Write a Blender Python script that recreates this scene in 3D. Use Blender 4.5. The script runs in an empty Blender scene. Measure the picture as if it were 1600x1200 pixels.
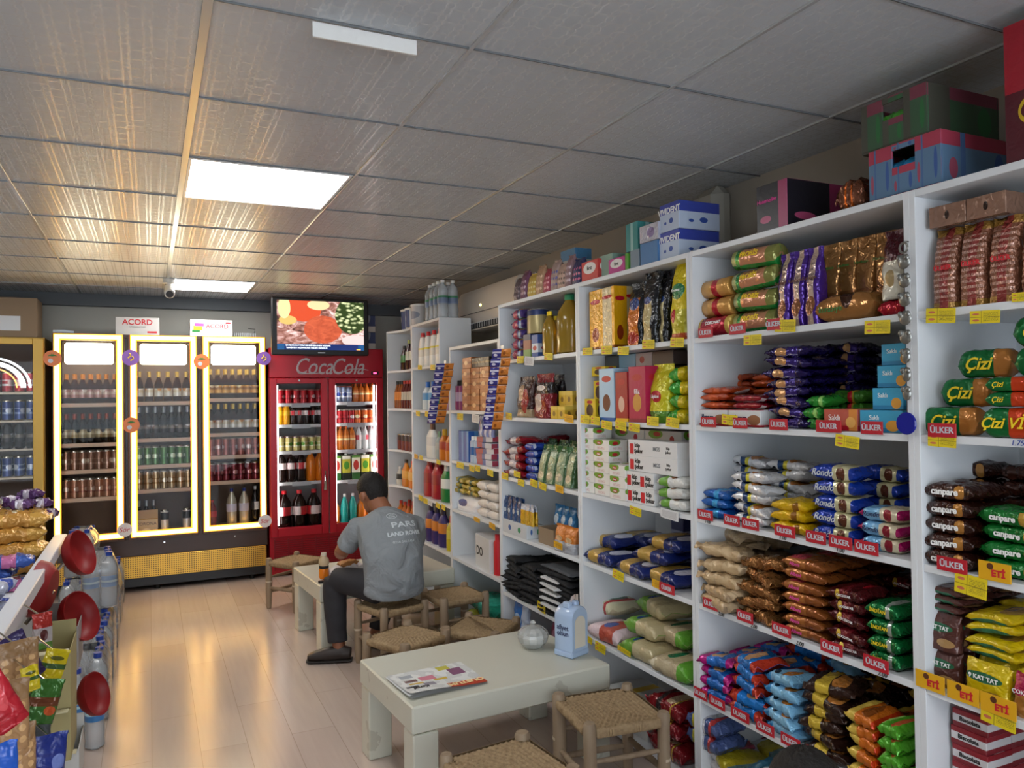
import bpy, math, random
from mathutils import Vector, Matrix, Euler
from mathutils.bvhtree import BVHTree
random.seed(7)
R_ = random.random
PI = math.pi
SC = bpy.context.scene
COL = SC.collection

# ------------------------------------------------------------------ camera
F_PX = 1210.0
CAM = Vector((0, 0, 1.5))
RT = Vector((0.90573565, -0.42361188, -0.0139967))
DN = Vector((-0.00564863, 0.02095606, -0.99976444))
FW = Vector((0.42380541, 0.90560136, 0.01658783))
cd = bpy.data.cameras.new('camera'); cam = bpy.data.objects.new('camera', cd); COL.objects.link(cam)
cd.sensor_width = 36; cd.lens = 36*F_PX/1600; cd.clip_start = .02; cd.clip_end = 100
M = Matrix(((RT.x, -DN.x, -FW.x, CAM.x), (RT.y, -DN.y, -FW.y, CAM.y), (RT.z, -DN.z, -FW.z, CAM.z), (0, 0, 0, 1)))
cam.matrix_world = M; SC.camera = cam

def ray(px, py):
    return RT*(px-800) + DN*(py-600) + FW*F_PX
def at_z(px, py, z):                      # the point of the horizontal plane z seen at a photo position
    r = ray(px, py); return CAM + r*((z-CAM.z)/r.z)
def at_x(px, py, x):
    r = ray(px, py); return CAM + r*((x-CAM.x)/r.x)
def at_y(px, py, y):
    r = ray(px, py); return CAM + r*((y-CAM.y)/r.y)

# ------------------------------------------------------------------ light and exposure
SC.view_settings.view_transform = 'Standard'
SC.view_settings.look = 'None'
SC.view_settings.gamma = 1
SC.view_settings.use_curve_mapping = False
SC.view_settings.exposure = 0.68
w = bpy.data.worlds.new('sky'); SC.world = w; w.use_nodes = True
bg = w.node_tree.nodes['Background']; bg.inputs[0].default_value = (.84, .91, 1, 1); bg.inputs[1].default_value = 4.2
try:
    SC.cycles.max_bounces = 7; SC.cycles.diffuse_bounces = 4; SC.cycles.glossy_bounces = 3
    SC.cycles.transparent_max_bounces = 12; SC.cycles.transmission_bounces = 6
    SC.cycles.use_denoising = True; SC.cycles.caustics_reflective = False; SC.cycles.caustics_refractive = False
    SC.cycles.sample_clamp_indirect = 6
except Exception: pass
PANEL_E = 9.0      # ceiling LED panels
LED_E = 1.0       # amber frames of the coolers
LAMP_E = 9.0       # lit header boxes in the coolers
TUBE_E = 7.0       # strips inside the red fridge

# ------------------------------------------------------------------ materials
MATS = {}
def srgb(h):
    if isinstance(h, (tuple, list)): return (*h[:3], 1)
    h = h.lstrip('#'); h = ''.join(q*2 for q in h) if len(h) == 3 else h; c = [int(h[i:i+2], 16)/255 for i in (0, 2, 4)]
    return (*[(x/12.92 if x <= .04045 else ((x+.055)/1.055)**2.4) for x in c], 1)
def mat(name, col='#ffffff', rough=.5, metal=0., emit=None, es=0., alpha=1., trans=0., coat=0., bump=None, spec=.5, ior=1.45):
    if name in MATS: return MATS[name]
    m = bpy.data.materials.new(name); m.use_nodes = True; nt = m.node_tree; b = nt.nodes['Principled BSDF']
    b.inputs['Base Color'].default_value = srgb(col); b.inputs['Roughness'].default_value = rough
    b.inputs['Metallic'].default_value = metal; b.inputs['Coat Weight'].default_value = coat
    b.inputs['Specular IOR Level'].default_value = spec; b.inputs['IOR'].default_value = ior
    b.inputs['Transmission Weight'].default_value = trans; b.inputs['Alpha'].default_value = alpha
    if emit: b.inputs['Emission Color'].default_value = srgb(emit); b.inputs['Emission Strength'].default_value = es
    if bump:
        n = nt.nodes.new('ShaderNodeTexNoise'); n.inputs['Scale'].default_value = bump[0]; n.inputs['Detail'].default_value = 3
        tc = nt.nodes.new('ShaderNodeTexCoord'); nt.links.new(tc.outputs['Object'], n.inputs['Vector'])
        bp = nt.nodes.new('ShaderNodeBump'); bp.inputs['Strength'].default_value = bump[1]; bp.inputs['Distance'].default_value = .01
        nt.links.new(n.outputs[0], bp.inputs['Height']); nt.links.new(bp.outputs[0], b.inputs['Normal'])
    MATS[name] = m; return m
class NT:
    def __init__(s, name):
        s.m = bpy.data.materials.new(name); s.m.use_nodes = True; s.t = s.m.node_tree; s.b = s.t.nodes['Principled BSDF']; MATS[name] = s.m
    def n(s, typ, **k):
        nd = s.t.nodes.new('ShaderNode'+typ)
        for a, v in k.items(): setattr(nd, a, v)
        return nd
    def l(s, a, b): s.t.links.new(a, b)
    def math(s, op, a, b=None, c=None):
        nd = s.n('Math', operation=op)
        for i, x in enumerate((a, b, c)):
            if x is None: continue
            if hasattr(x, 'links') or hasattr(x, 'is_linked'): s.l(x, nd.inputs[i])
            else: nd.inputs[i].default_value = x
        return nd.outputs[0]
    def mix(s, f, a, b):
        nd = s.n('Mix', data_type='RGBA')
        for i, x in ((0, f), (6, a), (7, b)):
            if isinstance(x, (str, tuple)): nd.inputs[i].default_value = srgb(x)
            elif isinstance(x, (int, float)): nd.inputs[i].default_value = x
            else: s.l(x, nd.inputs[i])
        return nd.outputs[2]
    def band(s, x, a, b):      # 1 inside [a,b]
        return s.math('MULTIPLY', s.math('GREATER_THAN', x, a), s.math('LESS_THAN', x, b))

def pack(name, base=None, bands=(), spots=(), rough=.28, metal=0., wrinkle=.5, wscale=38, print_=None, back=None):
    """printed packaging: bands (axis,a,b,colour), spots (u,v,ru,rv,colour); print_ = (colour,u0,u1,v0,v1) small printed lines"""
    if name in MATS: return MATS[name]
    k = NT(name); uv = k.n('UVMap'); sx = k.n('SeparateXYZ'); k.l(uv.outputs[0], sx.inputs[0]); u, v = sx.outputs[0], sx.outputs[1]
    tc = k.n('TexCoord')
    oi = k.n('ObjectInfo')
    c = srgb(base)
    for ax, a, b, col in bands:
        c = k.mix(k.band(u if ax == 'u' else v, a, b), c, col)
    for su, sv, ru, rv, col in spots:
        dx = k.math('DIVIDE', k.math('SUBTRACT', u, su), ru); dy = k.math('DIVIDE', k.math('SUBTRACT', v, sv), rv)
        d = k.math('ADD', k.math('MULTIPLY', dx, dx), k.math('MULTIPLY', dy, dy))
        c = k.mix(k.math('LESS_THAN', d, 1.0), c, col)
    if print_:
        col, u0, u1, v0, v1 = print_
        vo = k.n('TexNoise'); vo.inputs['Scale'].default_value = 1; mp = k.n('Mapping'); mp.inputs['Scale'].default_value = (60, 14, 1)
        k.l(uv.outputs[0], mp.inputs[0]); k.l(mp.outputs[0], vo.inputs['Vector'])
        row = k.math('GREATER_THAN', k.math('SINE', k.math('MULTIPLY', v, 90)), .1)
        f = k.math('MULTIPLY', k.math('GREATER_THAN', vo.outputs[0], .5), row)
        f = k.math('MULTIPLY', f, k.math('MULTIPLY', k.band(u, u0, u1), k.band(v, v0, v1)))
        c = k.mix(f, c, col)
    if isinstance(c, tuple): k.b.inputs['Base Color'].default_value = c
    else: k.l(c, k.b.inputs['Base Color'])
    k.b.inputs['Roughness'].default_value = rough; k.b.inputs['Metallic'].default_value = metal
    if wrinkle:
        n = k.n('TexNoise'); n.inputs['Scale'].default_value = wscale; n.inputs['Detail'].default_value = 2; n.inputs['Distortion'].default_value = .6
        ad = k.n('VectorMath', operation='ADD'); k.l(tc.outputs['Object'], ad.inputs[0]); k.l(oi.outputs['Random'], ad.inputs[1]); k.l(ad.outputs[0], n.inputs['Vector'])
        bp = k.n('Bump'); bp.inputs['Strength'].default_value = wrinkle; bp.inputs['Distance'].default_value = .012
        k.l(n.outputs[0], bp.inputs['Height']); k.l(bp.outputs[0], k.b.inputs['Normal'])
    return k.m

def clear(name, tint='#ffffff', solid=.15, rough=.08, ior=1.45, thin=True):
    """clear plastic or glass: mostly see-through, glossy at grazing angles, with a little body colour"""
    if name in MATS: return MATS[name]
    k = NT(name); t = k.t; out = t.nodes['Material Output']
    tr = k.n('BsdfTransparent'); tr.inputs[0].default_value = [.75+.25*q for q in srgb(tint)] if thin else srgb(tint)
    gl = k.n('BsdfGlossy'); gl.inputs['Roughness'].default_value = rough
    k.b.inputs['Base Color'].default_value = srgb(tint); k.b.inputs['Roughness'].default_value = .2
    fr = k.n('Fresnel'); fr.inputs[0].default_value = ior
    m1 = k.n('MixShader'); k.l(fr.outputs[0], m1.inputs[0]); k.l(tr.outputs[0], m1.inputs[1]); k.l(gl.outputs[0], m1.inputs[2])
    m2 = k.n('MixShader'); m2.inputs[0].default_value = solid; k.l(m1.outputs[0], m2.inputs[1]); k.l(k.b.outputs[0], m2.inputs[2])
    k.l(m2.outputs[0], out.inputs[0]); return k.m

# ------------------------------------------------------------------ mesh builder
class MB:
    def __init__(s): s.v = []; s.f = []; s.m = []; s.uv = []
    def add(s, vs, fs, mi=0, uvs=None, T=None):
        o = len(s.v)
        for p in vs: s.v.append(tuple(T @ Vector(p)) if T else tuple(p))
        for i, f in enumerate(fs):
            s.f.append([o+j for j in f]); s.m.append(mi if isinstance(mi, int) else mi[i])
            s.uv.append(uvs[i] if uvs else [(0, 0)]*len(f))
        return s
    def box(s, x0, x1, y0, y1, z0, z1, mi=0, c=None, T=None):
        if x1 < x0: x0, x1 = x1, x0
        if y1 < y0: y0, y1 = y1, y0
        if z1 < z0: z0, z1 = z1, z0
        lx, ly, lz = x1-x0, y1-y0, z1-z0
        if c is None: c = min(.004, .12*min(lx, ly, lz))
        c = min(c, .49*min(lx, ly, lz))
        vs = []; idx = {}
        for i in (0, 1):
            for j in (0, 1):
                for k in (0, 1):
                    X, Y, Z = (x1 if i else x0), (y1 if j else y0), (z1 if k else z0)
                    dx, dy, dz = (-c if i else c), (-c if j else c), (-c if k else c)
                    for a, p in (('x', (X, Y+dy, Z+dz)), ('y', (X+dx, Y, Z+dz)), ('z', (X+dx, Y+dy, Z))):
                        idx[(i, j, k, a)] = len(vs); vs.append(p)
        fs = []
        g = lambda i, j, k, a: idx[(i, j, k, a)]
        for i in (0, 1): fs.append([g(i, 0, 0, 'x'), g(i, 1, 0, 'x'), g(i, 1, 1, 'x'), g(i, 0, 1, 'x')][::1 if i else -1])
        for j in (0, 1): fs.append([g(0, j, 0, 'y'), g(1, j, 0, 'y'), g(1, j, 1, 'y'), g(0, j, 1, 'y')][::-1 if j else 1])
        for k in (0, 1): fs.append([g(0, 0, k, 'z'), g(1, 0, k, 'z'), g(1, 1, k, 'z'), g(0, 1, k, 'z')][::1 if k else -1])
        for i in (0, 1):
            for j in (0, 1):
                q = [g(i, j, 0, 'x'), g(i, j, 1, 'x'), g(i, j, 1, 'y'), g(i, j, 0, 'y')]; fs.append(q if (i ^ j) else q[::-1])
                q = [g(i, 0, j, 'x'), g(i, 1, j, 'x'), g(i, 1, j, 'z'), g(i, 0, j, 'z')]; fs.append(q[::-1] if not (i ^ j) else q)
                q = [g(0, i, j, 'y'), g(1, i, j, 'y'), g(1, i, j, 'z'), g(0, i, j, 'z')]; fs.append(q if not (i ^ j) else q[::-1])
                for k in (0, 1):
                    q = [g(i, j, k, 'x'), g(i, j, k, 'y'), g(i, j, k, 'z')]; fs.append(q if (i+j+k) % 2 else q[::-1])
        uvs = []
        for f in fs:
            n = (Vector(vs[f[1]])-Vector(vs[f[0]])).cross(Vector(vs[f[2]])-Vector(vs[f[0]]))
            a = max(range(3), key=lambda q: abs(n[q]))
            r = []
            for q in f:
                x, y, z = vs[q]; U, V, W = (x-x0)/lx, (y-y0)/ly, (z-z0)/lz
                r.append((V, W) if a == 0 else (U, W) if a == 1 else (U, V))
            uvs.append(r)
        return s.add(vs, fs, mi, uvs, T)
    def lathe(s, prof, seg=16, mi=0, T=None, cap=True):
        """prof: list of (r,z[,material index for the ring above])"""
        vs = []; fs = []; ms = []; uvs = []
        z0 = prof[0][1]; zr = (prof[-1][1]-z0) or 1
        for r, z, *_ in prof:
            for i in range(seg):
                a = 2*PI*i/seg; vs.append((r*math.cos(a), r*math.sin(a), z))
        for k in range(len(prof)-1):
            m_ = prof[k][2] if len(prof[k]) > 2 else mi
            for i in range(seg):
                j = (i+1) % seg
                fs.append([k*seg+i, k*seg+j, (k+1)*seg+j, (k+1)*seg+i]); ms.append(m_)
                v0, v1 = (prof[k][1]-z0)/zr, (prof[k+1][1]-z0)/zr
                uvs.append([(i/seg, v0), ((i+1)/seg, v0), ((i+1)/seg, v1), (i/seg, v1)])
        if cap:
            if prof[0][0] > 1e-5: fs.append(list(range(seg))[::-1]); ms.append(prof[0][2] if len(prof[0]) > 2 else mi); uvs.append([(0, 0)]*seg)
            if prof[-1][0] > 1e-5: n = (len(prof)-1)*seg; fs.append([n+i for i in range(seg)]); ms.append(prof[-2][2] if len(prof[-2]) > 2 else mi); uvs.append([(1, 1)]*seg)
        return s.add(vs, fs, ms, uvs, T)
    def tube(s, pts, rad, seg=10, mi=0, cap=True, ell=None, up=(0, 0, 1)):
        """pts path; rad one number or list, or list of (a,b)"""
        pts = [Vector(p) for p in pts]; n = len(pts)
        if not isinstance(rad, (list, tuple)): rad = [rad]*n
        vs = []; fs = []; uvs = []
        U = Vector(up)
        for k, p in enumerate(pts):
            d = (pts[min(k+1, n-1)]-pts[max(k-1, 0)]).normalized()
            x = d.cross(U)
            if x.length < 1e-3: x = d.cross(Vector((1, 0, 0)))
            x.normalize(); y = x.cross(d).normalized()
            ra, rb = rad[k] if isinstance(rad[k], (tuple, list)) else (rad[k], rad[k])
            for i in range(seg):
                a = 2*PI*i/seg; vs.append(p + x*(ra*math.cos(a)) + y*(rb*math.sin(a)))
        for k in range(n-1):
            for i in range(seg):
                j = (i+1) % seg; fs.append([k*seg+i, (k+1)*seg+i, (k+1)*seg+j, k*seg+j])
                uvs.append([(i/seg, k/(n-1)), (i/seg, (k+1)/(n-1)), ((i+1)/seg, (k+1)/(n-1)), ((i+1)/seg, k/(n-1))])
        if cap:
            fs.append([i for i in range(seg)]); uvs.append([(0, 0)]*seg)
            fs.append([(n-1)*seg+i for i in range(seg)][::-1]); uvs.append([(0, 1)]*seg)
        return s.add(vs, fs, mi, uvs)
    def grid(s, fn, nu, nv, mi=0, closev=False, flip=False, T=None):
        vs = []; fs = []; uvs = []
        cv = nv if closev else nv+1
        for i in range(nu+1):
            for j in range(cv): vs.append(fn(i/nu, j/nv))
        for i in range(nu):
            for j in range(nv):
                j2 = (j+1) % cv if closev else j+1
                f = [i*cv+j, (i+1)*cv+j, (i+1)*cv+j2, i*cv+j2]; q = [(i/nu, j/nv), ((i+1)/nu, j/nv), ((i+1)/nu, (j+1)/nv), (i/nu, (j+1)/nv)]
                fs.append(f[::-1] if flip else f); uvs.append(q[::-1] if flip else q)
        return s.add(vs, fs, mi, uvs, T)
    def quad(s, a, b, c, d, mi=0):
        return s.add([a, b, c, d], [[0, 1, 2, 3]], mi, [[(0, 0), (1, 0), (1, 1), (0, 1)]])
    def sphere(s, c, r, seg=12, rings=8, mi=0, T=None):
        rr = r if isinstance(r, (tuple, list)) else (r, r, r)
        def fn(u, v):
            th = PI*(u*.998+.001); ph = 2*PI*v
            return (c[0]+rr[0]*math.sin(th)*math.cos(ph), c[1]+rr[1]*math.sin(th)*math.sin(ph), c[2]+rr[2]*math.cos(th))
        return s.grid(fn, rings, seg, mi, closev=True, T=T)
    def mesh(s, name, mats, smooth=False):
        me = bpy.data.meshes.new(name); me.from_pydata(s.v, [], s.f)
        for m in (mats if isinstance(mats, (list, tuple)) else [mats]): me.materials.append(m)
        me.polygons.foreach_set('material_index', s.m)
        uvl = me.uv_layers.new(name='UVMap')
        flat = [c for f in s.uv for p in f for c in p]
        uvl.data.foreach_set('uv', flat)
        if smooth: me.polygons.foreach_set('use_smooth', [True]*len(s.f))
        me.validate(); me.update()
        if smooth:
            try: me.set_sharp_from_angle(angle=math.radians(smooth if smooth is not True else 40))
            except Exception: pass
        return me
    def build(s, name, mats, parent=None, loc=None, rot=None, smooth=False):
        return link(name, s.mesh(name, mats, smooth), parent, loc, rot)
KIDS = {}
def link(name, data, parent=None, loc=None, rot=None):
    o = bpy.data.objects.new(name, data); COL.objects.link(o)
    if parent is not None: o.parent = parent; KIDS.setdefault(parent.name, []).append(o)
    if loc is not None: o.location = loc
    if rot is not None: o.rotation_euler = rot
    return o
def tag(o, label, cat, group=None, kind=None):
    o['label'] = label; o['category'] = cat
    if group: o['group'] = group
    if kind: o['kind'] = kind
    return o
def empty(name, loc=(0, 0, 0), rz=0):
    return link(name, None, None, loc, (0, 0, rz))
def struct(name, mb, mats, smooth=False):
    o = mb.build(name, mats, smooth=smooth); o['kind'] = 'structure'; return o
def copy_tree(o, parent=None):
    c = o.copy(); COL.objects.link(c)
    if parent is not None: c.parent = parent; KIDS.setdefault(parent.name, []).append(c)
    for ch in KIDS.get(o.name, []): copy_tree(ch, c)
    return c
USED = set()
def put(proto, loc, rot, label, cat, group=None):
    o = proto if proto.name not in USED else copy_tree(proto)
    USED.add(proto.name); USED.add(o.name)
    o.location = loc; o.rotation_euler = rot if isinstance(rot, (tuple, list)) else (0, 0, rot)
    return tag(o, label, cat, group)
FACE = -PI/2        # packs on the right wall face the aisle (-x)

TXT = {}
def text_mesh(s, size, m, depth=.0006, bold=0., shear=0., align='CENTER', sx=1.):
    key = (s, size, m.name, bold, shear, sx)
    if key in TXT: return TXT[key]
    cu = bpy.data.curves.new('lettering', 'FONT'); cu.body = s; cu.size = size; cu.extrude = depth; cu.align_x = align; cu.align_y = 'CENTER'
    cu.resolution_u = 3; cu.offset = bold*size; cu.shear = shear
    o = bpy.data.objects.new('lettering_tmp', cu); COL.objects.link(o)
    me = bpy.data.meshes.new_from_object(o.evaluated_get(bpy.context.evaluated_depsgraph_get()))
    bpy.data.objects.remove(o); bpy.data.curves.remove(cu)
    if sx != 1:
        for v in me.vertices: v.co.x *= sx
    me.materials.clear(); me.materials.append(m); me.name = 'lettering'; TXT[key] = me; return me
def text(s, size, m, parent, loc, rot=(PI/2, 0, 0), name='lettering', **k):
    return link(name, text_mesh(s, size, m, **k), parent, loc, rot)

INK = {c: mat('ink_'+c, h, .5) for c, h in dict(white='#f2f2f0', red='#c8202c', black='#1a1a1c', blue='#1c3f9a', green='#1f7a35', yellow='#f0d020', gold='#c9973a', pink='#e04a9a', grey='#6c7076', lightgrey='#c4c9cf', orange='#e0651c', brown='#5a3018', navy='#18224e').items()}
WHITE_BOARD = mat('white_melamine', '#dcdfe2', .35)
EDGE = mat('white_edge_band', '#eceeee', .3)
CHROME = mat('chrome', '#c8c8c8', .15, 1.)
BLACKP = mat('black_plastic', '#141416', .35)
WHITEP = mat('white_plastic', '#e6e6e2', .3)

# ------------------------------------------------------------------ room
XW, YB, XL, YF, ZC = 2.30, 7.32, -3.0, -2.6, 2.40
def floor_mat():
    k = NT('wood_laminate'); tc = k.n('TexCoord'); mp = k.n('Mapping'); mp.inputs['Rotation'].default_value = (0, 0, PI/2)
    k.l(tc.outputs['Object'], mp.inputs[0])
    br = k.n('TexBrick'); br.offset = .37; br.inputs['Scale'].default_value = 1; br.inputs['Brick Width'].default_value = 1.2; br.inputs['Row Height'].default_value = .19
    br.inputs['Mortar Size'].default_value = .0012; br.inputs['Color1'].default_value = srgb('#c9b9ae'); br.inputs['Color2'].default_value = srgb('#bdaba0'); br.inputs['Mortar'].default_value = srgb('#9a8778')
    k.l(mp.outputs[0], br.inputs['Vector'])
    n = k.n('TexNoise'); m2 = k.n('Mapping'); m2.inputs['Scale'].default_value = (22, 1.6, 1); k.l(tc.outputs['Object'], m2.inputs[0]); k.l(m2.outputs[0], n.inputs['Vector']); n.inputs['Scale'].default_value = 1.5; n.inputs['Detail'].default_value = 6; n.inputs['Distortion'].default_value = .6
    c = k.mix(k.math('MULTIPLY', n.outputs[0], .45), br.outputs[0], '#a49286')
    k.l(c, k.b.inputs['Base Color'])
    n2 = k.n('TexNoise'); n2.inputs['Scale'].default_value = 3; k.l(tc.outputs['Object'], n2.inputs['Vector'])
    k.l(k.math('ADD', .15, k.math('MULTIPLY', n2.outputs[0], .12)), k.b.inputs['Roughness'])
    return k.m
struct('floor', MB().box(XL-.1, XW+.1, YF-.1, YB+.1, -.1, 0, c=0), floor_mat())
def ceil_mat():
    k = NT('embossed_ceiling_tile'); tc = k.n('TexCoord'); sx = k.n('SeparateXYZ'); k.l(tc.outputs['Object'], sx.inputs[0])
    X, Y = sx.outputs[0], sx.outputs[1]
    # bone shaped cells: rows of lens outlines, every other row shifted
    p = .053
    row = k.math('FLOOR', k.math('DIVIDE', X, p))
    sh = k.math('MULTIPLY', k.math('MODULO', k.math('ABSOLUTE', row), 2), .5)
    yy = k.math('ADD', k.math('DIVIDE', Y, p*1.15), sh)
    fy = k.math('ABSOLUTE', k.math('SUBTRACT', k.math('FRACT', k.math('ADD', yy, 40)), .5))
    fx = k.math('ABSOLUTE', k.math('SUBTRACT', k.math('FRACT', k.math('ADD', k.math('DIVIDE', X, p), 60)), .5))
    wv = k.math('ADD', .43, k.math('MULTIPLY', -.12, k.math('SINE', k.math('MULTIPLY', fy, 6.283))))
    ln1 = k.math('LESS_THAN', k.math('ABSOLUTE', k.math('SUBTRACT', fx, wv)), .05)
    ln2 = k.math('LESS_THAN', fy, .055)
    ln = k.math('MAXIMUM', ln1, ln2)
    n = k.n('TexNoise'); n.inputs['Scale'].default_value = 1.3; k.l(tc.outputs['Object'], n.inputs['Vector'])
    base = k.mix(n.outputs[0], '#bcc1c6', '#b0b6bc')
    k.l(k.mix(k.math('MULTIPLY', ln, .8), base, '#d0d2d4'), k.b.inputs['Base Color'])
    k.l(k.math('SUBTRACT', .42, k.math('MULTIPLY', ln, .2)), k.b.inputs['Roughness'])
    k.b.inputs['Specular IOR Level'].default_value = .55
    bp = k.n('Bump'); bp.inputs['Strength'].default_value = .6; bp.inputs['Distance'].default_value = .003; k.l(ln, bp.inputs['Height']); k.l(bp.outputs[0], k.b.inputs['Normal'])
    return k.m
ceilm = ceil_mat()
GX = [.124+.6335*i for i in range(-5, 4)]; GY = [1.84+.6165*i for i in range(-8, 10)]
# the ceiling is a slab above the grid, with cut outs left for the LED panels
struct('ceiling', MB().box(XL-.1, XW+.1, YF-.1, YB+.1, ZC+.03, ZC+.1, c=0), mat('ceiling_void', '#303236', .9))
PANELS = [(5, 10), (5, 15), (5, 5), (2, 12), (2, 7)] # (column, row) in the grid; index into GX, GY
cols = [XL] + GX + [XW]; rows = [YF] + [g for g in GY if YF < g < YB] + [YB]
tiles = MB()
pan = []
for i in range(len(cols)-1):
    for j in range(len(rows)-1):
        x0, x1, y0, y1 = cols[i], cols[i+1], rows[j], rows[j+1]
        if abs(x0-.124) < .01 and (abs(y0-3.0730) < .02 or abs(y0-6.1555) < .02 or abs(y0+.0095) < .05): pan.append((x0, x1, y0, y1)); continue
        if abs(x0+1.777) < .02 and (abs(y0-1.84) < .02 or abs(y0-4.9225) < .03): pan.append((x0, x1, y0, y1)); continue  # panels on the left and above the camera are unseen, added for light
        tiles.box(x0, x1, y0, y1, ZC+.004, ZC+.016, c=.0025)
struct('ceiling_tiles', tiles, ceilm); bpy.data.objects['ceiling_tiles'].name = 'ceiling.001'
gridm = mat('ceiling_grid_paint', '#b9bcbd', .22, .25)
gb = MB()
for x in GX: gb.box(x-(.012 if abs(x-.124) < .01 else .006), x+(.012 if abs(x-.124) < .01 else .006), YF, YB, ZC-.002, ZC+.006, c=.001)
struct('trim_1', gb, gridm); gb = MB()
for y in rows[1:-1]: gb.box(XL, XW, y-.002, y+.002, ZC-.001, ZC+.006, c=.0005)
struct('trim_4', gb, mat('tile_joint', '#74777a', .25, .3))
panelm = mat('led_panel_diffuser', '#ffffff', .5, emit=(1, .99, .97), es=PANEL_E)
for n, (x0, x1, y0, y1) in enumerate(pan):
    o = empty('ceiling_light', ((x0+x1)/2, (y0+y1)/2, ZC)); hx, hy = (x1-x0)/2-.012, (y1-y0)/2-.006
    MB().box(-hx+.012, hx-.012, -hy+.012, hy-.012, 0, .012).build('diffuser', panelm, o)
    fb = MB()
    fb.box(-hx, -hx+.012, -hy, hy, -.003, .014); fb.box(hx-.012, hx, -hy, hy, -.003, .014); fb.box(-hx+.012, hx-.012, -hy, -hy+.012, -.003, .014); fb.box(-hx+.012, hx-.012, hy-.012, hy, -.003, .014)
    fb.build('frame', mat('panel_frame', '#e8e8e8', .3), o)
    tag(o, ['square LED panel glowing white in the ceiling, the larger one near the camera', 'small looking far LED panel in the ceiling beside the white security camera', 'LED ceiling panel above the camera position', 'LED ceiling panel over the left side near the door', 'LED ceiling panel over the left side of the shop near the coolers'][n], 'ceiling light')
wallm = mat('painted_wall', '#a5a49c', .8, bump=(30, .05)); wallr = mat('painted_wall_tan', '#a89e90', .8, bump=(30, .05))
struct('wall_right', MB().box(XW, XW+.1, YF, YB, 0, ZC+.1, c=0), wallr)
struct('wall_back', MB().box(XL-.1, XW+.1, YB, YB+.1, 0, ZC+.1, c=0), wallm)
struct('wall_left', MB().box(XL-.1, XL, YF, YB, 0, ZC+.1, c=0), wallm)
wf = MB(); wf.box(XL, XW, YF-.1, YF, 2.25, ZC+.1, c=0); wf.box(XL, XL+.25, YF-.1, YF, 0, 2.25, c=0); wf.box(XW-.35, XW, YF-.1, YF, 0, 2.25, c=0)
for x in (-1.5, -.3, .8): wf.box(x-.03, x+.03, YF-.08, YF-.02, 0, 2.25, c=0)
wf.box(XL+.25, XW-.35, YF-.08, YF-.02, 0, .12, c=0)
struct('wall_front', wf, mat('shopfront_frame', '#8d9094', .4))
struct('window_1', MB().box(XL+.25, XW-.35, YF-.052, YF-.048, .12, 2.25, c=0), clear('shopfront_glass', '#f4f8f8', 0, .02))
# boxed beam where the right wall meets the ceiling
struct('trim_2', MB().box(2.19, XW, 2.60, 2.77, 2.04, ZC, c=.04), mat('column_paint', '#9c978c', .7))
struct('trim_3', MB().box(XL, XW, YB-.05, YB, 2.30, ZC+.02, c=.004), mat('cornice_grey', '#565a5e', .6))  # dark band standing in for the shade where back wall meets ceiling

# ------------------------------------------------------------------ shelving on the right wall
XF = 1.84; XBk = 2.26; T = .018
LV = [.03, .38, .725, 1.045, 1.385, 1.71, 2.035]
def shelf_unit(name, y0, y1, levels, label, top=2.035, holes=False):
    """y0 near side, y1 far side; levels = top surfaces of its boards"""
    r = empty(name, ((XF+XBk)/2, (y0+y1)/2, 0)); oy = -(y0+y1)/2; ox = -(XF+XBk)/2
    for y in (y0, y1-T):
        MB().box(XF+ox, XBk+ox, y+oy, y+T+oy, 0, top, c=.001).build('side_panel', WHITE_BOARD, r)
    MB().box(XBk-.006+ox, XBk+ox, y0+T+oy, y1-T+oy, 0, top-T, c=0).build('back_panel', WHITE_BOARD, r)
    for i, z in enumerate(levels):
        MB().box(XF+.002+ox, XBk-.006+ox, y0+T+oy, y1-T+oy, z-.02, z, c=.0012).build('shelf', WHITE_BOARD, r)
    MB().box(XF+ox, XBk+ox, y0+T+oy, y1-T+oy, top-.02, top, c=.0012).build('top_panel', WHITE_BOARD, r)
    if holes:
        hb = MB()
        for z in [l+.2 for l in levels if l+.25 < top]:
            for x in (XF+.05, XBk-.08): hb.lathe([(.004, 0), (.004, .0008)], 8, T=Matrix.Translation((x+ox, y1-T+oy, z)) @ Matrix.Rotation(PI/2, 4, 'X'))
        hb.build('peg_holes', BLACKP, r)
    return tag(r, label, 'shelf unit', 'white shelving along the right wall')
YU = dict(A=(.52, 1.415), B=(1.415, 2.345), C=(2.347, 3.19), D=(3.192, 4.11), E=(4.112, 4.93), F=(4.932, 5.76))
shelf_unit('shelving_unit', *YU['A'], LV[:-1], 'white shelf unit at the right edge holding green and orange biscuit packs')
shelf_unit('shelving_unit', *YU['B'], LV[:-1], 'white shelf unit of biscuit packs with fruit crates on top')
shelf_unit('shelving_unit', *YU['C'], LV[:-1], 'white shelf unit of tea, coffee, pasta and rice')
shelf_unit('shelving_unit', *YU['D'], LV[:-1], 'white shelf unit of cooking oil, pouches and black gloves')
shelf_unit('shelving_unit', *YU['E'], [.03, .435, .755, 1.08, 1.415], 'low topped white shelf unit of soap and tissues under the air conditioner', top=1.84)
shelf_unit('shelving_unit', *YU['F'], [.03, .435, .765, 1.055, 1.41], 'white shelf unit of detergent bottles under a raised box of white bottles', top=1.735)
r = empty('shelf_box', (2.05, 5.44, 1.735)); bx = MB()
MB().box(-.21, .03, -.32, -.302, .001, .33, c=.001).build('side_panel', WHITE_BOARD, r); MB().box(-.21, .03, .302, .32, .001, .33, c=.001).build('side_panel', WHITE_BOARD, r)
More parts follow.
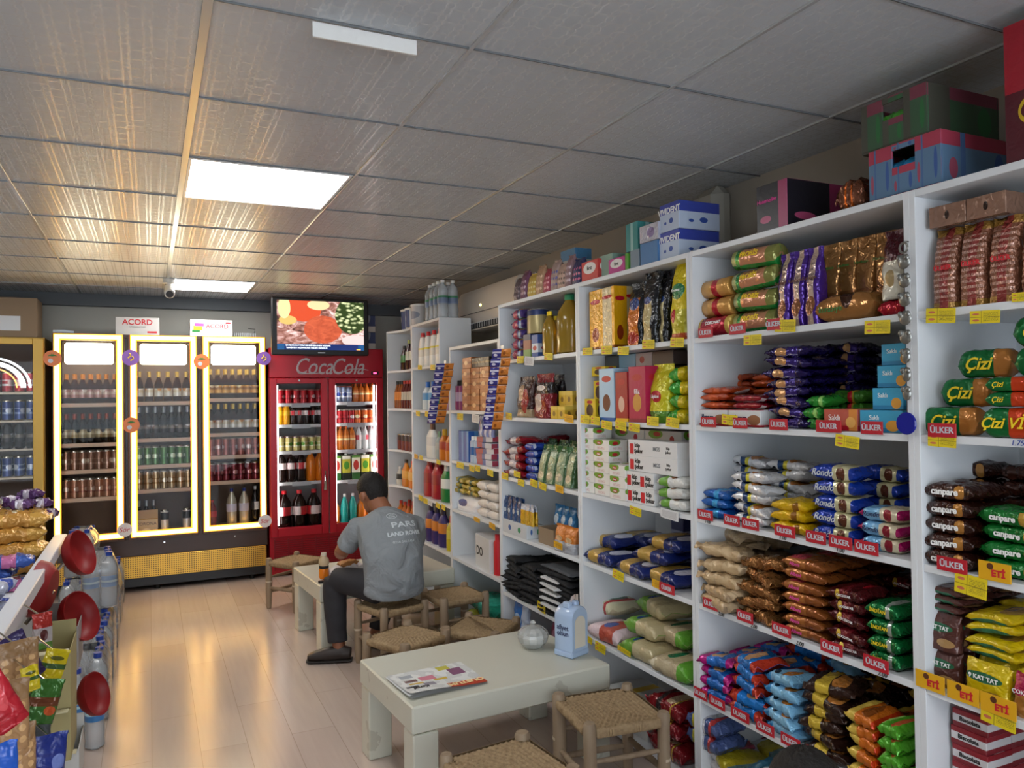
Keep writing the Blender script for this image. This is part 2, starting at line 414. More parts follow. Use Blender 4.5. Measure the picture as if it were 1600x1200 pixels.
MB().box(-.21, .03, -.302, .302, .312, .33, c=.001).build('top_panel', WHITE_BOARD, r); MB().box(.02, .03, -.302, .302, .001, .312, c=0).build('back_panel', WHITE_BOARD, r)
tag(r, 'raised white shelf box holding white bottles with red caps', 'shelf unit')
# step between unit F and E level
r = empty('corner_shelf_unit', (2.05, 6.1, 0))
MB().box(-.21, .21, -.338, -.32, 0, 2.07, c=.001).build('side_panel', WHITE_BOARD, r); MB().box(.195, .21, -.32, .34, 0, 2.07, c=.001).build('back_panel', WHITE_BOARD, r)
MB().box(-.21, .21, .3405, .3585, 0, 2.07, c=.001).build('side_panel', WHITE_BOARD, r)
for z in (.435, .77, 1.07, 1.415, 1.735, 2.07):
    n = 14; prof = [(.195, -.32), (-.21, -.32)] + [(-.21+.07*math.sin(PI*i/n), -.32+.66*i/n) for i in range(1, n+1)] + [(.195, .34)]
    m = len(prof); mb = MB(); vs = [(x, y, z-.018) for x, y in prof]+[(x, y, z) for x, y in prof]
    mb.add(vs, [list(range(m))] + [[m+i for i in range(m)][::-1]] + [[i, m+i, m+(i+1) % m, (i+1) % m] for i in range(m)], 0)
    mb.build('rounded_shelf', WHITE_BOARD, r)
tag(r, 'white corner shelf unit with rounded shelves beside the red fridge', 'shelf unit')
# ------------------------------------------------------------------ coolers along the back wall
YC = 6.80
BROWN = mat('cooler_brown_paint', '#46322a', .35)
LED = mat('amber_led_tube', '#fff0c8', .4, emit=(5.5, 3.4, .75), es=LED_E); LEDO = mat('amber_led_cover', '#ff9a30', .4, emit=(1.5, .5, .03), es=LED_E)
LAMP = mat('lit_header_panel', '#fffbe8', .4, emit=(1, .9, .66), es=LAMP_E)
GLASS = clear('cooler_glass', '#f2f4f4', 0, .015, 1.18)
def mesh_metal(name, col):
    k = NT(name); tc = k.n('TexCoord'); sx = k.n('SeparateXYZ'); k.l(tc.outputs['Object'], sx.inputs[0])
    fx = k.math('ABSOLUTE', k.math('SUBTRACT', k.math('FRACT', k.math('ADD', k.math('DIVIDE', sx.outputs[0], .0165), 100)), .5))
    fz = k.math('ABSOLUTE', k.math('SUBTRACT', k.math('FRACT', k.math('ADD', k.math('DIVIDE', sx.outputs[2], .0165), 100)), .5))
    h = k.math('MULTIPLY', k.math('LESS_THAN', fx, .24), k.math('LESS_THAN', fz, .24))
    k.l(k.mix(h, col, '#3a2408'), k.b.inputs['Base Color']); k.l(k.math('SUBTRACT', .75, k.math('MULTIPLY', h, .7)), k.b.inputs['Metallic']); k.b.inputs['Roughness'].default_value = .34
    return k.m
GRILLE = mesh_metal('perforated_gold_metal', '#d8a94a')
SHELFW = mat('cooler_wire_shelf', '#d8c8b0', .35); LINER = mat('cooler_liner', '#6a5446', .6)

def bottle_mesh(key, prof, mats, seg=12): return MB().lathe(prof, seg).mesh(key, mats, smooth=35)
BR = clear('brown_beer_glass', '#3a1c08', .75); GR = mat('green_beer_glass', '#12401c', .08, trans=.3); DG = mat('dark_bottle_glass', '#120c0a', .1); CLB = clear('clear_bottle_glass', '#e8efec', .25)
LABW = pack('paper_label', '#dcd4c0', (('v', .3, .5, '#b08a3a'),), rough=.5, wrinkle=0)
GOLDF = mat('gold_foil_cap', '#d7b45c', .3, .8)
def beer(key, glass, label, cap, h=.235, r=.03):
    return bottle_mesh(key, [(r*.9, 0, 0), (r, .006, 0), (r, .05, 1), (r*1.01, .115, 0), (r, h*.6, 0), (r*.45, h*.76, 0), (r*.42, h*.82, 2), (r*.44, h*.96, 2), (r*.44, h, 2)], [glass, label, cap])
def can(key, col, top, h=.155, r=.031):
    return bottle_mesh(key, [(r*.8, 0, 1), (r, .008, 0), (r, h-.012, 1), (r*.82, h, 1), (r*.76, h-.003, 1)], [col, top])
def coke(key, liquid, label, cap, h=.3, r=.045):
    return bottle_mesh(key, [(r*.8, 0, 0), (r, .02, 0), (r*.96, h*.3, 0), (r, h*.42, 1), (r, h*.62, 0), (r*.85, h*.74, 0), (r*.32, h*.9, 0), (r*.34, h*.92, 2), (r*.34, h, 2)], [liquid, label, cap])
ALU = mat('can_aluminium', '#c9c4bb', .25, .9)
def plab(n, a, b, c, rough=.3, metal=.2): return pack(n, a, (('v', .32, .42, c), ('v', .58, .62, c)), ((.5, .5, .12, .12, b), (.0, .5, .12, .12, b), (1, .5, .12, .12, b)), rough, metal, 0)

def cooler_row(mesh, n, x0, x1, y, z, nd, dd, name, label, cat, group):
    for j in range(nd):
        for i in range(n):
            o = link(name, mesh, None, (x0+(x1-x0)*(i+.5)/n+random.uniform(-.002, .002), y+.001+j*dd, z+.0005), (0, 0, R_()*6.28))
            tag(o, label, cat, group)

# three door dark cooler: carcass in five pieces round the inside
cx0, cx1 = -.67, .895; cb, ct = .31, 2.035
c = empty('drinks_cooler', ((cx0+cx1)/2, YC+.25, 0)); ox, oy = -(cx0+cx1)/2, -(YC+.25)
def cb_(mb, *a, **k): return mb
MB().box(cx0+ox, cx1+ox, -.22, .25, cb-.03, .42, c=.003).build('base_panel', BROWN, c)
MB().box(cx0+ox, cx1+ox, -.22, .25, ct-.03, ct, c=.003).build('top_panel', BROWN, c)
MB().box(cx0+ox, cx1+ox, .235, .25, .42, ct-.03, c=.001).build('back_panel', LINER, c)
for x in (cx0, -.165-.012, .37-.012, cx1-.025): MB().box(x+ox, x+.025+ox, -.22, .235, .42, ct-.03, c=.001).build('side_panel', BROWN, c)
MB().box(cx0+.01+ox, cx1-.01+ox, -.235, .25, .11, cb-.03, c=.004).build('grille_panel', GRILLE, c)
MB().box(cx0+.015+ox, cx1-.015+ox, -.2, .24, .035, .11, c=.003).build('plinth', BLACKP, c)
for x in (cx0+.1, .05, cx1-.12):
    for yy in (-.16, .2): MB().lathe([(.018, 0), (.018, .0355)], 12, T=Matrix.Translation((x+ox, yy, 0))).build('foot', BLACKP, c)
DOORS = [(-.66, -.18), (-.155, .355), (.385, .885)]
LEDF = [(-.652, -.197), (-.130, .338), (.402, .874)]
for (a, b), (la, lb) in zip(DOORS, LEDF):
    zt, zb = 2.03, .415
    d = MB()
    for q in ((a, la+.035, zb, zt), (lb-.035, b, zb, zt), (la+.035, lb-.035, zt-.05, zt), (la+.035, lb-.035, zb, zb+.055)):
        d.box(q[0]+ox, q[1]+ox, -.262, -.222, q[2], q[3], c=.003)
    door = d.build('door', BROWN, c)
    e = MB(); t_ = .03
    for q in ((la, la+t_, zb+.03, zt-.008), (lb-t_, lb, zb+.03, zt-.008), (la+t_, lb-t_, zt-.008-t_, zt-.008), (la+t_, lb-t_, zb+.03, zb+.03+t_)):
        e.box(q[0]+ox, q[1]+ox, -.271, -.2625, q[2], q[3], c=.002)
    e.build('led_frame', LED, door)
    e = MB(); a_, b_, z0_, z1_ = la, lb, zb+.03, zt-.008
    for (x0_, x1_, y0_, y1_) in ((a_-.008, a_, z0_-.008, z1_+.008), (b_, b_+.008, z0_-.008, z1_+.008), (a_, b_, z1_, z1_+.008), (a_, b_, z0_-.008, z0_), (a_+t_, a_+t_+.01, z0_+t_, z1_-t_), (b_-t_-.01, b_-t_, z0_+t_, z1_-t_), (a_+t_+.01, b_-t_-.01, z1_-t_-.01, z1_-t_), (a_+t_+.01, b_-t_-.01, z0_+t_, z0_+t_+.01)):
        e.box(x0_+ox, x1_+ox, -.266, -.2625, y0_, y1_, c=.001)
    e.build('led_cover', LEDO, door)  # emissive edging added for the orange glow bleeding round the tubes
    MB().box(la+.035+ox, lb-.035+ox, -.246, -.242, zb+.055, zt-.05, c=0).build('glass', GLASS, door)
    # lit header behind the glass
    lm = MB(); lm.box(la+.06+ox, lb-.06+ox, -.215, -.16, 1.80, 1.965, c=.015); lm.build('lit_header', LAMP, c)
    MB().lathe([(.007, 0), (.007, .006)], 10, T=Matrix.Translation(((a+b)/2+ox, -.22, .375)) @ Matrix.Rotation(PI/2, 4, 'X')).build('lock', CHROME, c)
tag(c, 'dark brown three door drinks cooler with glowing amber door frames', 'drinks cooler')
# shelf levels per door (z from the photo): bottom edge of each price rail
def zc(py): return at_y(250, py, YC+.08).z
SH1 = [zc(630), zc(690), zc(730), zc(772)]; SH2 = [zc(629), zc(686), zc(727), zc(765)]; SH3 = [zc(625), zc(681), zc(717), zc(758)]
SHELVES = []
for k, (lv, (a, b)) in enumerate(zip((SH1, SH2, SH3), DOORS)):
    for z in lv+[.43]:
        m = MB(); m.box(a+.03+ox, b-.03+ox, -.19, .23, z-.012, z, c=.001)
        s_ = m.build('shelf', SHELFW, c)
        if z > .45: MB().box(a+.03+ox, b-.03+ox, -.2, -.1901, z-.022, z+.008, c=.001).build('price_rail', mat('price_rail', '#d9b79a', .4), s_)
ystart = YC+.25-.19+.04
beerA = beer('beer_bottle', BR, plab('beer_label_pink', '#b98d86', '#efe6dd', '#d8c0b6'), mat('orange_cap', '#d0873c', .3, .5))
beerB = beer('beer_bottle', DG, plab('beer_label_gold', '#9c8a66', '#1c1714', '#c9bd98'), mat('red_cap', '#a05038', .3, .5))
beerG = beer('beer_bottle', BR, plab('beer_label_white', '#e8e4da', '#c98d4a', '#d8cdb4'), GOLDF, h=.25)
beerE = beer('beer_bottle', BR, plab('beer_label_amber', '#e0ac5a', '#f3e3b8', '#9c6a22'), GOLDF, h=.25)
beerD = beer('beer_bottle', DG, plab('beer_label_dark', '#241c18', '#cfcfcf', '#7d756a'), mat('silver_cap', '#aaa', .3, .8), h=.26)
canB = can('drink_can', plab('can_bronze', '#8d6a58', '#d8cabb', '#a98878', .25, .6), ALU)
canR = can('drink_can', plab('can_copper', '#a87a62', '#d8c4b4', '#8d5a48', .25, .6), ALU)
canGr = can('drink_can', plab('can_green', '#4f7a3a', '#d5e4c0', '#2f5a24', .25, .5), ALU)
canBe = can('drink_can', plab('can_beige', '#b59a78', '#e8dcc8', '#97744a', .25, .6), ALU)
canPk = can('drink_can', plab('can_rose', '#a05c52', '#ead4cc', '#7c3c38', .25, .5), ALU)
canRd = can('drink_can', plab('can_wine', '#7c2c34', '#e0a8a8', '#5a1a22', .25, .5), ALU)
G = 'in the dark three door cooler'
rows_ = [
 (beerA, 7, 0, SH1[0], 'brown beer bottle with pinkish label on the top shelf behind the first cooler door', 'beer bottles, first door top shelf', 'beer_bottle', 'bottle'),
 (beerB, 7, 0, SH1[1], 'dark beer bottle with grey gold label on the second shelf behind the first cooler door', 'beer bottles, first door second shelf', 'beer_bottle', 'bottle'),
 (canB, 7, 0, SH1[2], 'bronze drink can on the third shelf behind the first cooler door', 'cans, first door third shelf', 'drink_can', 'can'),
 (canR, 7, 0, SH1[3], 'copper drink can on the fourth shelf behind the first cooler door', 'cans, first door fourth shelf', 'drink_can', 'can'),
 (beerG, 6, 1, SH2[0], 'beer bottle with cream foil neck on the top shelf behind the middle cooler door', 'beer bottles, middle door top shelf', 'beer_bottle', 'bottle'),
 (beerD, 7, 1, SH2[1], 'black beer bottle with dark label on the second shelf behind the middle cooler door', 'beer bottles, middle door second shelf', 'beer_bottle', 'bottle'),
 (canGr, 7, 1, SH2[2], 'green drink can on the third shelf behind the middle cooler door', 'green cans, middle door third shelf', 'drink_can', 'can'),
 (canBe, 7, 1, SH2[3], 'beige drink can on the fourth shelf behind the middle cooler door', 'beige cans, middle door fourth shelf', 'drink_can', 'can'),
 (beerE, 7, 2, SH3[0], 'beer bottle with amber label on the top shelf behind the third cooler door', 'beer bottles, third door top shelf', 'beer_bottle', 'bottle'),
 (beerG, 7, 2, SH3[1], 'beer bottle with white round label on the second shelf behind the third cooler door', 'beer bottles, third door second shelf', 'beer_bottle', 'bottle'),
 (canPk, 7, 2, SH3[2], 'rose coloured drink can on the third shelf behind the third cooler door', 'cans, third door third shelf', 'drink_can', 'can'),
 (canRd, 7, 2, SH3[3], 'wine red drink can on the fourth shelf behind the third cooler door', 'cans, third door fourth shelf', 'drink_can', 'can')]
for me, n, dk, z, lab, grp, nm, cat in rows_:
    cooler_row(me, n, DOORS[dk][0]+.045, DOORS[dk][1]-.045, ystart, z, 2, .085, nm, lab, cat, grp)
# bottom shelves
o = empty('beer_carton', (-.03, YC+.16, .431))
MB().box(-.085, .085, -.06, .06, 0, .13).build('carton', pack('cream_beer_carton', '#cdbf9e', (('v', .0, .25, '#c9952c'),), ((.5, .22, .2, .2, '#f0ead8'),), .5, 0, 0), o)
MB().box(-.085, .085, -.055, -.045, .13, .2).build('handle_panel', pack('cream_beer_carton_2', '#b99c72', (), (), .5, 0, 0), o)
text('CORONA', .034, INK['navy'], o, (0, -.0615, .09))
tag(o, 'cream beer carton on the bottom of the middle cooler door', 'carton')
for i in range(3): tag(link('beer_bottle', beerD, None, (-.085+.055*i, YC+.26, .431)), 'dark bottle behind the cream beer carton in the cooler', 'bottle', 'bottles behind the cream carton')
tallcan = can('drink_can', pack('can_white_black', '#d8d6d2', (('v', .6, .9, '#22242a'),), (), .3, .3, 0), ALU, .19)
tag(link('drink_can', tallcan, None, (.105, YC+.13, .431)), 'tall white and black can right of the cream beer carton', 'can')
tag(link('drink_can', tallcan, None, (.27, YC+.13, .431)), 'white and black can at the right bottom behind the middle cooler door', 'can')
for i in range(2):
    b = coke('spirit_bottle', mat('pale_silver_bottle', '#c9c2b0', .25, .3), pack('label_violet', '#3a3a8c', (), ((.5, .5, .3, .3, '#d8d8f0'),), .4, 0, 0), mat('blue_cap', '#2a3a8c', .4), .33, .042)
    tag(link('spirit_bottle', b, None, (.62+.1*i, YC+.13, .431), (0, 0, 1)), 'silver bottle with violet label at the bottom of the third cooler door', 'bottle', 'silver violet bottles in the cooler')
b = coke('spirit_bottle', DG, pack('label_raki', '#e8e8e8', (), ((.5, .5, .2, .4, '#202024'),), .4, 0, 0), mat('white_cap', '#ddd', .4), .34, .034)
tag(link('spirit_bottle', b, None, (.81, YC+.13, .431)), 'slim dark bottle with white label at the far right cooler bottom', 'bottle')
b = coke('spirit_bottle', mat('dark_red_bottle', '#7c2630', .2), INK['red'], INK['red'], .24, .035)
tag(link('spirit_bottle', b, None, (.47, YC+.16, .431)), 'small red bottle at the bottom left behind the third cooler door', 'bottle')
# gold cooler on the left
g0, g1 = -1.72, -.72
c = empty('drinks_cooler', ((g0+g1)/2, YC+.25, 0)); ox = -(g0+g1)/2
GOLDP = mat('gold_cooler_paint', '#b08c3c', .38, .35)
MB().box(g0+ox, g1+ox, -.22, .25, .04, .4).build('base_panel', GOLDP, c); MB().box(g0+ox, g1+ox, -.22, .25, 1.985, 2.0, c=.003).build('top_panel', GOLDP, c)
MB().box(g0+ox, g1+ox, .235, .25, .4, 1.985, c=.001).build('back_panel', LINER, c)
for x in (g0, -1.235, g1-.03): MB().box(x+ox, x+.03+ox, -.22, .235, .4, 1.985, c=.001).build('side_panel', GOLDP, c)
for a, b in ((g0+.005, -1.225), (-1.215, g1-.005)):
    d = MB(); zt, zb = 1.99, .3
    for q in ((a, a+.07, zb, zt), (b-.07, b, zb, zt), (a+.07, b-.07, zt-.045, zt), (a+.07, b-.07, zb, zb+.08)): d.box(q[0]+ox, q[1]+ox, -.262, -.222, q[2], q[3], c=.003)
    door = d.build('door', GOLDP, c); MB().box(a+.07+ox, b-.07+ox, -.246, -.242, zb+.08, zt-.045, c=0).build('glass', GLASS, door)
    hb = MB()
    for r0, r1, mm in ((.25, .268, 0), (.195, .232, 0), (.165, .174, 1)):
        hb.grid(lambda u, v: ((a+b)/2-.09+(r0+(r1-r0)*v)*math.cos(PI*u)*.95, 0, 1.62+(r0+(r1-r0)*v)*math.sin(PI*u)*.85), 24, 1, mm, T=Matrix.Translation((ox, -.238, 0)))
    hb.build('arch_sign', [mat('white_arch_light', '#fff', .4, emit=(.9, .95, 1), es=1.6), mat('orange_arch_light', '#f80', .4, emit=(1, .45, .1), es=2)], c)
LG = [at_y(35, y, YC+.08).z for y in (613, 657, 701, 745)]
for z in LG: MB().box(g0+.03+ox, g1-.03+ox, -.19, .23, z-.014, z, c=.001).build('shelf', SHELFW, c)
tag(c, 'gold framed drinks cooler at the left edge of the picture', 'drinks cooler')
canRed = can('drink_can', plab('can_red', '#b03038', '#d9c4c4', '#e8e0e0', .3, .4), ALU)
beerBl = can('drink_can', plab('can_blue', '#2a3f7c', '#cfd6e6', '#8a9ac4', .3, .4), ALU)
for me, z, lab, grp, nm, cat in ((canRed, LG[0], 'red drink can on the top shelf of the gold cooler', 'red cans in the gold cooler', 'drink_can', 'can'), (beerBl, LG[1], 'blue drink can on the second shelf of the gold cooler', 'blue cans in the gold cooler', 'drink_can', 'can'),
    (beerD, LG[2], 'dark bottle on the third shelf of the gold cooler', 'dark bottles in the gold cooler', 'beer_bottle', 'bottle'), (beerBl, LG[3], 'blue drink can on the fourth shelf of the gold cooler', 'blue cans low in the gold cooler', 'drink_can', 'can')):
    cooler_row(me, 5, -1.17, -.78, ystart, z, 2, .085, nm, lab, cat, grp)

# round magnets stuck on the coolers
def sticker(px, py, r, m, lab, draw):
    p = at_y(px, py, YC-.02); o = empty('round_sticker', (p.x, YC-.024, p.z))
    MB().lathe([(r, 0), (r, .002)], 28, T=Matrix.Rotation(PI/2, 4, 'X')).build('disc', m, o); draw(o, r); tag(o, lab, 'sticker'); return o
def palm(o, r):
    mb = MB(); T_ = Matrix.Translation((0, -.0035, 0))
    for a in (20, 70, 110, 160): mb.tube([(0, 0, .3*r), (.25*r*math.cos(a*PI/180), 0, .3*r+.25*r*math.sin(a*PI/180)), (.5*r*math.cos(a*PI/180), 0, .28*r)], [.004, .005, .002], 6)
    for v in range(len(mb.v)): mb.v[v] = (mb.v[v][0], mb.v[v][1]*.3-.0035, mb.v[v][2])
    mb.build('palm_leaves', INK['green'], o)
    MB().lathe([(r*.28, 0), (r*.28, .001)], 16, T=Matrix.Translation((-.2*r, -.002, -.3*r)) @ Matrix.Rotation(PI/2, 4, 'X')).build('dot', INK['lightgrey'], o)
def squig(o, r):
    for dx, dz in ((-.15, .25), (.15, -.1)):
        mb = MB(); pts = [((dx+.18*math.sin(t_*4.2))*r, -.0035, (dz+.3-.6*t_)*r) for t_ in [i/8 for i in range(9)]]
        mb.tube(pts, .0045, 6); mb.build('squiggle', INK['yellow'], o)
def sword(o, r): text('Sör', r*.95, INK['red'], o, (-.1*r, -.0025, 0), shear=.3)
PUR = mat('purple_sticker', '#8a5cb4', .4); ORA = mat('orange_sticker', '#d9773c', .4); WHS = mat('white_sticker', '#ece6e4', .4)
sticker(82, 560, .061, ORA, 'orange round sticker with a palm at the left of the first cooler door', palm)
sticker(204, 559, .063, PUR, 'purple round sticker between the first and middle cooler doors', squig)
sticker(205, 664, .061, ORA, 'orange round sticker halfway down between the first and middle cooler doors', palm)
sticker(315, 565, .061, ORA, 'orange round sticker at the top between the middle and third cooler doors', palm)
sticker(412, 560, .058, PUR, 'purple round sticker at the top right of the third cooler door', squig)
sticker(195, 828, .054, WHS, 'white round sticker with red letter low on the first cooler door', sword)
sticker(414, 814, .054, WHS, 'white round sticker with red letter at the lower right of the third cooler door', sword)

# boxes on top of the coolers
ZT = 2.036
def flat_box(name, x, y, z, w_, d_, h_, m, lab, cat='box', rz=0, group=None):
    o = empty(name, (x, y, z), rz); MB().box(-w_/2, w_/2, -d_/2, d_/2, 0, h_).build('carton', m, o); tag(o, lab, cat, group); return o
o = flat_box('light_bulb_box', -.085, YC+.2, ZT, .32, .2, .145, mat('grey_white_card', '#c9c7c4', .5), 'pale grey carton with red lettering on top of the dark cooler')
text('ACORD', .062, INK['red'], o, (0, -.1015, .105), bold=.012); text('aydınlatma armatür', .016, INK['grey'], o, (0, -.1015, .07)); MB().box(.07, .14, -.1012, -.1004, .02, .034).build('red_strip', INK['red'], o)
o = flat_box('light_bulb_box', .47, YC+.2, ZT, .33, .2, .14, mat('white_card', '#e4e4e2', .5), 'white carton with red lettering and a coloured swatch on the dark cooler')
text('ACORD', .05, INK['red'], o, (.045, -.1015, .085), bold=.012); text('aydınlatma armatür', .015, INK['grey'], o, (.03, -.1015, .05))
MB().box(-.14, -.07, -.1012, -.1004, .05, .09, T=Matrix.Rotation(0, 4, 'Y')).build('swatch', INK['yellow'], o); MB().box(-.13, -.06, -.1014, -.1002, .085, .11).build('swatch', INK['pink'], o); MB().box(-.15, -.09, -.1016, -.1002, .035, .055).build('swatch', INK['green'], o)
MB().box(.11, .15, -.1012, -.1004, .11, .125).build('red_corner', INK['red'], o)
o = empty('air_filter', (.72, YC+.2, ZT)); mb = MB()
for i in range(14): mb.box(-.12+i*.0172, -.11+i*.0172, -.02, .02, .004, .045, c=.003)
mb.build('slats', mat('silver_fins', '#c8cacc', .3, .6), o); MB().box(-.13, .13, -.024, .024, 0, .0038).build('tray', WHITEP, o); MB().tube([(.1, 0, .045), (.11, 0, .08), (.05, 0, .085)], .003, 6).build('wire', BLACKP, o)
tag(o, 'small ribbed silver fixture lying beside the white carton', 'fixture')
o = empty('plastic_sheet_roll', (-.6, YC+.08, ZT)); MB().tube([(-.07, 0, .016), (.0, 0, .017), (.07, 0, .013)], [.014, .016, .01], 10).build('roll', mat('bluish_film', '#c3d4e4', .2), o); tag(o, 'short pale blue film roll on the left corner of the dark cooler', 'roll')
o = flat_box('cardboard_box', -1.08, YC+.2, 2.001, .62, .3, .3, mat('brown_card', '#8f7a62', .7), 'brown cardboard box with a white label on the gold cooler')
MB().box(-.1, .2, -.1525, -.1505, .05, .16).build('label', mat('label_white', '#d8dde2', .5), o)

# ------------------------------------------------------------------ red fridge
RED = mat('fridge_red', '#b0182a', .32); f0, f1 = .913, 1.905
c = empty('red_fridge', ((f0+f1)/2, YC+.25, 0)); ox = -(f0+f1)/2
MB().box(f0+ox, f1+ox, -.245, .25, 1.69, 1.945, c=.006).build('header', RED, c)
MB().box(f0+ox, f1+ox, -.22, .25, .02, .335).build('base_panel', RED, c)
gm = MB()
for i in range(14): gm.box(f0+.04+ox, f1-.04+ox, -.2275, -.2205, .06+i*.018, .068+i*.018, c=.001)
for x in [f0+.04+.114*i for i in range(9)]: gm.box(x+ox-.006, x+ox+.006, -.229, -.2205, .055, .315, c=.001)
gm.build('grille', mat('fridge_red_slat', '#8e1424', .4), c)
MB().box(f0+ox, f1+ox, .235, .25, .335, 1.69, c=.001).build('back_panel', mat('fridge_liner', '#8d9292', .5), c)
for x in (f0, 1.41-.012, f1-.025): MB().box(x+ox, x+.025+ox, -.22, .235, .335, 1.69, c=.001).build('side_panel', mat('fridge_liner_light', '#c9cccc', .4) if x == 1.398 else RED, c)
for z in (.02,): 
    for x in (f0+.06, f1-.06):
        for y in (-.17, .2): MB().lathe([(.02, 0), (.02, .021)], 10, T=Matrix.Translation((x+ox, y, 0))).build('foot', BLACKP, c)
TUBE = mat('fridge_led', '#fff', .4, emit=(1, .98, .95), es=TUBE_E)
for k, (a, b) in enumerate(((.918, 1.405), (1.415, 1.900))):
    d = MB(); zt, zb = 1.685, .34
    for q in ((a, a+.058, zb, zt), (b-.058, b, zb, zt), (a+.058, b-.058, zt-.045, zt), (a+.058, b-.058, zb, zb+.075)): d.box(q[0]+ox, q[1]+ox, -.262, -.222, q[2], q[3], c=.004)
    door = d.build('door', RED, c); MB().box(a+.058+ox, b-.058+ox, -.246, -.242, zb+.075, zt-.045, c=0).build('glass', GLASS, door)
    if k == 0: MB().tube([(b-.03+ox, -.265, .72), (b-.03+ox, -.275, .8), (b-.03+ox, -.267, .88)], [.016, .011, .008], 10).build('handle', CHROME, door)
    else: MB().box(a+.022+ox, a+.034+ox, -.285, -.262, .9, 1.05).build('handle', RED, door)
    MB().lathe([(.009, 0), (.009, .006)], 10, T=Matrix.Translation(((a+b)/2+ox, -.262, zt-.02)) @ Matrix.Rotation(PI/2, 4, 'X')).build('lock', CHROME, door)
    xx = a+.066 if k == 0 else b-.075
    MB().box(xx+ox-.004, xx+ox+.008, -.218, -.2, zb+.09, zt-.06, c=.002).build('led_strip', TUBE, c)
    if k == 1:
        MB().box(a+.062+ox, a+.07+ox, -.218, -.205, zb+.09, zt-.06, c=.002).build('led_strip', TUBE, c)
text('Coca', .2, mat('logo_silver', '#c0b4b6', .4), c, (-.125, -.2465, 1.782), bold=.004, shear=.35, sx=.78)
text('Cola', .2, mat('logo_silver', '#c0b4b6', .4), c, (.17, -.2465, 1.782), bold=.004, shear=.35, sx=.78)
sw = MB(); sw.tube([(-.26, -.247, 1.75), (-.22, -.247, 1.725), (-.1, -.247, 1.728), (-.04, -.247, 1.735)], [.008, .006, .005, .002], 6)
sw.tube([(.13, -.247, 1.74), (.2, -.247, 1.765), (.3, -.247, 1.768), (.36, -.247, 1.755)], [.002, .005, .004, .002], 6); sw.build('logo_swash', mat('logo_silver'), c)
MB().box(.385, .455, -.249, -.2455, 1.715, 1.745).build('thermostat_display', BLACKP, c)
MB().box(.405, .435, -.2505, -.2492, 1.723, 1.737, c=.001).build('red_digits', mat('digit_glow', '#f02', .4, emit=(1, .05, .15), es=3), c)
tag(c, 'red two door soft drink fridge under the television', 'fridge')
FS1 = [at_y(470, y, YC+.08).z for y in (631, 664, 705, 753)]; FS2 = [at_y(550, y, YC+.08).z for y in (629, 662, 703, 750)]
SHW = mat('fridge_shelf_white', '#dfe3e4', .3)
for lv, (a, b) in ((FS1, (.945, 1.395)), (FS2, (1.425, 1.878))):
    for z in lv+[.355]:
        s_ = MB().box(a+ox, b+ox, -.19, .23, z-.01, z, c=.001).build('shelf', SHW, c)
        if z > .4: MB().box(a+ox, b+ox, -.199, -.1901, z-.02, z+.006, c=.001).build('price_rail', SHW, s_)
        if z > .4: MB().box(a+.16+ox, b-.13+ox, -.204, -.1995, z-.03, z+.006, c=.001).build('price_card', INK['lightgrey'], s_)
fl = mat('cola_dark', '#1c0d0a', .1); orl = mat('orange_drink', '#e07c1c', .15); redl = pack('cola_label', '#c81e2c', (), ((.3, .5, .16, .3, '#f0e0e0'), (.8, .5, .16, .3, '#f0e0e0')), .35, 0, 0)
canCo = can('drink_can', plab('can_cola', '#b8202c', '#f0dada', '#8d1420', .25, .3), ALU, .13)
canSl = can('drink_can', plab('can_silver_blue', '#8f9db8', '#2a3f8c', '#dfe4ea', .25, .5), ALU, .15, .028)
canMix = can('drink_can', plab('can_orange', '#d9692c', '#f2e2b4', '#b0382c', .25, .3), ALU, .13)
canYel = can('drink_can', plab('can_yellow_green', '#c9c07a', '#5c9a3a', '#e8e4c4', .25, .3), ALU, .13)
cokeS = coke('cola_bottle', fl, redl, INK['red'], .2, .03); cokeM = coke('cola_bottle', fl, redl, INK['red'], .27, .042); cokeL = coke('cola_bottle', fl, redl, INK['red'], .36, .064)
fantaS = coke('orange_drink_bottle', mat('yellow_drink', '#e6a512', .15), pack('orange_label', '#f0c020', (), (), .4, 0, 0), INK['orange'], .2, .03); fantaM = coke('orange_drink_bottle', orl, orl, INK['yellow'], .27, .042)
tea = coke('tea_bottle', mat('tea_amber', '#c06a20', .12), pack('tea_label', '#d8842c', (('v', .4, .5, '#e9d9a0'),), (), .4, 0, 0), INK['orange'], .21, .03)
teal = coke('juice_bottle', mat('teal_drink', '#1fa39a', .15), mat('teal_drink', '#1fa39a'), mat('white_cap'), .3, .036); pinkb = coke('juice_bottle', mat('clear_white_drink', '#d8dcdc', .15), pack('pinkish_label', '#e6dede', (), ((.5, .5, .2, .4, '#c84050'),), .4, 0, 0), mat('white_cap'), .21, .029)
def fr(me, n, a, b, z, lab, grp, nm='drink_can', cat='can', nd=2): cooler_row(me, n, a, b, YC+.25-.19+.05, z, nd, .1, nm, lab, cat, grp)
fr(canCo, 6, .99, 1.385, FS1[0], 'red cola can on the top shelf behind the left fridge door', 'cola cans, left fridge door')
fr(fantaS, 2, .985, 1.1, FS1[1], 'small yellow drink bottle on the second shelf behind the left fridge door', 'small yellow bottles', 'drink_bottle', 'bottle')
fr(cokeS, 5, 1.1, 1.39, FS1[1], 'small cola bottle on the second shelf behind the left fridge door', 'small cola bottles', 'cola_bottle', 'bottle')
fr(canYel, 6, .99, 1.385, FS1[2], 'yellow green can on the third shelf behind the left fridge door', 'yellow green cans')
fr(cokeM, 3, .985, 1.235, FS1[3], 'one litre cola bottle on the fourth shelf behind the left fridge door', 'middle size cola bottles', 'cola_bottle', 'bottle', 1)
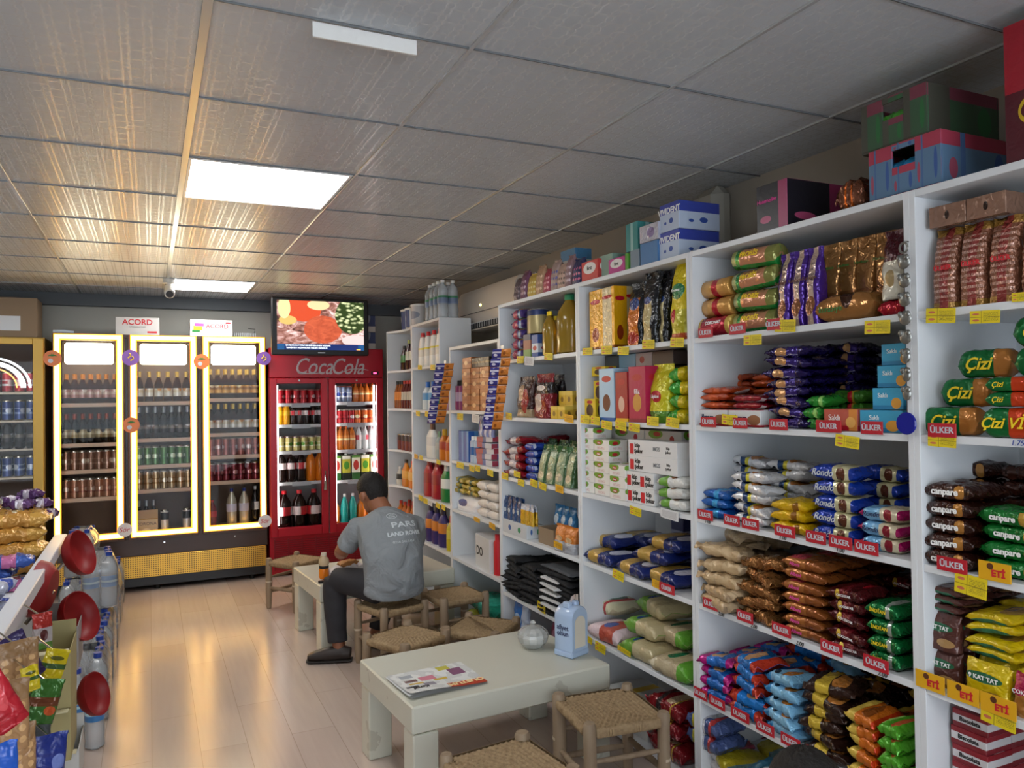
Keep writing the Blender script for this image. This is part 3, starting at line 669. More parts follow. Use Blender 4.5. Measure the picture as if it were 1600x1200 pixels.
fr(fantaM, 2, 1.235, 1.39, FS1[3], 'orange soda bottle on the fourth shelf behind the left fridge door', 'orange soda bottles', 'drink_bottle', 'bottle', 1)
fr(cokeL, 3, .985, 1.36, .3555, 'large cola bottle on the bottom shelf behind the left fridge door', 'large cola bottles', 'cola_bottle', 'bottle', 1)
fr(canSl, 4, 1.46, 1.64, FS2[0], 'slim silver blue can on the top shelf behind the right fridge door', 'slim silver cans')
fr(tea, 4, 1.65, 1.86, FS2[0]-.0, 'amber tea bottle on the top shelf behind the right fridge door', 'amber bottles, right fridge door', 'tea_bottle', 'bottle')
for o in [o for o in bpy.data.objects if o.name.startswith('tea_bottle')]: o.scale = (.9, .9, .8)
fr(canCo, 4, 1.46, 1.66, FS2[1], 'red cola can on the second shelf behind the right fridge door', 'cola cans, right fridge door')
fr(canMix, 3, 1.66, 1.85, FS2[1], 'orange drink can on the second shelf behind the right fridge door', 'orange cans, right fridge door')
fr(tea, 4, 1.46, 1.67, FS2[2], 'orange tea bottle on the third shelf behind the right fridge door', 'orange tea bottles', 'tea_bottle', 'bottle')
fr(pinkb, 3, 1.67, 1.85, FS2[2], 'clear bottle with pinkish label on the third shelf behind the right fridge door', 'clear bottles, right fridge door', 'drink_bottle', 'bottle')
jc = MB().box(-.036, .036, -.036, .036, 0, .22).lathe([(.012, .22), (.012, .235)], 10, mi=1).mesh('juice_carton', [pack('juice_carton_print', '#f0ead4', (('v', 0, .3, '#2c6a2c'), ('v', .9, 1, '#5a9a2c')), ((.5, .6, .34, .2, '#c83020'),), .35, 0, 0), INK['white']])
jc2 = MB().box(-.036, .036, -.036, .036, 0, .22).lathe([(.012, .22), (.012, .235)], 10, mi=1).mesh('juice_carton', [pack('juice_carton_print_2', '#c9c23c', (('v', 0, .3, '#1c2a1c'), ('v', .85, 1, '#f0f0e0')), ((.5, .6, .34, .16, '#4c9a2c'),), .35, 0, 0), INK['white']])
for i in range(5): tag(link('juice_carton', jc if i % 2 == 0 else jc2, None, (1.5+.085*i, YC+.12, FS2[3]+.0005)), ('cream juice carton with red fruit' if i % 2 == 0 else 'yellow green juice carton')+' on the fourth shelf behind the right fridge door', 'juice carton', 'cream juice cartons' if i % 2 == 0 else 'yellow green juice cartons')
fr(fantaM, 1, 1.44, 1.53, .3555, 'orange drink bottle at the bottom left behind the right fridge door', 'orange bottle', 'drink_bottle', 'bottle', 1)
fr(teal, 2, 1.53, 1.68, .3555, 'turquoise drink bottle on the bottom shelf behind the right fridge door', 'turquoise bottles', 'juice_bottle', 'bottle', 1)
fr(fantaM, 2, 1.68, 1.85, .3555, 'orange drink bottle right of the turquoise bottles', 'orange bottles, right', 'drink_bottle', 'bottle', 1)

# ------------------------------------------------------------------ television on the fridge
c = empty('television', (1.325, 6.64, 1.875))
tw, th = .815, .485
MB().box(-tw/2, tw/2, 0, .05, 0, th, c=.008).build('casing', BLACKP, c)
k = NT('tv_picture'); uv = k.n('UVMap'); sx = k.n('SeparateXYZ'); k.l(uv.outputs[0], sx.inputs[0]); u, v = sx.outputs[0], sx.outputs[1]
nz = k.n('TexNoise'); nz.inputs['Scale'].default_value = 9; nz.inputs['Detail'].default_value = 5; nz.inputs['Distortion'].default_value = 1.5; k.l(uv.outputs[0], nz.inputs['Vector'])
cr = k.n('ValToRGB'); e_ = cr.color_ramp; e_.elements[0].position = .3; e_.elements[0].color = srgb('#3a2420'); e_.elements[1].position = .72; e_.elements[1].color = srgb('#e8d8d4')
x_ = e_.elements.new(.45); x_.color = srgb('#8c5c50'); x_ = e_.elements.new(.58); x_.color = srgb('#b89088'); k.l(nz.outputs[0], cr.inputs[0]); base = cr.outputs[0]
nz2 = k.n('TexNoise'); nz2.inputs['Scale'].default_value = 5; nz2.inputs['Detail'].default_value = 1; k.l(uv.outputs[0], nz2.inputs['Vector'])
wob = k.math('MULTIPLY', k.math('SUBTRACT', nz2.outputs[0], .5), .25)
def ell(cu_, cv_, ru, rv):
    a = k.math('DIVIDE', k.math('SUBTRACT', u, cu_), ru); b = k.math('DIVIDE', k.math('SUBTRACT', v, cv_), rv)
    return k.math('LESS_THAN', k.math('ADD', k.math('ADD', k.math('MULTIPLY', a, a), k.math('MULTIPLY', b, b)), wob), 1)
base = k.mix(ell(.3, .85, .2, .28), base, '#c0482a')
red_n = k.mix(nz.outputs[0], '#7c2818', '#d86a48')
base = k.mix(ell(.52, .42, .22, .28), base, red_n)
base = k.mix(ell(.12, .6, .1, .09), base, '#c8a860')
base = k.mix(ell(.08, .85, .07, .22), base, '#c4c890')
base = k.mix(ell(.47, .92, .13, .1), base, '#d8c090')
vo = k.n('TexVoronoi'); vo.inputs['Scale'].default_value = 17; k.l(uv.outputs[0], vo.inputs['Vector'])
peas = k.n('ValToRGB'); peas.color_ramp.elements[0].position = .1; peas.color_ramp.elements[0].color = srgb('#d8e0a8'); peas.color_ramp.elements[1].position = .55; peas.color_ramp.elements[1].color = srgb('#2c3a1c'); k.l(vo.outputs[0], peas.inputs[0])
base = k.mix(ell(.86, .72, .2, .38), base, peas.outputs[0])
base = k.mix(ell(.9, .2, .16, .12), base, '#d8b8b4')
base = k.mix(k.math('LESS_THAN', v, .12), base, '#1c4a78'); base = k.mix(k.math('MULTIPLY', k.math('LESS_THAN', v, .12), k.math('MULTIPLY', k.math('GREATER_THAN', u, .08), k.math('LESS_THAN', u, .93))), base, '#1a2a5c')
k.l(base, k.b.inputs['Emission Color']); k.b.inputs['Emission Strength'].default_value = 1.1; k.b.inputs['Base Color'].default_value = (0, 0, 0, 1); k.b.inputs['Roughness'].default_value = .15
MB().add([(-.365, 0, 0), (.365, 0, 0), (.365, 0, .415), (-.365, 0, .415)], [[0, 1, 2, 3]], 0, [[(0, 0), (1, 0), (1, 1), (0, 1)]]).build('screen', k.m, c, (0, -.001, .045))
glowtxt = mat('screen_lettering', '#fff', .5, emit=(.85, .95, 1), es=1.3)
text('BATIDAN KUVVETLİ ESMESİ BEKLENEN RÜZGAR', .017, glowtxt, c, (-.11, -.0022, .082)); text('ULAŞIMDA AKSAMALARA NEDEN OLABİLİR', .017, glowtxt, c, (-.12, -.0022, .062))
MB().box(.3, .335, -.0022, -.001, .048, .056, c=.0003).build('orange_mark', mat('screen_orange', '#f80', .5, emit=(1, .4, .05), es=1.3), c)
MB().box(-.03, .03, -.0015, -.0002, .018, .026, c=.0003).build('brand_mark', INK['lightgrey'], c)
MB().box(-.1, .1, .01, .16, -.001, .0, c=0).build('foot_strip', BLACKP, c)
mbk = MB().box(-.12, .12, .05, .16, .002, .3); mbk.build('back_housing', BLACKP, c)
MB().box(-.2, .2, .1, .35, .0695, .079).build('stand_base', BLACKP, c)
tag(c, 'flat television showing meat and green peas above the red fridge', 'television')
# paint buckets / cans of powder beside the television
bk = pack('white_blue_tub', '#d9dce0', (('u', .25, .6, '#24407c'),), ((.4, .5, .1, .2, '#e8eaf0'),), .4, 0, 0)
def tub(x, y, z, r, h, lab, m=bk):
    o = empty('tub', (x, y, z)); MB().lathe([(r*.92, 0), (r, h)], 24).build('body', m, o); MB().lathe([(r*1.04, h-.012), (r*1.04, h+.004)], 24).build('lid', WHITEP, o); tag(o, lab, 'tub'); return o
for i, (z) in enumerate((1.947, 2.10)): 
    o = empty('formula_box', (1.79, 6.9, z)); MB().box(-.06, .06, -.06, .06, 0, .15).build('carton', pack('navy_cream_box', '#2a3358', (('v', 0, .35, '#b4aaa0'),), ((.2, .9, .4, .5, '#8a8a90'),), .5, 0, 0), o); tag(o, ('navy and cream box standing on the fridge beside the television', 'navy and cream box stacked above another beside the television')[i], 'box')
tub(1.98, 6.2, 2.071, .085, .16, 'white and blue tub on the corner shelf unit, nearest the fridge')
tub(1.95, 6.0, 2.071, .08, .15, 'white and blue tub in the middle on the corner shelf unit')
tub(1.93, 5.82, 2.071, .07, .16, 'pale tub nearest the water bottles on the corner shelf unit', pack('pale_tub', '#c8c6c6', (), ((.5, .5, .2, .2, '#8a90a0'),), .4, 0, 0))

# ------------------------------------------------------------------ security camera
p = at_z(262, 452, ZC)
c = empty('security_camera', (.135, 6.2, ZC))
MB().lathe([(.045, -.03), (.045, -.002)], 20).build('mount', WHITEP, c); MB().tube([(0, 0, -.03), (0, -.02, -.07)], .016, 10).build('arm', WHITEP, c)
MB().lathe([(.032, -.07), (.036, 0), (.036, .05), (.03, .055)], 20, T=Matrix.Translation((0, -.04, -.095)) @ Matrix.Rotation(PI/2+.5, 4, 'X')).build('housing', WHITEP, c)
MB().lathe([(.026, 0), (.026, .004)], 18, T=Matrix.Translation((0, -.088, -.122)) @ Matrix.Rotation(PI/2+.5, 4, 'X')).build('lens', mat('lens_grey', '#4a4e54', .1), c)
tag(c, 'white bullet security camera under the ceiling by the far light panel', 'camera')
# white plate hanging from the ceiling
c = empty('ceiling_plate', (.484, 1.85, ZC)); MB().box(-.129, .129, -.004, .004, -.038, -.001, c=.001).build('plate', mat('matt_white_plate', '#e2e0dc', .5), c)
tag(c, 'white rectangular plate hanging from the ceiling tiles', 'plate')
# ------------------------------------------------------------------ air conditioner
c = empty('air_conditioner', (XW, 4.93, 1.985)); L2 = .50
prof = [(0, .30), (-.10, .305), (-.17, .29), (-.195, .25), (-.205, .11), (-.19, .06), (-.16, .02), (-.06, 0), (0, 0)]
m = MB(); n = len(prof); vs = [(x, -L2, z) for x, z in prof]+[(x, L2, z) for x, z in prof]
m.add(vs, [[i, (i+1) % n, n+(i+1) % n, n+i] for i in range(n)]+[list(range(n))[::-1], [n+i for i in range(n)]])
m.build('casing', mat('aged_white_casing', '#e0d4c6', .35), c, smooth=30)
MB().box(-.2085, -.2, -L2+.02, L2-.02, .112, .116, c=.001).build('front_panel_seam', BLACKP, c)
m = MB(); m.box(-.192, -.13, -L2+.06, L2-.03, .005, .045, c=.004, T=None); m.build('air_outlet', mat('vent_dark', '#2c2e32', .6), c)
m = MB()
for i in range(20): m.box(-.194, -.14, -L2+.09+i*.042, -L2+.094+i*.042, .01, .05, c=.0005)
m.build('vanes', WHITEP, c); m = MB(); m.box(-.2, -.13, -L2+.05, L2-.02, -.006, .003, c=.002); m.build('flap', mat('aged_white_casing'), c)
MB().lathe([(.008, 0), (.008, .004)], 10, T=Matrix.Translation((-.203, .05, .16)) @ Matrix.Rotation(-PI/2, 4, 'Y')).build('indicator_light', mat('yellow_led', '#ff0', .5, emit=(1, .9, .3), es=4), c)
tag(c, 'white wall air conditioner above the low shelf unit', 'air conditioner')
# ------------------------------------------------------------------ packages
def yp(px, z, x=XF):
    k = (px-800)/F_PX; X, Z = x-CAM.x, z-CAM.z
    return (k*(FW.x*X+FW.z*Z) - RT.x*X - RT.z*Z)/(RT.y - k*FW.y)
NOUN = {}
def pm(name, *a, **k): return pack('print_'+name, *a, **k)
_pc = {}
def proto(key, fn):
    if key not in _pc:
        o = fn(); _pc[key] = o
        o.location = (0, 0, -50)
    return _pc[key]
def B_box(name, m, txt=None, side=None):
    def f(w, d, h):
        o = MB().box(-w/2, w/2, -d/2, d/2, 0, h, c=.0015).build(name, m)
        if txt:
            s, sz, ink, dx, dz = txt[:5]; kw = txt[5] if len(txt) > 5 else {}
            text(s, sz*h, ink, o, (dx*w, -d/2-.0006, dz*h), **kw)
        if side:
            s, sz, ink, dx, dz = side; text(s, sz*h, ink, o, (w/2+.0006, dx*d, dz*h), (PI/2, 0, PI/2))
        return o
    return f
def pillow_mb(w, d, h, seed=0, fin=.07, nu=18, nv=14, lump=.12, flat=.42, blk=5.5):
    rnd = random.Random(seed); ph = [rnd.uniform(0, 6.28) for _ in range(8)]
    def fn(u, v):
        s = 2*u-1; a = 2*PI*v
        e = abs(s)/(1-fin)
        if e < 1: t = (1-e**blk)**.55; yw = .94+.06*e*e
        else: t = 0; yw = 1.0
        ca, sa = math.cos(a), math.sin(a)
        cy = math.copysign(abs(ca)**.55, ca); cz = math.copysign(abs(sa)**flat, sa)
        wr = 1+lump*math.sin(7*s+ph[0]+2*math.sin(a+ph[1]))*math.sin(3*a+ph[2]) + lump*.7*math.sin(15*s+ph[3]+3*a)
        z = h/2*max(t*wr, .03)*cz
        if t == 0: z += h*(.05+lump*.9)*math.sin(7*ca+ph[4]+s)
        xx = w/2*s + (.0 if e < 1 else 0)
        return (xx, d/2*yw*cy*(1+.03*math.sin(11*s+ph[5])), h/2+z)
    m = MB(); m.grid(fn, nu, nv, 0, closev=True)
    n = nu*nv
    m.f.append([i for i in range(nv)]); m.m.append(0); m.uv.append([(0, 0)]*nv)
    m.f.append([nu*nv+i for i in range(nv)][::-1]); m.m.append(0); m.uv.append([(1, 0)]*nv)
    return m
def B_pillow(name, m, txt=None, lump=.12, fin=.07, seed=None, top=None, blk=5.5):
    def f(w, d, h):
        sd = seed if seed is not None else len(_pc)+1
        o = pillow_mb(w, d, h, sd, fin, lump=lump, blk=blk).build(name, m, smooth=80)
        if txt:
            s, sz, ink, dx = txt[:4]; kw = txt[4] if len(txt) > 4 else {}
            text(s, sz*h, ink, o, (dx*w, -d*.5-.001, h*.48), (PI/2-.05, 0, 0), **kw)
        if top:
            s, sz, ink, dx = top[:4]; text(s, sz*d, ink, o, (dx*w, 0, h*.98), (0, 0, 0))
        return o
    return f
def B_pouch(name, m, txt=(), lump=.1, fin=.1):
    """standing bag: crimped top, full bottom"""
    def f(w, d, h):
        rnd = random.Random(len(_pc)); ph = [rnd.uniform(0, 6.28) for _ in range(6)]
        def fn(u, v):
            a = 2*PI*v; ca, sa = math.cos(a), math.sin(a)
            t = 1 if u < .08 else (max(0, 1-((u-.08)/(.92-fin))**2.4))**.6 if u < 1-fin+.0 else 0
            t = max(t, .04); t *= 1+lump*math.sin(6*u*3+ph[0]+2*a)
            px_ = math.copysign(abs(ca)**.5, ca); py_ = math.copysign(abs(sa)**.6, sa)
            ww = w/2*(.95+.05*u)*(1+.02*math.sin(20*u+ph[1]))
            return (px_*ww, d/2*t*py_ + (d*.1*math.sin(5*ca+ph[2])*(1 if u > 1-fin else 0)), h*u)
        mb = MB(); mb.grid(fn, 18, 20, 0, closev=True)
        mb.uv = [[((mb.v[i][0]/w)+.5, mb.v[i][2]/h) for i in fc] for fc in mb.f]
        mb.f.append(list(range(20))[::-1]); mb.m.append(0); mb.uv.append([(.5, 0)]*20)
        mb.f.append([18*20+i for i in range(20)]); mb.m.append(0); mb.uv.append([(.5, 1)]*20)
        # outward normals
        mb.f = [q[::-1] for q in mb.f]; mb.uv = [q[::-1] for q in mb.uv]
        o = mb.build(name, m, smooth=80)
        for s, sz, ink, dx, dz, *kw in txt: text(s, sz*w, ink, o, (dx*w, -d*.52, dz*h), **(kw[0] if kw else {}))
        return o
    return f
def B_roll(name, m, txt=None, tin=False):
    def f(w, d, h):
        r = h/2; fl = w*.06
        prof = [(r*.25, -w/2), (r*.9, -w/2+.002), (r, -w/2+.006), (r*.985, -w*.2), (r, 0), (r*.985, w*.2), (r, w/2-.006), (r*.9, w/2-.002), (r*.25, w/2)]
        T_ = Matrix.Translation((0, 0, r)) @ Matrix.Rotation(PI/2, 4, 'Y')
        mb = MB(); mb.lathe(prof, 18, T=T_)
        mb.uv = [[(mb.v[i][0]/w+.5, (math.atan2(mb.v[i][2]-r, -mb.v[i][1])/(2*PI)+.75) % 1) for i in fc] for fc in mb.f]
        o = mb.build(name, m, smooth=50)
        if txt:
            s, sz, ink, dx = txt; text(s, sz*h, ink, o, (dx*w, -r*.93, r*1.35), (PI/2-.35, 0, 0), bold=.02)
        return o
    return f
def B_lathe(name, prof, mats, seg=18, sq=1.0):
    """profile in units of width (r) and height (z)"""
    def f(w, d, h):
        o = MB().lathe([(r*w, z*h, *mm) for r, z, *mm in prof], seg, T=Matrix.Diagonal((1, min(1, d/w*1.08), 1, 1))).build(name, mats, smooth=35)
        return o
    return f
ORD = ['first', 'second', 'third', 'fourth', 'fifth', 'sixth', 'seventh', 'eighth', 'ninth', 'tenth']
def fill(bld, key, z, a, b, nx=1, nz=1, ny=1, h=.05, d=.1, front=.02, lab='', grp=None, cat='packet', turn=False, jy=.003, jr=.03, skip=None, gap=.97, zoff=0, tilt=0, rx=0, dz=None, x0=XF, wd=None):
    ya, yb = yp(a, z+h/2+zoff, x0+front), yp(b, z+h/2+zoff, x0+front); cw = (ya-yb)/nx; w_ = wd or cw*gap
    for j in range(ny):
        for i in range(nx):
            for k in range(nz):
                if skip and skip(i, k, j): continue
                if nz > 4 and j > 0 and jr >= .12 and k == nz-1 and (i+j) % 2: continue
                pr = proto((key, round(w_, 3), d, h), (lambda: bld(d, w_, h)) if turn else (lambda: bld(w_, d, h)))
                x = x0+front+d*(j+.5)*1.02; y = ya-cw*(i+.5)
                def words(sh):
                    q = []
                    if nx > 1: q.append(ORD[i]+(' stack' if nz > 1 else ' one')+sh)
                    if nz > 1: q.append('bottom' if k == 0 else 'topmost' if k == nz-1 else ORD[k]+' up')
                    if ny > 1: q.append('front row' if j == 0 else ORD[j]+' row')
                    return lab + (', ' + ', '.join(q) if q else '')
                L = words(' from far end')
                if len(L.split()) > 16: L = words('')
                loose = nz > 2 and jr > .02; wild = .13 if jr >= .12 else .05
                put(pr, (x+(random.uniform(0, .012) if loose else random.uniform(0, .002)), y+random.uniform(-jy, jy)*(nz > 1 or turn), z+.0006+zoff+k*(dz or h)), (rx+(random.uniform(-wild, wild) if loose and k else 0), tilt+(random.uniform(-wild, wild) if loose and k else 0), FACE+(PI/2 if turn else 0)+random.uniform(-jr, jr)), L, cat, grp or (lab if nx*nz*ny > 1 else None))
S1, S2, S3, S4, S5, S6 = 1.71, 1.385, 1.045, .725, .38, .03
R1, GRN, GLD = '#b01828', '#1f8a3c', '#d9b25a'
P = pm
# ---- unit B, top shelf
fill(B_roll('biscuit_roll', P('redroll', '#a81c30', (('u', .0, .12, GLD), ('u', .88, 1, GLD)), (), .25, .35, .5), ('ÇOKONAT', .22, INK['white'], 0)), 'redroll', S1, 1087, 1137, 1, 1, 2, .075, .078, lab='red biscuit roll on the top shelf left of the green rolls', cat='biscuit roll')
fill(B_roll('biscuit_roll', P('goldroll', '#cf9a52', (('u', .4, .6, R1),), (), .25, .4, .5)), 'goldroll', S1, 1092, 1137, 1, 2, 2, .07, .075, zoff=.075, lab='gold biscuit roll stacked over the red rolls', cat='biscuit roll', front=.03)
fill(B_roll('biscuit_roll', P('probis', '#c58a6a', (('u', 0, .12, '#a8b070'), ('u', .12, .2, GRN), ('u', .8, 1, '#8a8a4a'), ('v', .52, .64, GRN)), (), .2, .35, .5), ('PROBİS', .34, INK['yellow'], -.08)), 'probis', S1, 1139, 1207, 1, 4, 1, .0735, .08, lab='green and tan biscuit roll in the stack of four', cat='biscuit roll')
fill(B_pouch('biscuit_packet', P('purplegold', '#4b2a86', (('u', .3, .72, '#c9b0a0'),), ((.5, .25, .3, .12, '#8a5a3a'),), .18, .45, .6, print_=('#3a2a50', .35, .65, .45, .85)), (('Kurabiye', .28, INK['brown'], 0, .6),)), 'purplegold', S1, 1210, 1276, 3, 1, 1, .245, .06, lab='upright purple and silver biscuit packet', cat='biscuit packet', jr=.12)
fill(B_pouch('biscuit_packet', P('bronzetall', '#b98652', (('v', .0, .4, '#9c6a40'),), ((.5, .2, .3, .1, '#3c2014'),), .16, .6, .6), (('Hindistan', .2, INK['green'], -.05, .7),), lump=.06), 'bronzetall', S1, 1280, 1392, 4, 1, 1, .27, .05, front=.14, lab='tall bronze foil biscuit packet standing upright', cat='biscuit packet', jr=.1)
fill(B_pillow('biscuit_packet', P('bronzelie', '#a8743f', (), ((.55, .35, .12, .16, '#3c2014'),), .16, .5, .4), ('kurabiye', .3, INK['green'], -.2), lump=.05), 'bronzelie', S1, 1268, 1366, h=.085, d=.1, lab='bronze foil biscuit packet lying in front of the tall ones', cat='biscuit packet')
fill(B_pouch('biscuit_packet', P('maroonwhite', '#d8d4c4', (('v', .55, 1, '#4a1420'),), ((.5, .3, .2, .12, '#b09a70'),), .25, .2, .5)), 'maroonwhite', S1, 1371, 1409, 1, 1, 1, .2, .08, zoff=.045, front=.03, lab='maroon and white packet at the end of the top shelf', cat='biscuit packet')
fill(B_pillow('biscuit_packet', P('redsmall', '#a41428', (), (), .2, .4, .5)), 'redsmall', S1, 1368, 1410, h=.045, d=.1, lab='small red packet under the maroon and white packet', cat='biscuit packet')
# second shelf
ik = ('ikram', .5, INK['navy'], -.12, .5, dict(bold=.03))
fill(B_box('wafer_box', P('ikram', '#dcdcdc', (('v', 0, .12, R1),), ((.8, .4, .2, .3, '#9a6a48'),), .35, 0, .1), ik), 'ikram', S2, 1087, 1190, 2, h=.058, d=.14, lab='white chocolate wafer box with navy lettering', cat='wafer box', gap=.94)
ORP = P('orangepk', '#c4521e', (('u', .6, 1, '#a33c16'), ('v', .7, .8, '#e8e0d8')), (), .2, .25, .6)
fill(B_pillow('wafer_packet', ORP), 'orangepk', S2, 1091, 1139, 1, 3, 1, .027, .12, zoff=.06, lab='orange wafer packet on the white box', cat='wafer packet')
fill(B_pillow('wafer_packet', ORP), 'orangepk2', S2, 1130, 1214, 2, 7, 1, .027, .12, front=.19, lab='orange wafer packet in the rear stacks', cat='wafer packet')
fill(B_pillow('wafer_packet', P('darkredpk', '#8c1826', (('v', .6, .7, '#e8e0e0'),), (), .2, .25, .6)), 'darkredpk', S2, 1141, 1189, 1, 2, 1, .025, .12, zoff=.06, lab='dark red wafer packet on the white box', cat='wafer packet')
PUR_ = P('purplewafer', '#20164e', (('u', .3, .7, '#3a2a78'),), ((.35, .5, .12, .1, '#c99a6a'),), .14, .45, .8, print_=('#d8d4ea', .3, .7, .55, .7))
fill(B_pillow('wafer_packet', PUR_, lump=.25), 'purplewafer', S2, 1193, 1262, 1, 8, 2, .033, .1, lab='dark purple foil wafer packet in the front stack', cat='wafer packet', jr=.12, jy=.008)
fill(B_pillow('wafer_packet', PUR_, lump=.25), 'purplewafer2', S2, 1262, 1345, 2, 8, 1, .034, .12, front=.2, lab='dark purple foil wafer packet at the back', cat='wafer packet', jr=.15, jy=.008)
fill(B_pillow('wafer_packet', P('greenyel', '#3f7a2a', (('u', .2, .5, '#b8a83a'),), ((.3, .5, .1, .15, R1),), .25, .2, .6)), 'greenyel', S2, 1284, 1350, 2, 3, 1, .04, .1, front=.13, lab='green and yellow wafer packet behind the pink box', cat='wafer packet', jr=.1)
fill(B_pillow('wafer_packet', P('greenpk', '#2c8a30', (), ((.7, .5, .1, .2, '#9ad070'),), .25, .2, .6)), 'greenpk', S2, 1254, 1284, 1, 3, 1, .035, .1, lab='bright green wafer packet beside the pink box', cat='wafer packet', jr=.1)
fill(B_box('biscuit_box', P('salmonbox', '#c05a4a', (('v', 0, .25, R1), ('u', .75, 1, '#d98a3c')), ((.8, .4, .14, .25, '#e8b060'),), .35, 0, .1), ('Saklı', .38, INK['white'], -.18, .6)), 'salmonbox', S2, 1286, 1341, h=.064, d=.1, lab='salmon pink biscuit box with orange end', cat='biscuit box')
bb = B_box('biscuit_box', P('skybox', '#3fa4cc', (('v', 0, .2, '#2c86b4'),), ((.78, .3, .16, .25, '#e0a040'),), .35, 0, .1), ('Saklı', .3, INK['white'], -.15, .65))
for i, (a, hh) in enumerate(((1343, 0), (1364, 1), (1378, 2), (1391, 3))):
    fill(bb, 'skybox%d' % i, S2, a, 1409, h=.062, d=.1, zoff=.063*hh, wd=.14 if i == 0 else .1, lab='sky blue biscuit box, %s of the stepped pile' % ('bottom', 'second', 'third', 'topmost')[i], cat='biscuit box', jr=.0, front=.02+.02*i)
# third shelf
fill(B_pillow('wafer_packet', P('bluepk', '#1a5aa8', (('u', .4, .6, '#3aa0d8'),), (), .2, .3, .6)), 'bluepk', S3, 1094, 1136, 1, 3, 2, .034, .1, lab='small blue wafer packet at the left of the third shelf', cat='wafer packet', jr=.15)
fill(B_pillow('wafer_packet', P('greenpk2', '#0f6a3a', (), (), .2, .3, .6)), 'greenpk2', S3, 1112, 1137, 1, 4, 1, .034, .1, front=.23, lab='dark green wafer packet behind the blue ones', cat='wafer packet', jr=.15)
WHP = P('whitewafer', '#d4d4d6', (('u', .28, .42, '#23416e'), ('u', .42, .5, '#d8cc40')), ((.62, .3, .12, .12, '#b8763a'), (.2, .6, .05, .06, '#222')), .22, .25, .7, print_=('#b02030', .3, .5, .1, .22))
fill(B_pillow('wafer_packet', WHP, lump=.2), 'whitewafer', S3, 1140, 1198, 1, 5, 1, .036, .1, lab='white wafer packet in the front stack', cat='wafer packet', jr=.12)
fill(B_pillow('wafer_packet', WHP, lump=.2), 'whitewafer2', S3, 1136, 1262, 2, 6, 1, .036, .1, front=.16, lab='white wafer packet in the rear stacks', cat='wafer packet', jr=.15)
fill(B_pillow('wafer_packet', P('yellowpk', '#d8b010', (), ((.7, .5, .08, .12, '#8a5a10'),), .2, .25, .7), lump=.22), 'yellowpk', S3, 1200, 1262, 1, 3, 1, .036, .1, lab='yellow wafer packet in front of the white ones', cat='wafer packet', jr=.12)
fill(B_pillow('wafer_packet', P('yellowpk'  , '#d8b010') , lump=.22), 'yellowpk3', S3, 1225, 1262, 1, 5, 1, .036, .08, front=.27, lab='yellow wafer packet at the back', cat='wafer packet', jr=.12)
RON = P('rondo', '#16389c', (('u', .5, .85, '#cfc9a0'),), ((.68, .5, .1, .1, '#5a3020'), (.68, 0, .1, .1, '#5a3020')), .18, .25, .6)
fill(B_pillow('sandwich_biscuit_packet', RON, ('Rondo', .62, INK['lightgrey'], -.2, dict(shear=.3, bold=.01)), lump=.08), 'rondo', S3, 1264, 1336, 1, 5, 1, .047, .09, lab='blue sandwich biscuit packet in the front stack', cat='biscuit packet', jr=.06)
fill(B_pillow('sandwich_biscuit_packet', RON, lump=.1), 'rondo2', S3, 1336, 1407, 1, 5, 1, .046, .09, front=.13, lab='blue sandwich biscuit packet behind the magenta ones', cat='biscuit packet', jr=.1)
fill(B_pillow('sandwich_biscuit_packet', P('rondom', '#a3145c', (('u', .1, .5, '#7ab0d8'), ('u', .5, .9, '#d8ccb0')), ((.68, .5, .1, .1, '#8a2030'),), .18, .25, .7), ('Rondo', .5, INK['navy'], -.2, dict(shear=.3)), lump=.1), 'rondom', S3, 1338, 1405, 1, 3, 1, .042, .1, lab='magenta sandwich biscuit packet in the stack of three', cat='biscuit packet', jr=.06)
# fourth shelf
BEI = P('beige', '#bfa37c', (('u', .0, .15, '#a88c66'), ('u', .85, 1, '#cdb491')), (), .3, .12, .9, 30, print_=('#8c3020', .4, .75, .12, .2))
fill(B_pillow('wafer_packet', BEI, lump=.28, fin=.16), 'beige', S4, 1086, 1150, 1, 5, 1, .045, .12, front=-.015, lab='crumpled beige wafer packet in the front stack', cat='wafer packet', jr=.32, jy=.012)
fill(B_pillow('wafer_packet', BEI, lump=.28, fin=.16), 'beige2', S4, 1086, 1175, 1, 6, 2, .045, .12, front=.12, lab='crumpled beige wafer packet in the rear stacks', cat='wafer packet', jr=.32, jy=.012)
BRZ = P('bronze', '#9a6a3c', (('u', .35, .65, '#8a5a30'),), ((.5, .3, .15, .1, '#c9a070'),), .15, .65, 1., 42)
fill(B_pillow('wafer_packet', BRZ, lump=.3, fin=.14), 'bronze', S4, 1152, 1212, 1, 5, 3, .044, .12, front=0, lab='shiny bronze foil wafer packet', cat='wafer packet', jr=.32, jy=.01)
ALB = P('albeni', '#8a4e22', (('u', .12, .55, '#a86a34'),), ((.3, .3, .16, .08, '#c84a5a'), (.3, .0, .16, .08, '#c84a5a')), .2, .4, .5)
fill(B_pillow('chocolate_bar_packet', ALB, ('Albeni', .45, INK['pink'], -.15), lump=.12), 'albeni', S4, 1216, 1287, 1, 7, 3, .036, .12, front=0, lab='bronze brown chocolate bar packet with pink lettering', cat='chocolate bar packet', jr=.07)
fill(B_pillow('wafer_packet', P('darkred', '#4a1014', (('u', .3, .6, '#6a1820'),), ((.3, .5, .06, .08, '#d0b040'), (.7, .2, .08, .06, '#c02030')), .16, .35, .8), ('COCOSTAR', .25, INK['white'], 0), lump=.18), 'darkred', S4, 1290, 1350, 1, 5, 3, .04, .12, front=0, lab='dark red foil wafer packet', cat='wafer packet', jr=.12)
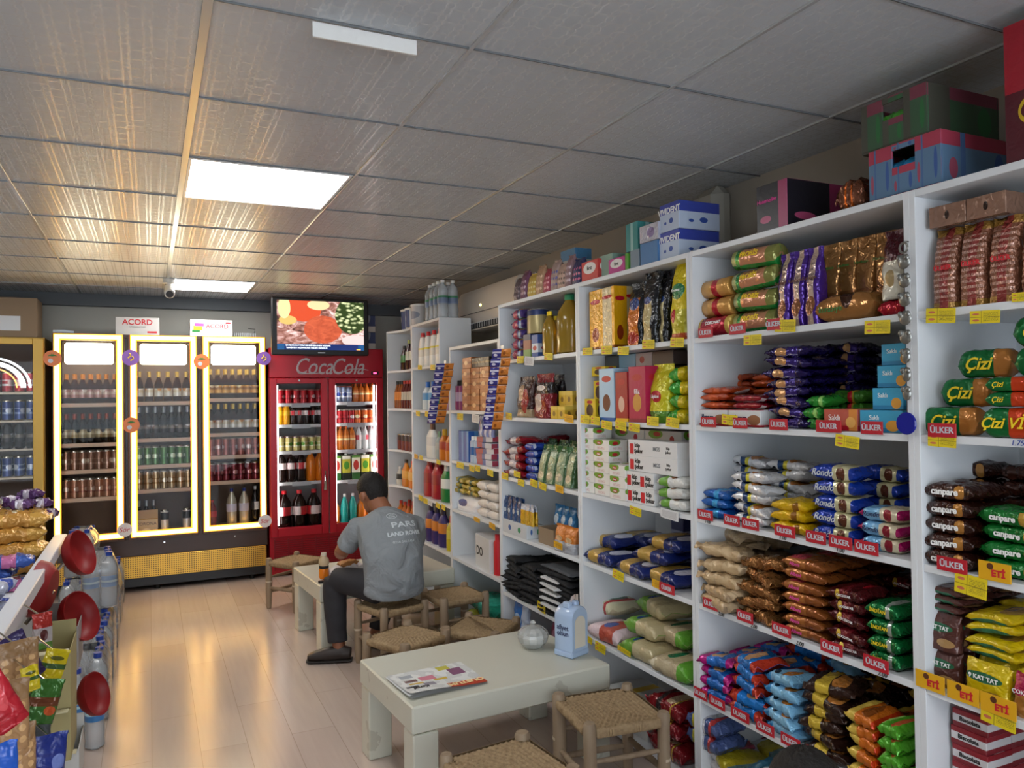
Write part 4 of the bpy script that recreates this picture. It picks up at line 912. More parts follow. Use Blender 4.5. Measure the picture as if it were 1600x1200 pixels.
fill(B_pillow('wafer_packet', P('emerald', '#0c6a34', (('v', .0, .12, '#c8aa40'), ('u', .6, .72, '#a8b0a8')), (), .14, .5, .6), ('İNDİAN', .3, INK['yellow'], -.1), lump=.12), 'emerald', S4, 1352, 1404, 1, 4, 3, .046, .12, front=0, lab='emerald green foil wafer packet', cat='wafer packet', jr=.08)
# fifth shelf
BR2 = P('bluered', '#1f78c8', (('u', 0, .22, '#c03a24'), ('u', .8, 1, '#c03a24')), ((.5, .3, .14, .1, '#d8a878'),), .2, .25, .9)
MGP = P('bluemag', '#2468b8', (('u', 0, .28, '#b01878'), ('u', .8, 1, '#b01878')), ((.5, .3, .14, .1, '#d8a878'),), .2, .25, .9)
fill(B_pillow('wafer_packet', MGP, lump=.25, fin=.14), 'bluemag', S5, 1086, 1132, 1, 4, 3, .04, .13, front=0, lab='blue and magenta wafer packet', cat='wafer packet', jr=.32, jy=.01)
fill(B_pillow('wafer_packet', BR2, lump=.25, fin=.14), 'bluered', S5, 1134, 1190, 1, 5, 3, .042, .13, front=0, lab='blue and red wafer packet', cat='wafer packet', jr=.32, jy=.01)
fill(B_pillow('wafer_packet', P('lightblue', '#7fb8dc', (('u', 0, .2, '#2c80b8'),), ((.62, .3, .14, .1, '#b07030'), (.3, .35, .05, .06, '#1c2a3c')), .2, .15, .8), lump=.2, fin=.1), 'lightblue', S5, 1192, 1246, 1, 5, 3, .04, .13, front=0, lab='light blue wafer packet with brown oval', cat='wafer packet', jr=.32, jy=.01)
fill(B_pillow('wafer_packet', P('brownyel', '#2c1812', (('u', .25, .5, '#c8aa38'),), ((.65, .3, .14, .1, '#b87838'), (.3, .1, .08, .06, '#2c1812')), .2, .2, .9), lump=.22, fin=.12), 'brownyel', S5, 1248, 1318, 1, 6, 3, .04, .13, front=0, lab='dark brown and yellow wafer packet', cat='wafer packet', jr=.32, jy=.01)
fill(B_pillow('wafer_packet', P('orangeyel', '#c86a1c', (('u', .0, .35, '#d8b850'), ('u', .9, 1, '#c83a14')), ((.6, .3, .16, .1, '#8a4a1c'),), .2, .2, .7), lump=.18, fin=.1), 'orangeyel', S5, 1320, 1368, 1, 5, 3, .04, .13, front=0, lab='orange and yellow wafer packet', cat='wafer packet', jr=.12)
fill(B_pillow('wafer_packet', P('limegreen', '#4fa028', (), ((.6, .3, .16, .1, '#c8603a'), (.2, .3, .1, .1, '#a8d870')), .2, .2, .7), lump=.18, fin=.1), 'limegreen', S5, 1370, 1406, 1, 5, 3, .04, .13, front=0, lab='lime green wafer packet at the end of the shelf', cat='wafer packet', jr=.12)
# bottom
fill(B_pillow('candy_bag', P('bayram', '#d4d0d0', (('u', .5, .8, '#b0a020'), ('u', .8, 1, '#5a7a78')), ((.3, .2, .2, .1, '#b02040'),), .2, .15, .9), lump=.2), 'candybag', S6, 1078, 1162, 1, 3, 2, .05, .2, lab='white and yellow candy bag on the bottom shelf', cat='candy bag', jr=.25)
fill(B_pillow('chip_bag', P('tealbag', '#2a5a70', (('u', .5, .62, '#b4bcc0'),), (), .3, .1, .9), lump=.2), 'tealbag', S6, 1164, 1215, 1, 2, 2, .1, .2, lab='large teal bag on the bottom shelf', cat='bag', jr=.2)
fill(B_pillow('candy_bag', P('mixbag', '#4a5a8a', (('u', .2, .3, '#b8b040'), ('u', .5, .6, '#c8c8d0'), ('u', .7, .8, '#b03a3a')), (), .15, .15, 1.), lump=.3), 'mixbag', S6, 1070, 1120, 1, 2, 1, .06, .15, front=-.0, zoff=.15, lab='clear bag of mixed coloured sweets', cat='candy bag', jr=.2)
fill(B_pillow('chip_bag', P('crimsonbag', '#6a1430', (), (), .3, .1, .9), lump=.2), 'crimsonbag', S6, 1217, 1290, 1, 3, 2, .07, .18, lab='crimson bag on the bottom shelf', cat='bag', jr=.2)

# ---- unit A
fill(B_pouch('biscuit_bag', P('copperbag', '#8a5a44', (('v', 0, .08, '#a07838'), ('v', .9, 1, '#a07838'), ('u', .4, .7, '#8c3a34')), (), .15, .35, .9, 60, print_=('#d8b0a0', .1, .9, .1, .85)), (('ÜLKER', .22, INK['red'], .05, .5, dict(bold=.03)),), lump=.03, fin=.02), 'copperbag', S1, 1448, 1584, 3, 1, 1, .215, .1, lab='copper coloured clear wrapped biscuit bag', cat='biscuit bag', jr=.04)
fill(B_pouch('biscuit_bag', P('copperbag'), lump=.03, fin=.02), 'copperbag2', S1, 1586, 1640, 1, 1, 1, .2, .1, lab='copper coloured biscuit bag nearest the right edge', cat='biscuit bag')
fill(B_box('biscuit_box', P('copperbox', '#8c6a58', (), ((.5, .5, .06, .2, '#2c1810'),), .25, .3, .6)), 'copperbox', S1, 1449, 1572, 2, h=.055, d=.2, zoff=.218, lab='flat copper biscuit box lying on the bags', cat='biscuit box', front=.03)
CIZ = P('cizi', '#0f6a34', (('u', .68, 1, '#b87838'),), (), .2, .35, .4)
cz = B_pillow('cracker_packet', CIZ, ('Çizi', .62, INK['yellow'], -.12, dict(shear=.3, bold=.015)), lump=.03, fin=.05, blk=14)
fill(cz, 'cizi', S2, 1437, 1528, h=.072, d=.05, lab='green cracker packet, bottom of the stepped pile', cat='cracker packet', jr=.0)
fill(cz, 'cizi', S2, 1468, 1545, h=.072, d=.05, zoff=.073, lab='green cracker packet, second of the stepped pile', cat='cracker packet', jr=.0, front=.05)
fill(cz, 'cizi', S2, 1494, 1580, h=.072, d=.05, zoff=.146, lab='green cracker packet, third of the stepped pile', cat='cracker packet', jr=.0, front=.06)
fill(cz, 'cizi', S2, 1584, 1690, 1, 4, 1, h=.072, d=.05, lab='green cracker packet in the pile at the right edge', cat='cracker packet', jr=.0, front=.03)
fill(B_pillow('cracker_packet', P('cizivic', '#c8401c', (('u', 0, .42, '#0f6a34'),), ((.85, .4, .1, .15, '#b87838'),), .2, .35, .4), ('Çizi VİC', .5, INK['yellow'], -.1, dict(shear=.3, bold=.015)), lump=.03, fin=.05, blk=14), 'cizivic', S2, 1530, 1640, h=.072, d=.05, lab='orange and green cracker packet at the shelf front', cat='cracker packet', jr=0, front=-.01)
fill(B_pillow('cracker_packet', P('cizivic'), ('Çizi', .5, INK['yellow'], -.3, dict(shear=.3)), lump=.03, fin=.05, blk=14), 'cizivic2', S2, 1538, 1640, 1, 2, h=.036, d=.05, zoff=.074, lab='thin orange and green cracker packet on top', cat='cracker packet', jr=0, front=-.01)
CAN_ = P('canpare', '#3a1c14', (('u', .85, 1, '#2a120c'),), ((.72, .5, .1, .12, '#b8803a'), (.72, 0, .1, .12, '#b8803a')), .18, .25, .8)
cp = B_pillow('cookie_packet', CAN_, ('canpare', .55, INK['white'], -.05, dict(bold=.03)), lump=.12)
fill(cp, 'canpare', S3, 1437, 1520, 1, 5, 2, .043, .08, front=.0, lab='dark brown cookie packet with white lettering', cat='cookie packet', jr=.1)
fill(B_pillow('cookie_packet', CAN_, lump=.15), 'canpare2', S3, 1480, 1640, 2, 6, 1, .043, .1, front=.2, lab='dark brown cookie packet at the back', cat='cookie packet', jr=.1)
fill(B_pillow('cookie_packet', P('canpareg', '#14702c', (), ((.8, .5, .1, .12, '#b8903a'),), .18, .25, .8), ('canpare', .5, INK['white'], -.05, dict(bold=.03)), lump=.12), 'canpareg', S3, 1524, 1630, 1, 4, 1, .042, .1, front=.02, lab='green cookie packet with white lettering', cat='cookie packet', jr=.1)
kt = [('9 KAT TAT', .135, INK['white'], -.02, .62, dict(bold=.02))]
KB = P('kattatbrown', '#54302a', (), ((.7, .22, .22, .12, '#b08a5a'), (.45, .62, .42, .12, '#2f6a4a')), .25, .15, .6); KY = P('kattatyel', '#d0b410', (), ((.7, .22, .2, .12, '#b08a3a'), (.45, .62, .42, .12, '#2f6a4a')), .22, .15, .7)
fill(B_pouch('wafer_packet', KB, kt, lump=.04, fin=.04), 'kattatbrown', S4, 1436, 1497, 1, 2, 3, .095, .045, lab='brown wafer packet standing with green lettering panel', cat='wafer packet', jr=.03, front=.03)
fill(B_pillow('wafer_packet', KB, lump=.06), 'kattatbrown2', S4, 1438, 1500, 1, 3, 2, .022, .13, zoff=.192, lab='brown wafer packet lying on the standing ones', cat='wafer packet', jr=.05, front=.03)
fill(B_pillow('wafer_packet', KB, lump=.06), 'kattatbrown3', S4, 1500, 1530, 1, 8, 1, .028, .13, lab='brown wafer packet stacked flat behind the yellow ones', cat='wafer packet', jr=.05, front=.2)
fill(B_pouch('wafer_packet', KY, kt, lump=.04, fin=.04), 'kattatyel', S4, 1502, 1574, 1, 1, 4, .1, .045, lab='yellow wafer packet standing with green lettering panel', cat='wafer packet', jr=.04, front=.02)
fill(B_pillow('wafer_packet', KY, lump=.06), 'kattatyel2', S4, 1505, 1590, 1, 4, 2, .03, .13, zoff=.103, lab='yellow wafer packet lying on the standing ones', cat='wafer packet', jr=.12, front=.04)
fill(B_pouch('cookie_packet', P('cokopr', '#a81c4a', (('v', 0, .5, '#c08a50'),), ((.5, .3, .4, .25, '#b07838'),), .2, .2, .7), (('ÇOKOPRENS', .15, INK['white'], 0, .6),)), 'cokopr', S4, 1576, 1640, 1, 1, 2, .1, .05, lab='crimson cookie packet with a biscuit picture', cat='cookie packet', front=.015)
bis = B_box('biscuit_box', P('biscolata', '#7c1420', (('v', .72, 1, '#8c1824'), ('v', .3, .7, '#d0cccc')), (), .35, 0, .1), ('Biscolata', .34, INK['black'], 0, .5, dict(bold=.02)))
fill(bis, 'biscolata', S5, 1488, 1546, 1, 6, 2, .047, .1, zoff=.0, lab='dark red biscuit box with white name band in the tall stack', cat='biscuit box', jr=.01, front=.08)
fill(bis, 'biscolata2', S5, 1462, 1514, 1, 2, 1, .05, .055, lab='dark red biscuit box before the tall stack', cat='biscuit box', jr=.0, front=.015)
fill(B_box('biscuit_box', P('greywafer', '#a8a8a8', (('v', 0, .3, '#8c1824'),), (), .35, 0, .1), ('Biscolata', .34, INK['black'], 0, .6)), 'greywafer', S5, 1549, 1640, 1, 2, 2, .055, .1, lab='grey and red biscuit box beside the dark red stack', cat='biscuit box', jr=0, front=.02)

# ---- unit C
LP = P('yellowtea', '#dca010', (('v', 0, .05, '#8a4a10'), ('u', .55, .9, '#c8b890')), ((.25, .25, .14, .12, '#8a3010'), (.25, .8, .2, .04, R1), (.72, .84, .2, .03, R1)), .2, .15, .5)
fill(B_box('tea_pack', LP), 'yellowtea', S1, 919, 962, h=.275, d=.12, lab='large orange yellow tea pack standing', cat='tea pack', jr=.05)
fill(B_pouch('tea_pack', P('yellowtea'), lump=.04, fin=.04), 'yellowtea2', S1, 958, 976, h=.27, d=.12, front=.1, lab='orange yellow tea pack behind the first', cat='tea pack')
bk_ = lambda n, c: P(n, '#14171c', (('u', .2, .8, c),), ((.5, .78, .34, .07, '#24345c'),), .18, .15, .7)
fill(B_pouch('tea_pack', P('blacktea', '#14171c', (('u', .15, .85, '#c06a20'), ('v', .75, 1, '#14171c')), ((.5, .66, .35, .1, '#24407c'), (.5, .12, .35, .1, '#a02818')), .18, .15, .7)), 'blacktea', S1, 975, 998, h=.27, d=.08, lab='black tea pouch with orange panel', cat='tea pack')
fill(B_pouch('tea_pack', P('blacktea2', '#16181d', (('u', .12, .7, '#b8a878'), ('v', .62, 1, '#16181d')), ((.4, .6, .3, .05, '#24407c'),), .18, .1, .7)), 'blacktea2', S1, 999, 1022, h=.3, d=.08, lab='taller black tea pouch with beige panel', cat='tea pack')
fill(B_pouch('tea_pack', P('blacktea2')), 'blacktea3', S1, 1022, 1040, h=.3, d=.08, front=.05, lab='black tea pouch partly behind its neighbour', cat='tea pack')
fill(B_pouch('tea_pack', P('greenyellowtea', '#d8c414', (('v', 0, .08, '#b04a20'), ('v', .08, .35, '#b8b030')), ((.5, .56, .38, .09, '#1f7a4a'), (.35, .28, .12, .08, R1)), .2, .1, .6), (('Karadeniz', .12, INK['white'], 0, .57, dict(shear=.2)),)), 'greenyellowtea', S1, 1041, 1070, h=.345, d=.1, lab='tall yellow tea pouch with green leaf emblem', cat='tea pack')
YB_ = P('yellowbox', '#d8b81a', (), ((.5, .45, .3, .3, '#4a2a14'), (.5, .85, .25, .08, R1)), .4, 0, 0)
for i, (a, b, z_, f_) in enumerate(((912, 930, 0, .02), (927, 942, .085, .06), (924, 946, .205, .06))):
    fill(B_box('tea_box', YB_), 'yellowbox%d' % i, S2, a, b, h=.1 if i < 2 else .045, d=.06, zoff=z_ if i else 0, front=f_, lab='small yellow tea box, %s' % ('standing at the front left', 'second from the bottom', 'lying on top')[i], cat='tea box', jr=0)
fill(B_box('tea_box', YB_), 'yellowboxh', S2, 927, 942, h=.08, d=.06, front=.085, lab='small yellow tea box hidden low in the pile', cat='tea box', jr=0)
tb = lambda n, c, c2, c3: P(n, c, (('v', 0, .07, c2),), ((.5, .8, .3, .06, R1), (.5, .35, .25, .16, c3)), .35, 0, .1)
fill(B_box('tea_box', tb('bluetea', '#a8c8e0', '#2c60a8', '#5a2018')), 'bluetea', S2, 935, 959, h=.235, d=.08, lab='pale blue tea box with a red emblem', cat='tea box', jr=0, front=.005)
fill(B_box('tea_box', tb('redtea', '#a01c28', '#e0b020', '#d8b0a0')), 'redtea', S2, 961, 980, h=.215, d=.08, lab='red tea box with yellow foot', cat='tea box', jr=0, front=.005)
fill(B_box('tea_box', tb('magtea', '#b0184c', '#8c1038', '#c89040'), ('filiz', .13, INK['white'], 0, .55)), 'magtea', S2, 981, 1008, h=.235, d=.09, lab='magenta tea box with white lettering', cat='tea box', jr=0, front=.005)
fill(B_pouch('tea_pack', P('limelipton', '#c8c020', (('v', 0, .2, '#5a8a30'),), ((.45, .45, .28, .1, R1),), .2, .1, .7), (('Lipton', .16, INK['white'], -.05, .45),)), 'limelipton', S2, 1009, 1040, h=.24, d=.09, lab='yellow green tea pouch with red oval', cat='tea pack', rx=0)
GYP = P('greengold', '#3a9a34', (('u', .5, 1, '#c8b414'),), (), .2, .15, .8)
fill(B_pillow('tea_pack', GYP, lump=.15), 'greengold', S2, 1042, 1070, 1, 4, 2, .055, .12, lab='green and yellow tea bag in the lying stack', cat='tea pack', jr=.15)
for i, (a, b, c_, zz) in enumerate(((944, 966, '#4a4e50', .245), (966, 992, '#8ab4cc', .245), (992, 1018, '#b8a8a8', .245), (1018, 1052, '#5a4a48', .245))):
    fill(B_box('tea_box', P('topbox%d' % i, c_, (), ((.4, .5, .15, .25, R1),) if i == 2 else (), .4, 0, 0)), 'topbox%d' % i, S2, a, b, h=.06, d=.1, zoff=zz-.005, front=.12, lab=('grey', 'pale blue', 'pinkish white', 'dark brown')[i]+' box lying on the tea boxes', cat='box', jr=0)
for i, (a, b) in enumerate(((944, 1052),)):
    fill(B_box('tea_box', P('backstack', '#6a5a50', (), (), .5, 0, 0)), 'backstack', S2, a, b, 4, 4, h=.0585, d=.1, front=.12, lab='box in the stack hidden behind the tea boxes', cat='box', jr=0)
TEA = B_box('tea_carton', P('teacarton', '#e2e0dc', (('v', 0, .05, '#c8c4c0'),), ((.3, .8, .32, .3, '#6a9a2c'), (.34, .72, .15, .15, R1)), .35, 0, 0, print_=('#b03040', .2, .7, .15, .4)), ('Doğuş', .16, INK['white'], -.16, .72))
fill(TEA, 'teacarton', S3, 906, 928, 1, 6, 1, .0505, .1, lab='white and green tea carton in the first stack', cat='tea carton', jr=0)
fill(TEA, 'teacarton', S3, 928, 952, 1, 5, 1, .0505, .1, lab='white and green tea carton in the second stack', cat='tea carton', jr=0)
fill(TEA, 'teacarton', S3, 952, 977, 1, 3, 1, .0505, .1, lab='white and green tea carton in the third stack', cat='tea carton', jr=0, front=.0)
fill(B_box('tea_carton', P('teacartonl', '#d8d4d0', (), ((.3, .7, .2, .4, '#6a9a2c'), (.75, .3, .06, .3, R1), (.34, .7, .1, .2, R1)), .35, 0, 0)), 'teacartonl', S3, 912, 1066, 3, 6, 1, .05, .12, front=.14, lab='white and green tea carton in the rear row', cat='tea carton', jr=0)
MG = P('mgs', '#dedede', (), (), .3, .0, 0)
def mgs(long):
    def f(w, d, h):
        o = MB().box(-w/2, w/2, -d/2, d/2, 0, h, c=.0015).build('sugar_box', MG)
        MB().box(-w*.46, -w*.46+h*.42, -d/2-.0008, -d/2+.0002, h*.1, h*.75, c=.0002).build('red_panel', INK['red'], o)
        text('küp', h*.4, INK['black'], o, (-w*.46+h*(.85), -d/2-.0006, h*.66), bold=.02); text('şeker', h*.4, INK['black'], o, (-w*.46+h*(.98), -d/2-.0006, h*.3), bold=.02)
        if long: text('✲MGS'[1:], h*.36, INK['grey'], o, (w*.1, -d/2-.0006, h*.5), bold=.005); text('küp\nşeker', h*.24, INK['black'], o, (w*.33, -d/2-.0006, h*.5))
        return o
    return f
fill(mgs(False), 'mgs_s', S3, 979, 1022, 2, 2, 1, .066, .14, lab='white sugar cube box with red panel, end on', cat='sugar box', jr=0, front=.01)
fill(mgs(True), 'mgs_l', S3, 981, 1060, 1, 2, 1, .066, .08, zoff=.133, lab='long white sugar cube box lying on the others', cat='sugar box', jr=.0, front=.02)
fill(B_pillow('sugar_bag', P('whitegreenbag', '#d8d8d4', (('u', .1, .4, '#6aa040'),), ((.55, .3, .12, .1, '#a07050'),), .25, .05, .7)), 'whitegreenbag', S3, 1024, 1067, 1, 3, 1, .044, .12, lab='white and green sugar bag', cat='sugar bag', front=0, jr=.08)
PAS = P('pasta', '#1c2a68', (('u', .18, .52, '#b8954a'),), ((.75, .25, .1, .08, '#c8c8d8'),), .18, .15, .5)
for i, (a, b, z_, f_, r_) in enumerate(((904, 958, 0, .0, .15), (950, 1015, 0, .0, -.1), (925, 980, 0, .2, .1), (1000, 1062, 0, .02, .2), (985, 1060, 0, .22, .05), (908, 970, .055, .08, .25), (975, 1050, .06, .06, -.15), (950, 1020, .06, .2, .2), (1005, 1064, .115, .1, .1))):
    fill(B_pillow('pasta_bag', PAS, lump=.1), 'pasta', S4, a, b, h=.06, d=.19, wd=.24, zoff=z_, front=f_, lab='navy and gold pasta bag, ' + ('far front corner', 'centre front', 'far back', 'near front', 'near back', 'second layer far side', 'second layer near side', 'second layer back', 'topmost by the near panel')[i], grp='pasta bags', cat='pasta bag', jr=.12)
fill(B_box('pasta_box', P('navybox', '#20265a', (('v', .6, .75, '#8a90a8'),), (), .4, 0, 0)), 'navybox', S4, 1048, 1068, h=.22, d=.06, front=.3, lab='upright navy box behind the pasta bags', cat='box')
RG = P('ricegreen', '#6a9a3c', (('u', .38, 1, '#b8aa84'),), ((.3, .3, .05, .05, '#24407c'),), .2, .05, .5); RC = P('ricecream', '#c8c0a0', (('u', .2, .3, '#2a5a34'), ('u', .75, .85, '#b03030')), ((.6, .25, .18, .08, '#2a5a34'),), .22, .05, .6); RP = P('ricepink', '#d8c0c4', (('u', .4, .8, '#b85040'),), ((.5, .3, .1, .06, '#5060a0'),), .22, .05, .6)
RB = P('ricebeige', '#b8a888', (('u', .0, .15, '#d0c4a8'), ('u', .7, 1, '#5a9a30')), ((.35, .25, .08, .07, '#1f6a4a'),), .22, .05, .6)
for i, (m_, a, b, z_, f_, lb) in enumerate(((RP, 912, 965, 0, 0, 'pink and red rice bag at the bottom front'), (RC, 906, 955, .0, .2, 'cream rice bag with dark green emblem at the back'), (RC, 908, 962, .075, .1, 'cream rice bag with dark green emblem on top'),
    (RG, 962, 1020, 0, 0, 'bright green and beige rice bag at the bottom front'), (RG, 985, 1050, 0, .21, 'green and beige rice bag at the back'), (RG, 965, 1030, .075, .05, 'green and beige rice bag in the middle layer'), (RG, 980, 1050, .15, .12, 'green and beige rice bag, topmost'), (RB, 1018, 1064, 0, -.01, 'beige rice bag with green end, nearest the front'), (RB, 1024, 1066, .075, .1, 'beige rice bag with green end, upper one'))):
    fill(B_pillow('rice_bag', m_, lump=.08), 'rice%d' % i, S5, a, b, h=.075, d=.18, wd=.24, zoff=z_, front=f_, lab=lb, cat='rice bag', jr=.15)
o = fill(B_box('white_box', P('yelwhite', '#b8b8b4', (('u', .3, .45, '#c8a020'),), (), .3, 0, .2)), 'yelwhite', S6, 946, 1010, h=.14, d=.2, lab='white shrink wrapped box with yellow stripe at the bottom', cat='box', front=.05)
fill(B_pillow('snack_bag', P('redclearbag', '#7c1820', (('u', .3, .45, '#3a3034'), ('u', .7, .75, '#c8a840')), ((.6, .3, .1, .1, '#c8b090'),), .12, .2, 1.), lump=.25), 'redclearbag', S6, 1005, 1064, 1, 3, 1, .08, .2, lab='clear bag of red packets on the bottom shelf', cat='snack bag', jr=.15)
# top of C
TC = 2.036
tops = [('first_', '#c03a38', 908, 934, .09, .1, 'red gum box with white oval', ('first', .3, INK['black'], 0, .62)), ('greygreen', '#8aa898', 936, 957, .1, .12, 'grey green box behind the pink box', None), ('pinkf', '#b83c86', 950, 976, .065, .1, 'pink gum box with white oval', ('first', .32, INK['black'], 0, .6)), ('greensm', '#5aa03c', 976, 981, .07, .1, 'narrow green box beside the pink box', None),
        ('greysm', '#7a8a96', 984, 998, .075, .1, 'small grey blue box under the teal box', None), ('bluegum', '#4a78a8', 999, 1027, .09, .12, 'blue gum box with white pattern', None)]
for n_, c_, a, b, h_, d_, lb, tx in tops:
    fill(B_box('gum_box', P('t_'+n_, c_, (), ((.5, .62, .38, .3, '#e4e0dc'),) if 'f' in n_ and tx else (), .35, 0, .1), tx), 't_'+n_, TC, a, b, h=h_, d=d_, lab=lb+' on the tea unit', cat='gum box', jr=0, front=.01 if n_ != 'greygreen' else .03)
fill(B_box('gum_box', P('t_teal', '#3f8a88', (('u', .4, .6, '#9ac0bc'),), (), .35, 0, .1)), 't_teal', TC, 977, 996, h=.12, d=.1, zoff=.077, lab='teal box stacked on the small grey box', cat='gum box', jr=0, front=.02)
fill(B_box('gum_box', P('t_white', '#b8b8c4', (), ((.6, .5, .2, .3, '#8a7aa0'),), .15, .1, .7)), 't_white', TC, 998, 1028, h=.07, d=.1, zoff=.092, lab='silver wrapped gum box on the blue box', cat='gum box', jr=0, front=.01)
vv = P('vivident', '#b8c4d8', (('v', .62, 1, '#3a48a0'),), ((.6, .35, .1, .1, '#2a4a9a'), (.3, .3, .06, .06, '#2a4a9a')), .35, 0, .1)
for k in range(2):
    fill(B_box('gum_box', vv, ('VIVIDENT', .3, INK['white'], 0, .72, dict(bold=.02)), None), 'vivident', TC, 1029, 1060, h=.11, d=.2, zoff=k*.111, lab=('lower', 'upper')[k]+' of the two large blue and white gum boxes', cat='gum box', jr=0, front=.02)
# ---- unit D
def tin(name, m, lid): return B_lathe(name, [(.5, 0, 0), (.5, .96, 1), (.48, 1., 1), (.46, .985, 1)], [m, lid])
OIL = clear('cooking_oil', '#d0a838', .4, .08, thin=False); OILL = P('oillabel', '#c8a040', (), ((.5, .5, .2, .3, '#c03020'),), .4, 0, 0)
OILB = [(.38, 0, 0), (.47, .03, 0), (.45, .2, 0), (.48, .3, 0), (.45, .42, 0), (.47, .55, 0), (.4, .72, 0), (.16, .9, 0), (.17, .905, 1), (.17, 1, 1)]
for k in range(5):
    fill(B_pillow('sachet', P('sachetdisp', '#4a3a7c', (('u', .1, .5, '#a03a5a'), ('u', .6, .8, '#8ab0d0')), ((.7, .3, .15, .15, '#c88a40'),), .25, .1, .7)), 'sachetdisp', S1, 798, 816, h=.055, d=.1, zoff=k*.056, lab='purple and pink sachet row in the display column, ' + ('bottom', 'second', 'third', 'fourth', 'top')[k], cat='sachet', grp='sachet display', jr=.05)
fill(tin('tin', P('goldtin', '#a89a6a', (('v', .75, 1, '#2a3a6a'),), ((.5, .4, .04, .06, R1), (.0, .4, .04, .06, R1)), .35, .3, 0), CHROME), 'goldtin', S1, 817, 838, h=.13, d=.1, zoff=.13, front=.02, lab='gold and navy tin standing on the lower boxes', cat='tin')
fill(B_box('box', P('fruitbox', '#8c4a3a', (('v', .75, 1, '#23335c'), ('v', 0, .35, '#5a8a3c')), (), .4, 0, 0)), 'fruitbox', S1, 817, 829, h=.128, d=.1, lab='box with fruit picture below the tin', cat='box', jr=0)
fill(B_box('box', P('bluewhbox', '#3a5a9c', (('v', .2, .6, '#c8d0dc'),), ((.5, .4, .3, .1, R1),), .4, 0, 0)), 'bluewhbox', S1, 830, 840, h=.12, d=.1, lab='blue and white box below the tin', cat='box', jr=0)
fill(B_lathe('oil_bottle', OILB, [OIL, INK['yellow']]), 'oilsmall', S1, 841, 858, h=.23, d=.07, lab='slim cooking oil bottle with yellow cap', cat='oil bottle', front=.01)
fill(B_lathe('oil_bottle', OILB, [OIL, INK['yellow']]), 'oilsmall2', S1, 855, 866, h=.22, d=.06, front=.11, lab='slim cooking oil bottle behind with yellow cap', cat='oil bottle')
fill(B_lathe('oil_bottle', OILB, [OIL, mat('green_cap', '#1f8a5a', .4)]), 'oilbig', S1, 859, 885, h=.3, d=.13, lab='large cooking oil bottle with green cap', cat='oil bottle', front=.01)
fill(B_lathe('oil_bottle', OILB, [OIL, mat('green_cap')]), 'oilbig2', S1, 882, 900, h=.29, d=.12, front=.06, lab='large oil bottle partly hidden by the panel', cat='oil bottle')
fill(B_box('box', P('pinkback', '#6a3a4c', (('u', .5, 1, '#8a3a50'),), ((.3, .7, .1, .1, '#b090a0'),), .4, 0, .2)), 'pinkback', S1, 812, 862, 4, h=.26, d=.08, front=.28, lab='dark pink box standing at the back', cat='box', jr=0)
fill(B_pouch('coffee_pouch', P('redcream', '#3a1c18', (('v', .0, .2, '#a08a6a'),), ((.35, .6, .2, .2, '#b09070'), (.65, .4, .2, .3, '#8c1c20')), .2, .1, .8)), 'redcream', S2, 804, 826, h=.225, d=.08, lab='red and cream coffee pouch with twisted top', cat='coffee pouch', jr=.1)
fill(B_pouch('coffee_pouch', P('nescaf', '#7c1c24', (('v', .55, .8, '#201a1c'),), ((.4, .35, .25, .2, '#c8bcb4'), (.45, .68, .3, .06, '#dcd4d0')), .18, .2, .8)), 'nescaf', S2, 829, 856, h=.235, d=.08, lab='dark red coffee pouch with white lettering', cat='coffee pouch', jr=.1)
fill(B_pouch('coffee_pouch', P('darkpouch', '#241e22', (), ((.5, .7, .2, .05, '#888'),), .25, .1, .8)), 'darkpouch', S2, 852, 872, h=.23, d=.07, front=.1, lab='black pouch behind the yellow boxes', cat='coffee pouch')
fill(B_box('small_box', P('yelsm', '#c8a428', (('v', .7, 1, '#d8bc50'),), ((.5, .4, .2, .2, '#7a5a10'),), .4, 0, 0)), 'yelsm', S2, 860, 882, 2, 1, 1, .065, .05, lab='small yellow box in the front row', cat='small box', jr=0, front=.01)
fill(B_box('small_box', P('yelsm')), 'yelsm2', S2, 873, 895, 2, 2, 1, .07, .05, lab='small yellow box in the second pile', cat='small box', jr=0, front=.07)
REDB = P('redbag', '#8c1824', (('u', .3, .65, '#c8c0c4'),), (), .18, .15, .9)
fill(B_pillow('crisp_bag', REDB, lump=.2), 'redbag', S3, 784, 816, 1, 5, 1, .045, .14, lab='red and white crisp bag in the front stack', cat='crisp bag', jr=.15, front=0)
fill(B_pillow('crisp_bag', REDB, lump=.2), 'redbag2', S3, 806, 862, 2, 5, 1, .045, .14, front=.2, lab='red and white crisp bag in the rear stacks', cat='crisp bag', jr=.15)
fill(B_pillow('wipes_packet', P('bluewipe', '#1f3f9a', (('v', .3, .4, '#b8c0d8'),), (), .22, .1, .5), lump=.08), 'bluewipe', S3, 818, 833, 1, 5, 1, .04, .1, lab='blue packet in the narrow stack', cat='packet', jr=.05)
GP = P('greenpouch', '#3a5a34', (('u', .15, .85, '#8a9a7c'), ('v', .85, 1, '#2a5a2c')), ((.5, .2, .3, .1, '#b8b098'),), .15, .1, .7)
fill(B_pouch('dried_food_pouch', GP, lump=.05), 'greenpouch', S3, 836, 893, 4, h=.2, d=.06, lab='green and clear pouch leaning at the front', cat='pouch', jr=.1, rx=-.12, front=.02)
fill(B_pouch('dried_food_pouch', GP, lump=.05), 'greenpouch2', S3, 842, 897, 3, h=.22, d=.06, front=.14, lab='green and clear pouch in the second row', cat='pouch', jr=.1, rx=-.1)
o = fill(B_box('display_carton', P('whitedisp', '#c8ccd0', (), ((.3, .5, .06, .2, '#2c5a9a'), (.7, .5, .06, .2, '#2c8a5a')), .5, 0, 0)), 'whitedisp', S4, 785, 823, h=.075, d=.1, lab='low white display carton full of sachets', cat='display carton', jr=0, front=.0)
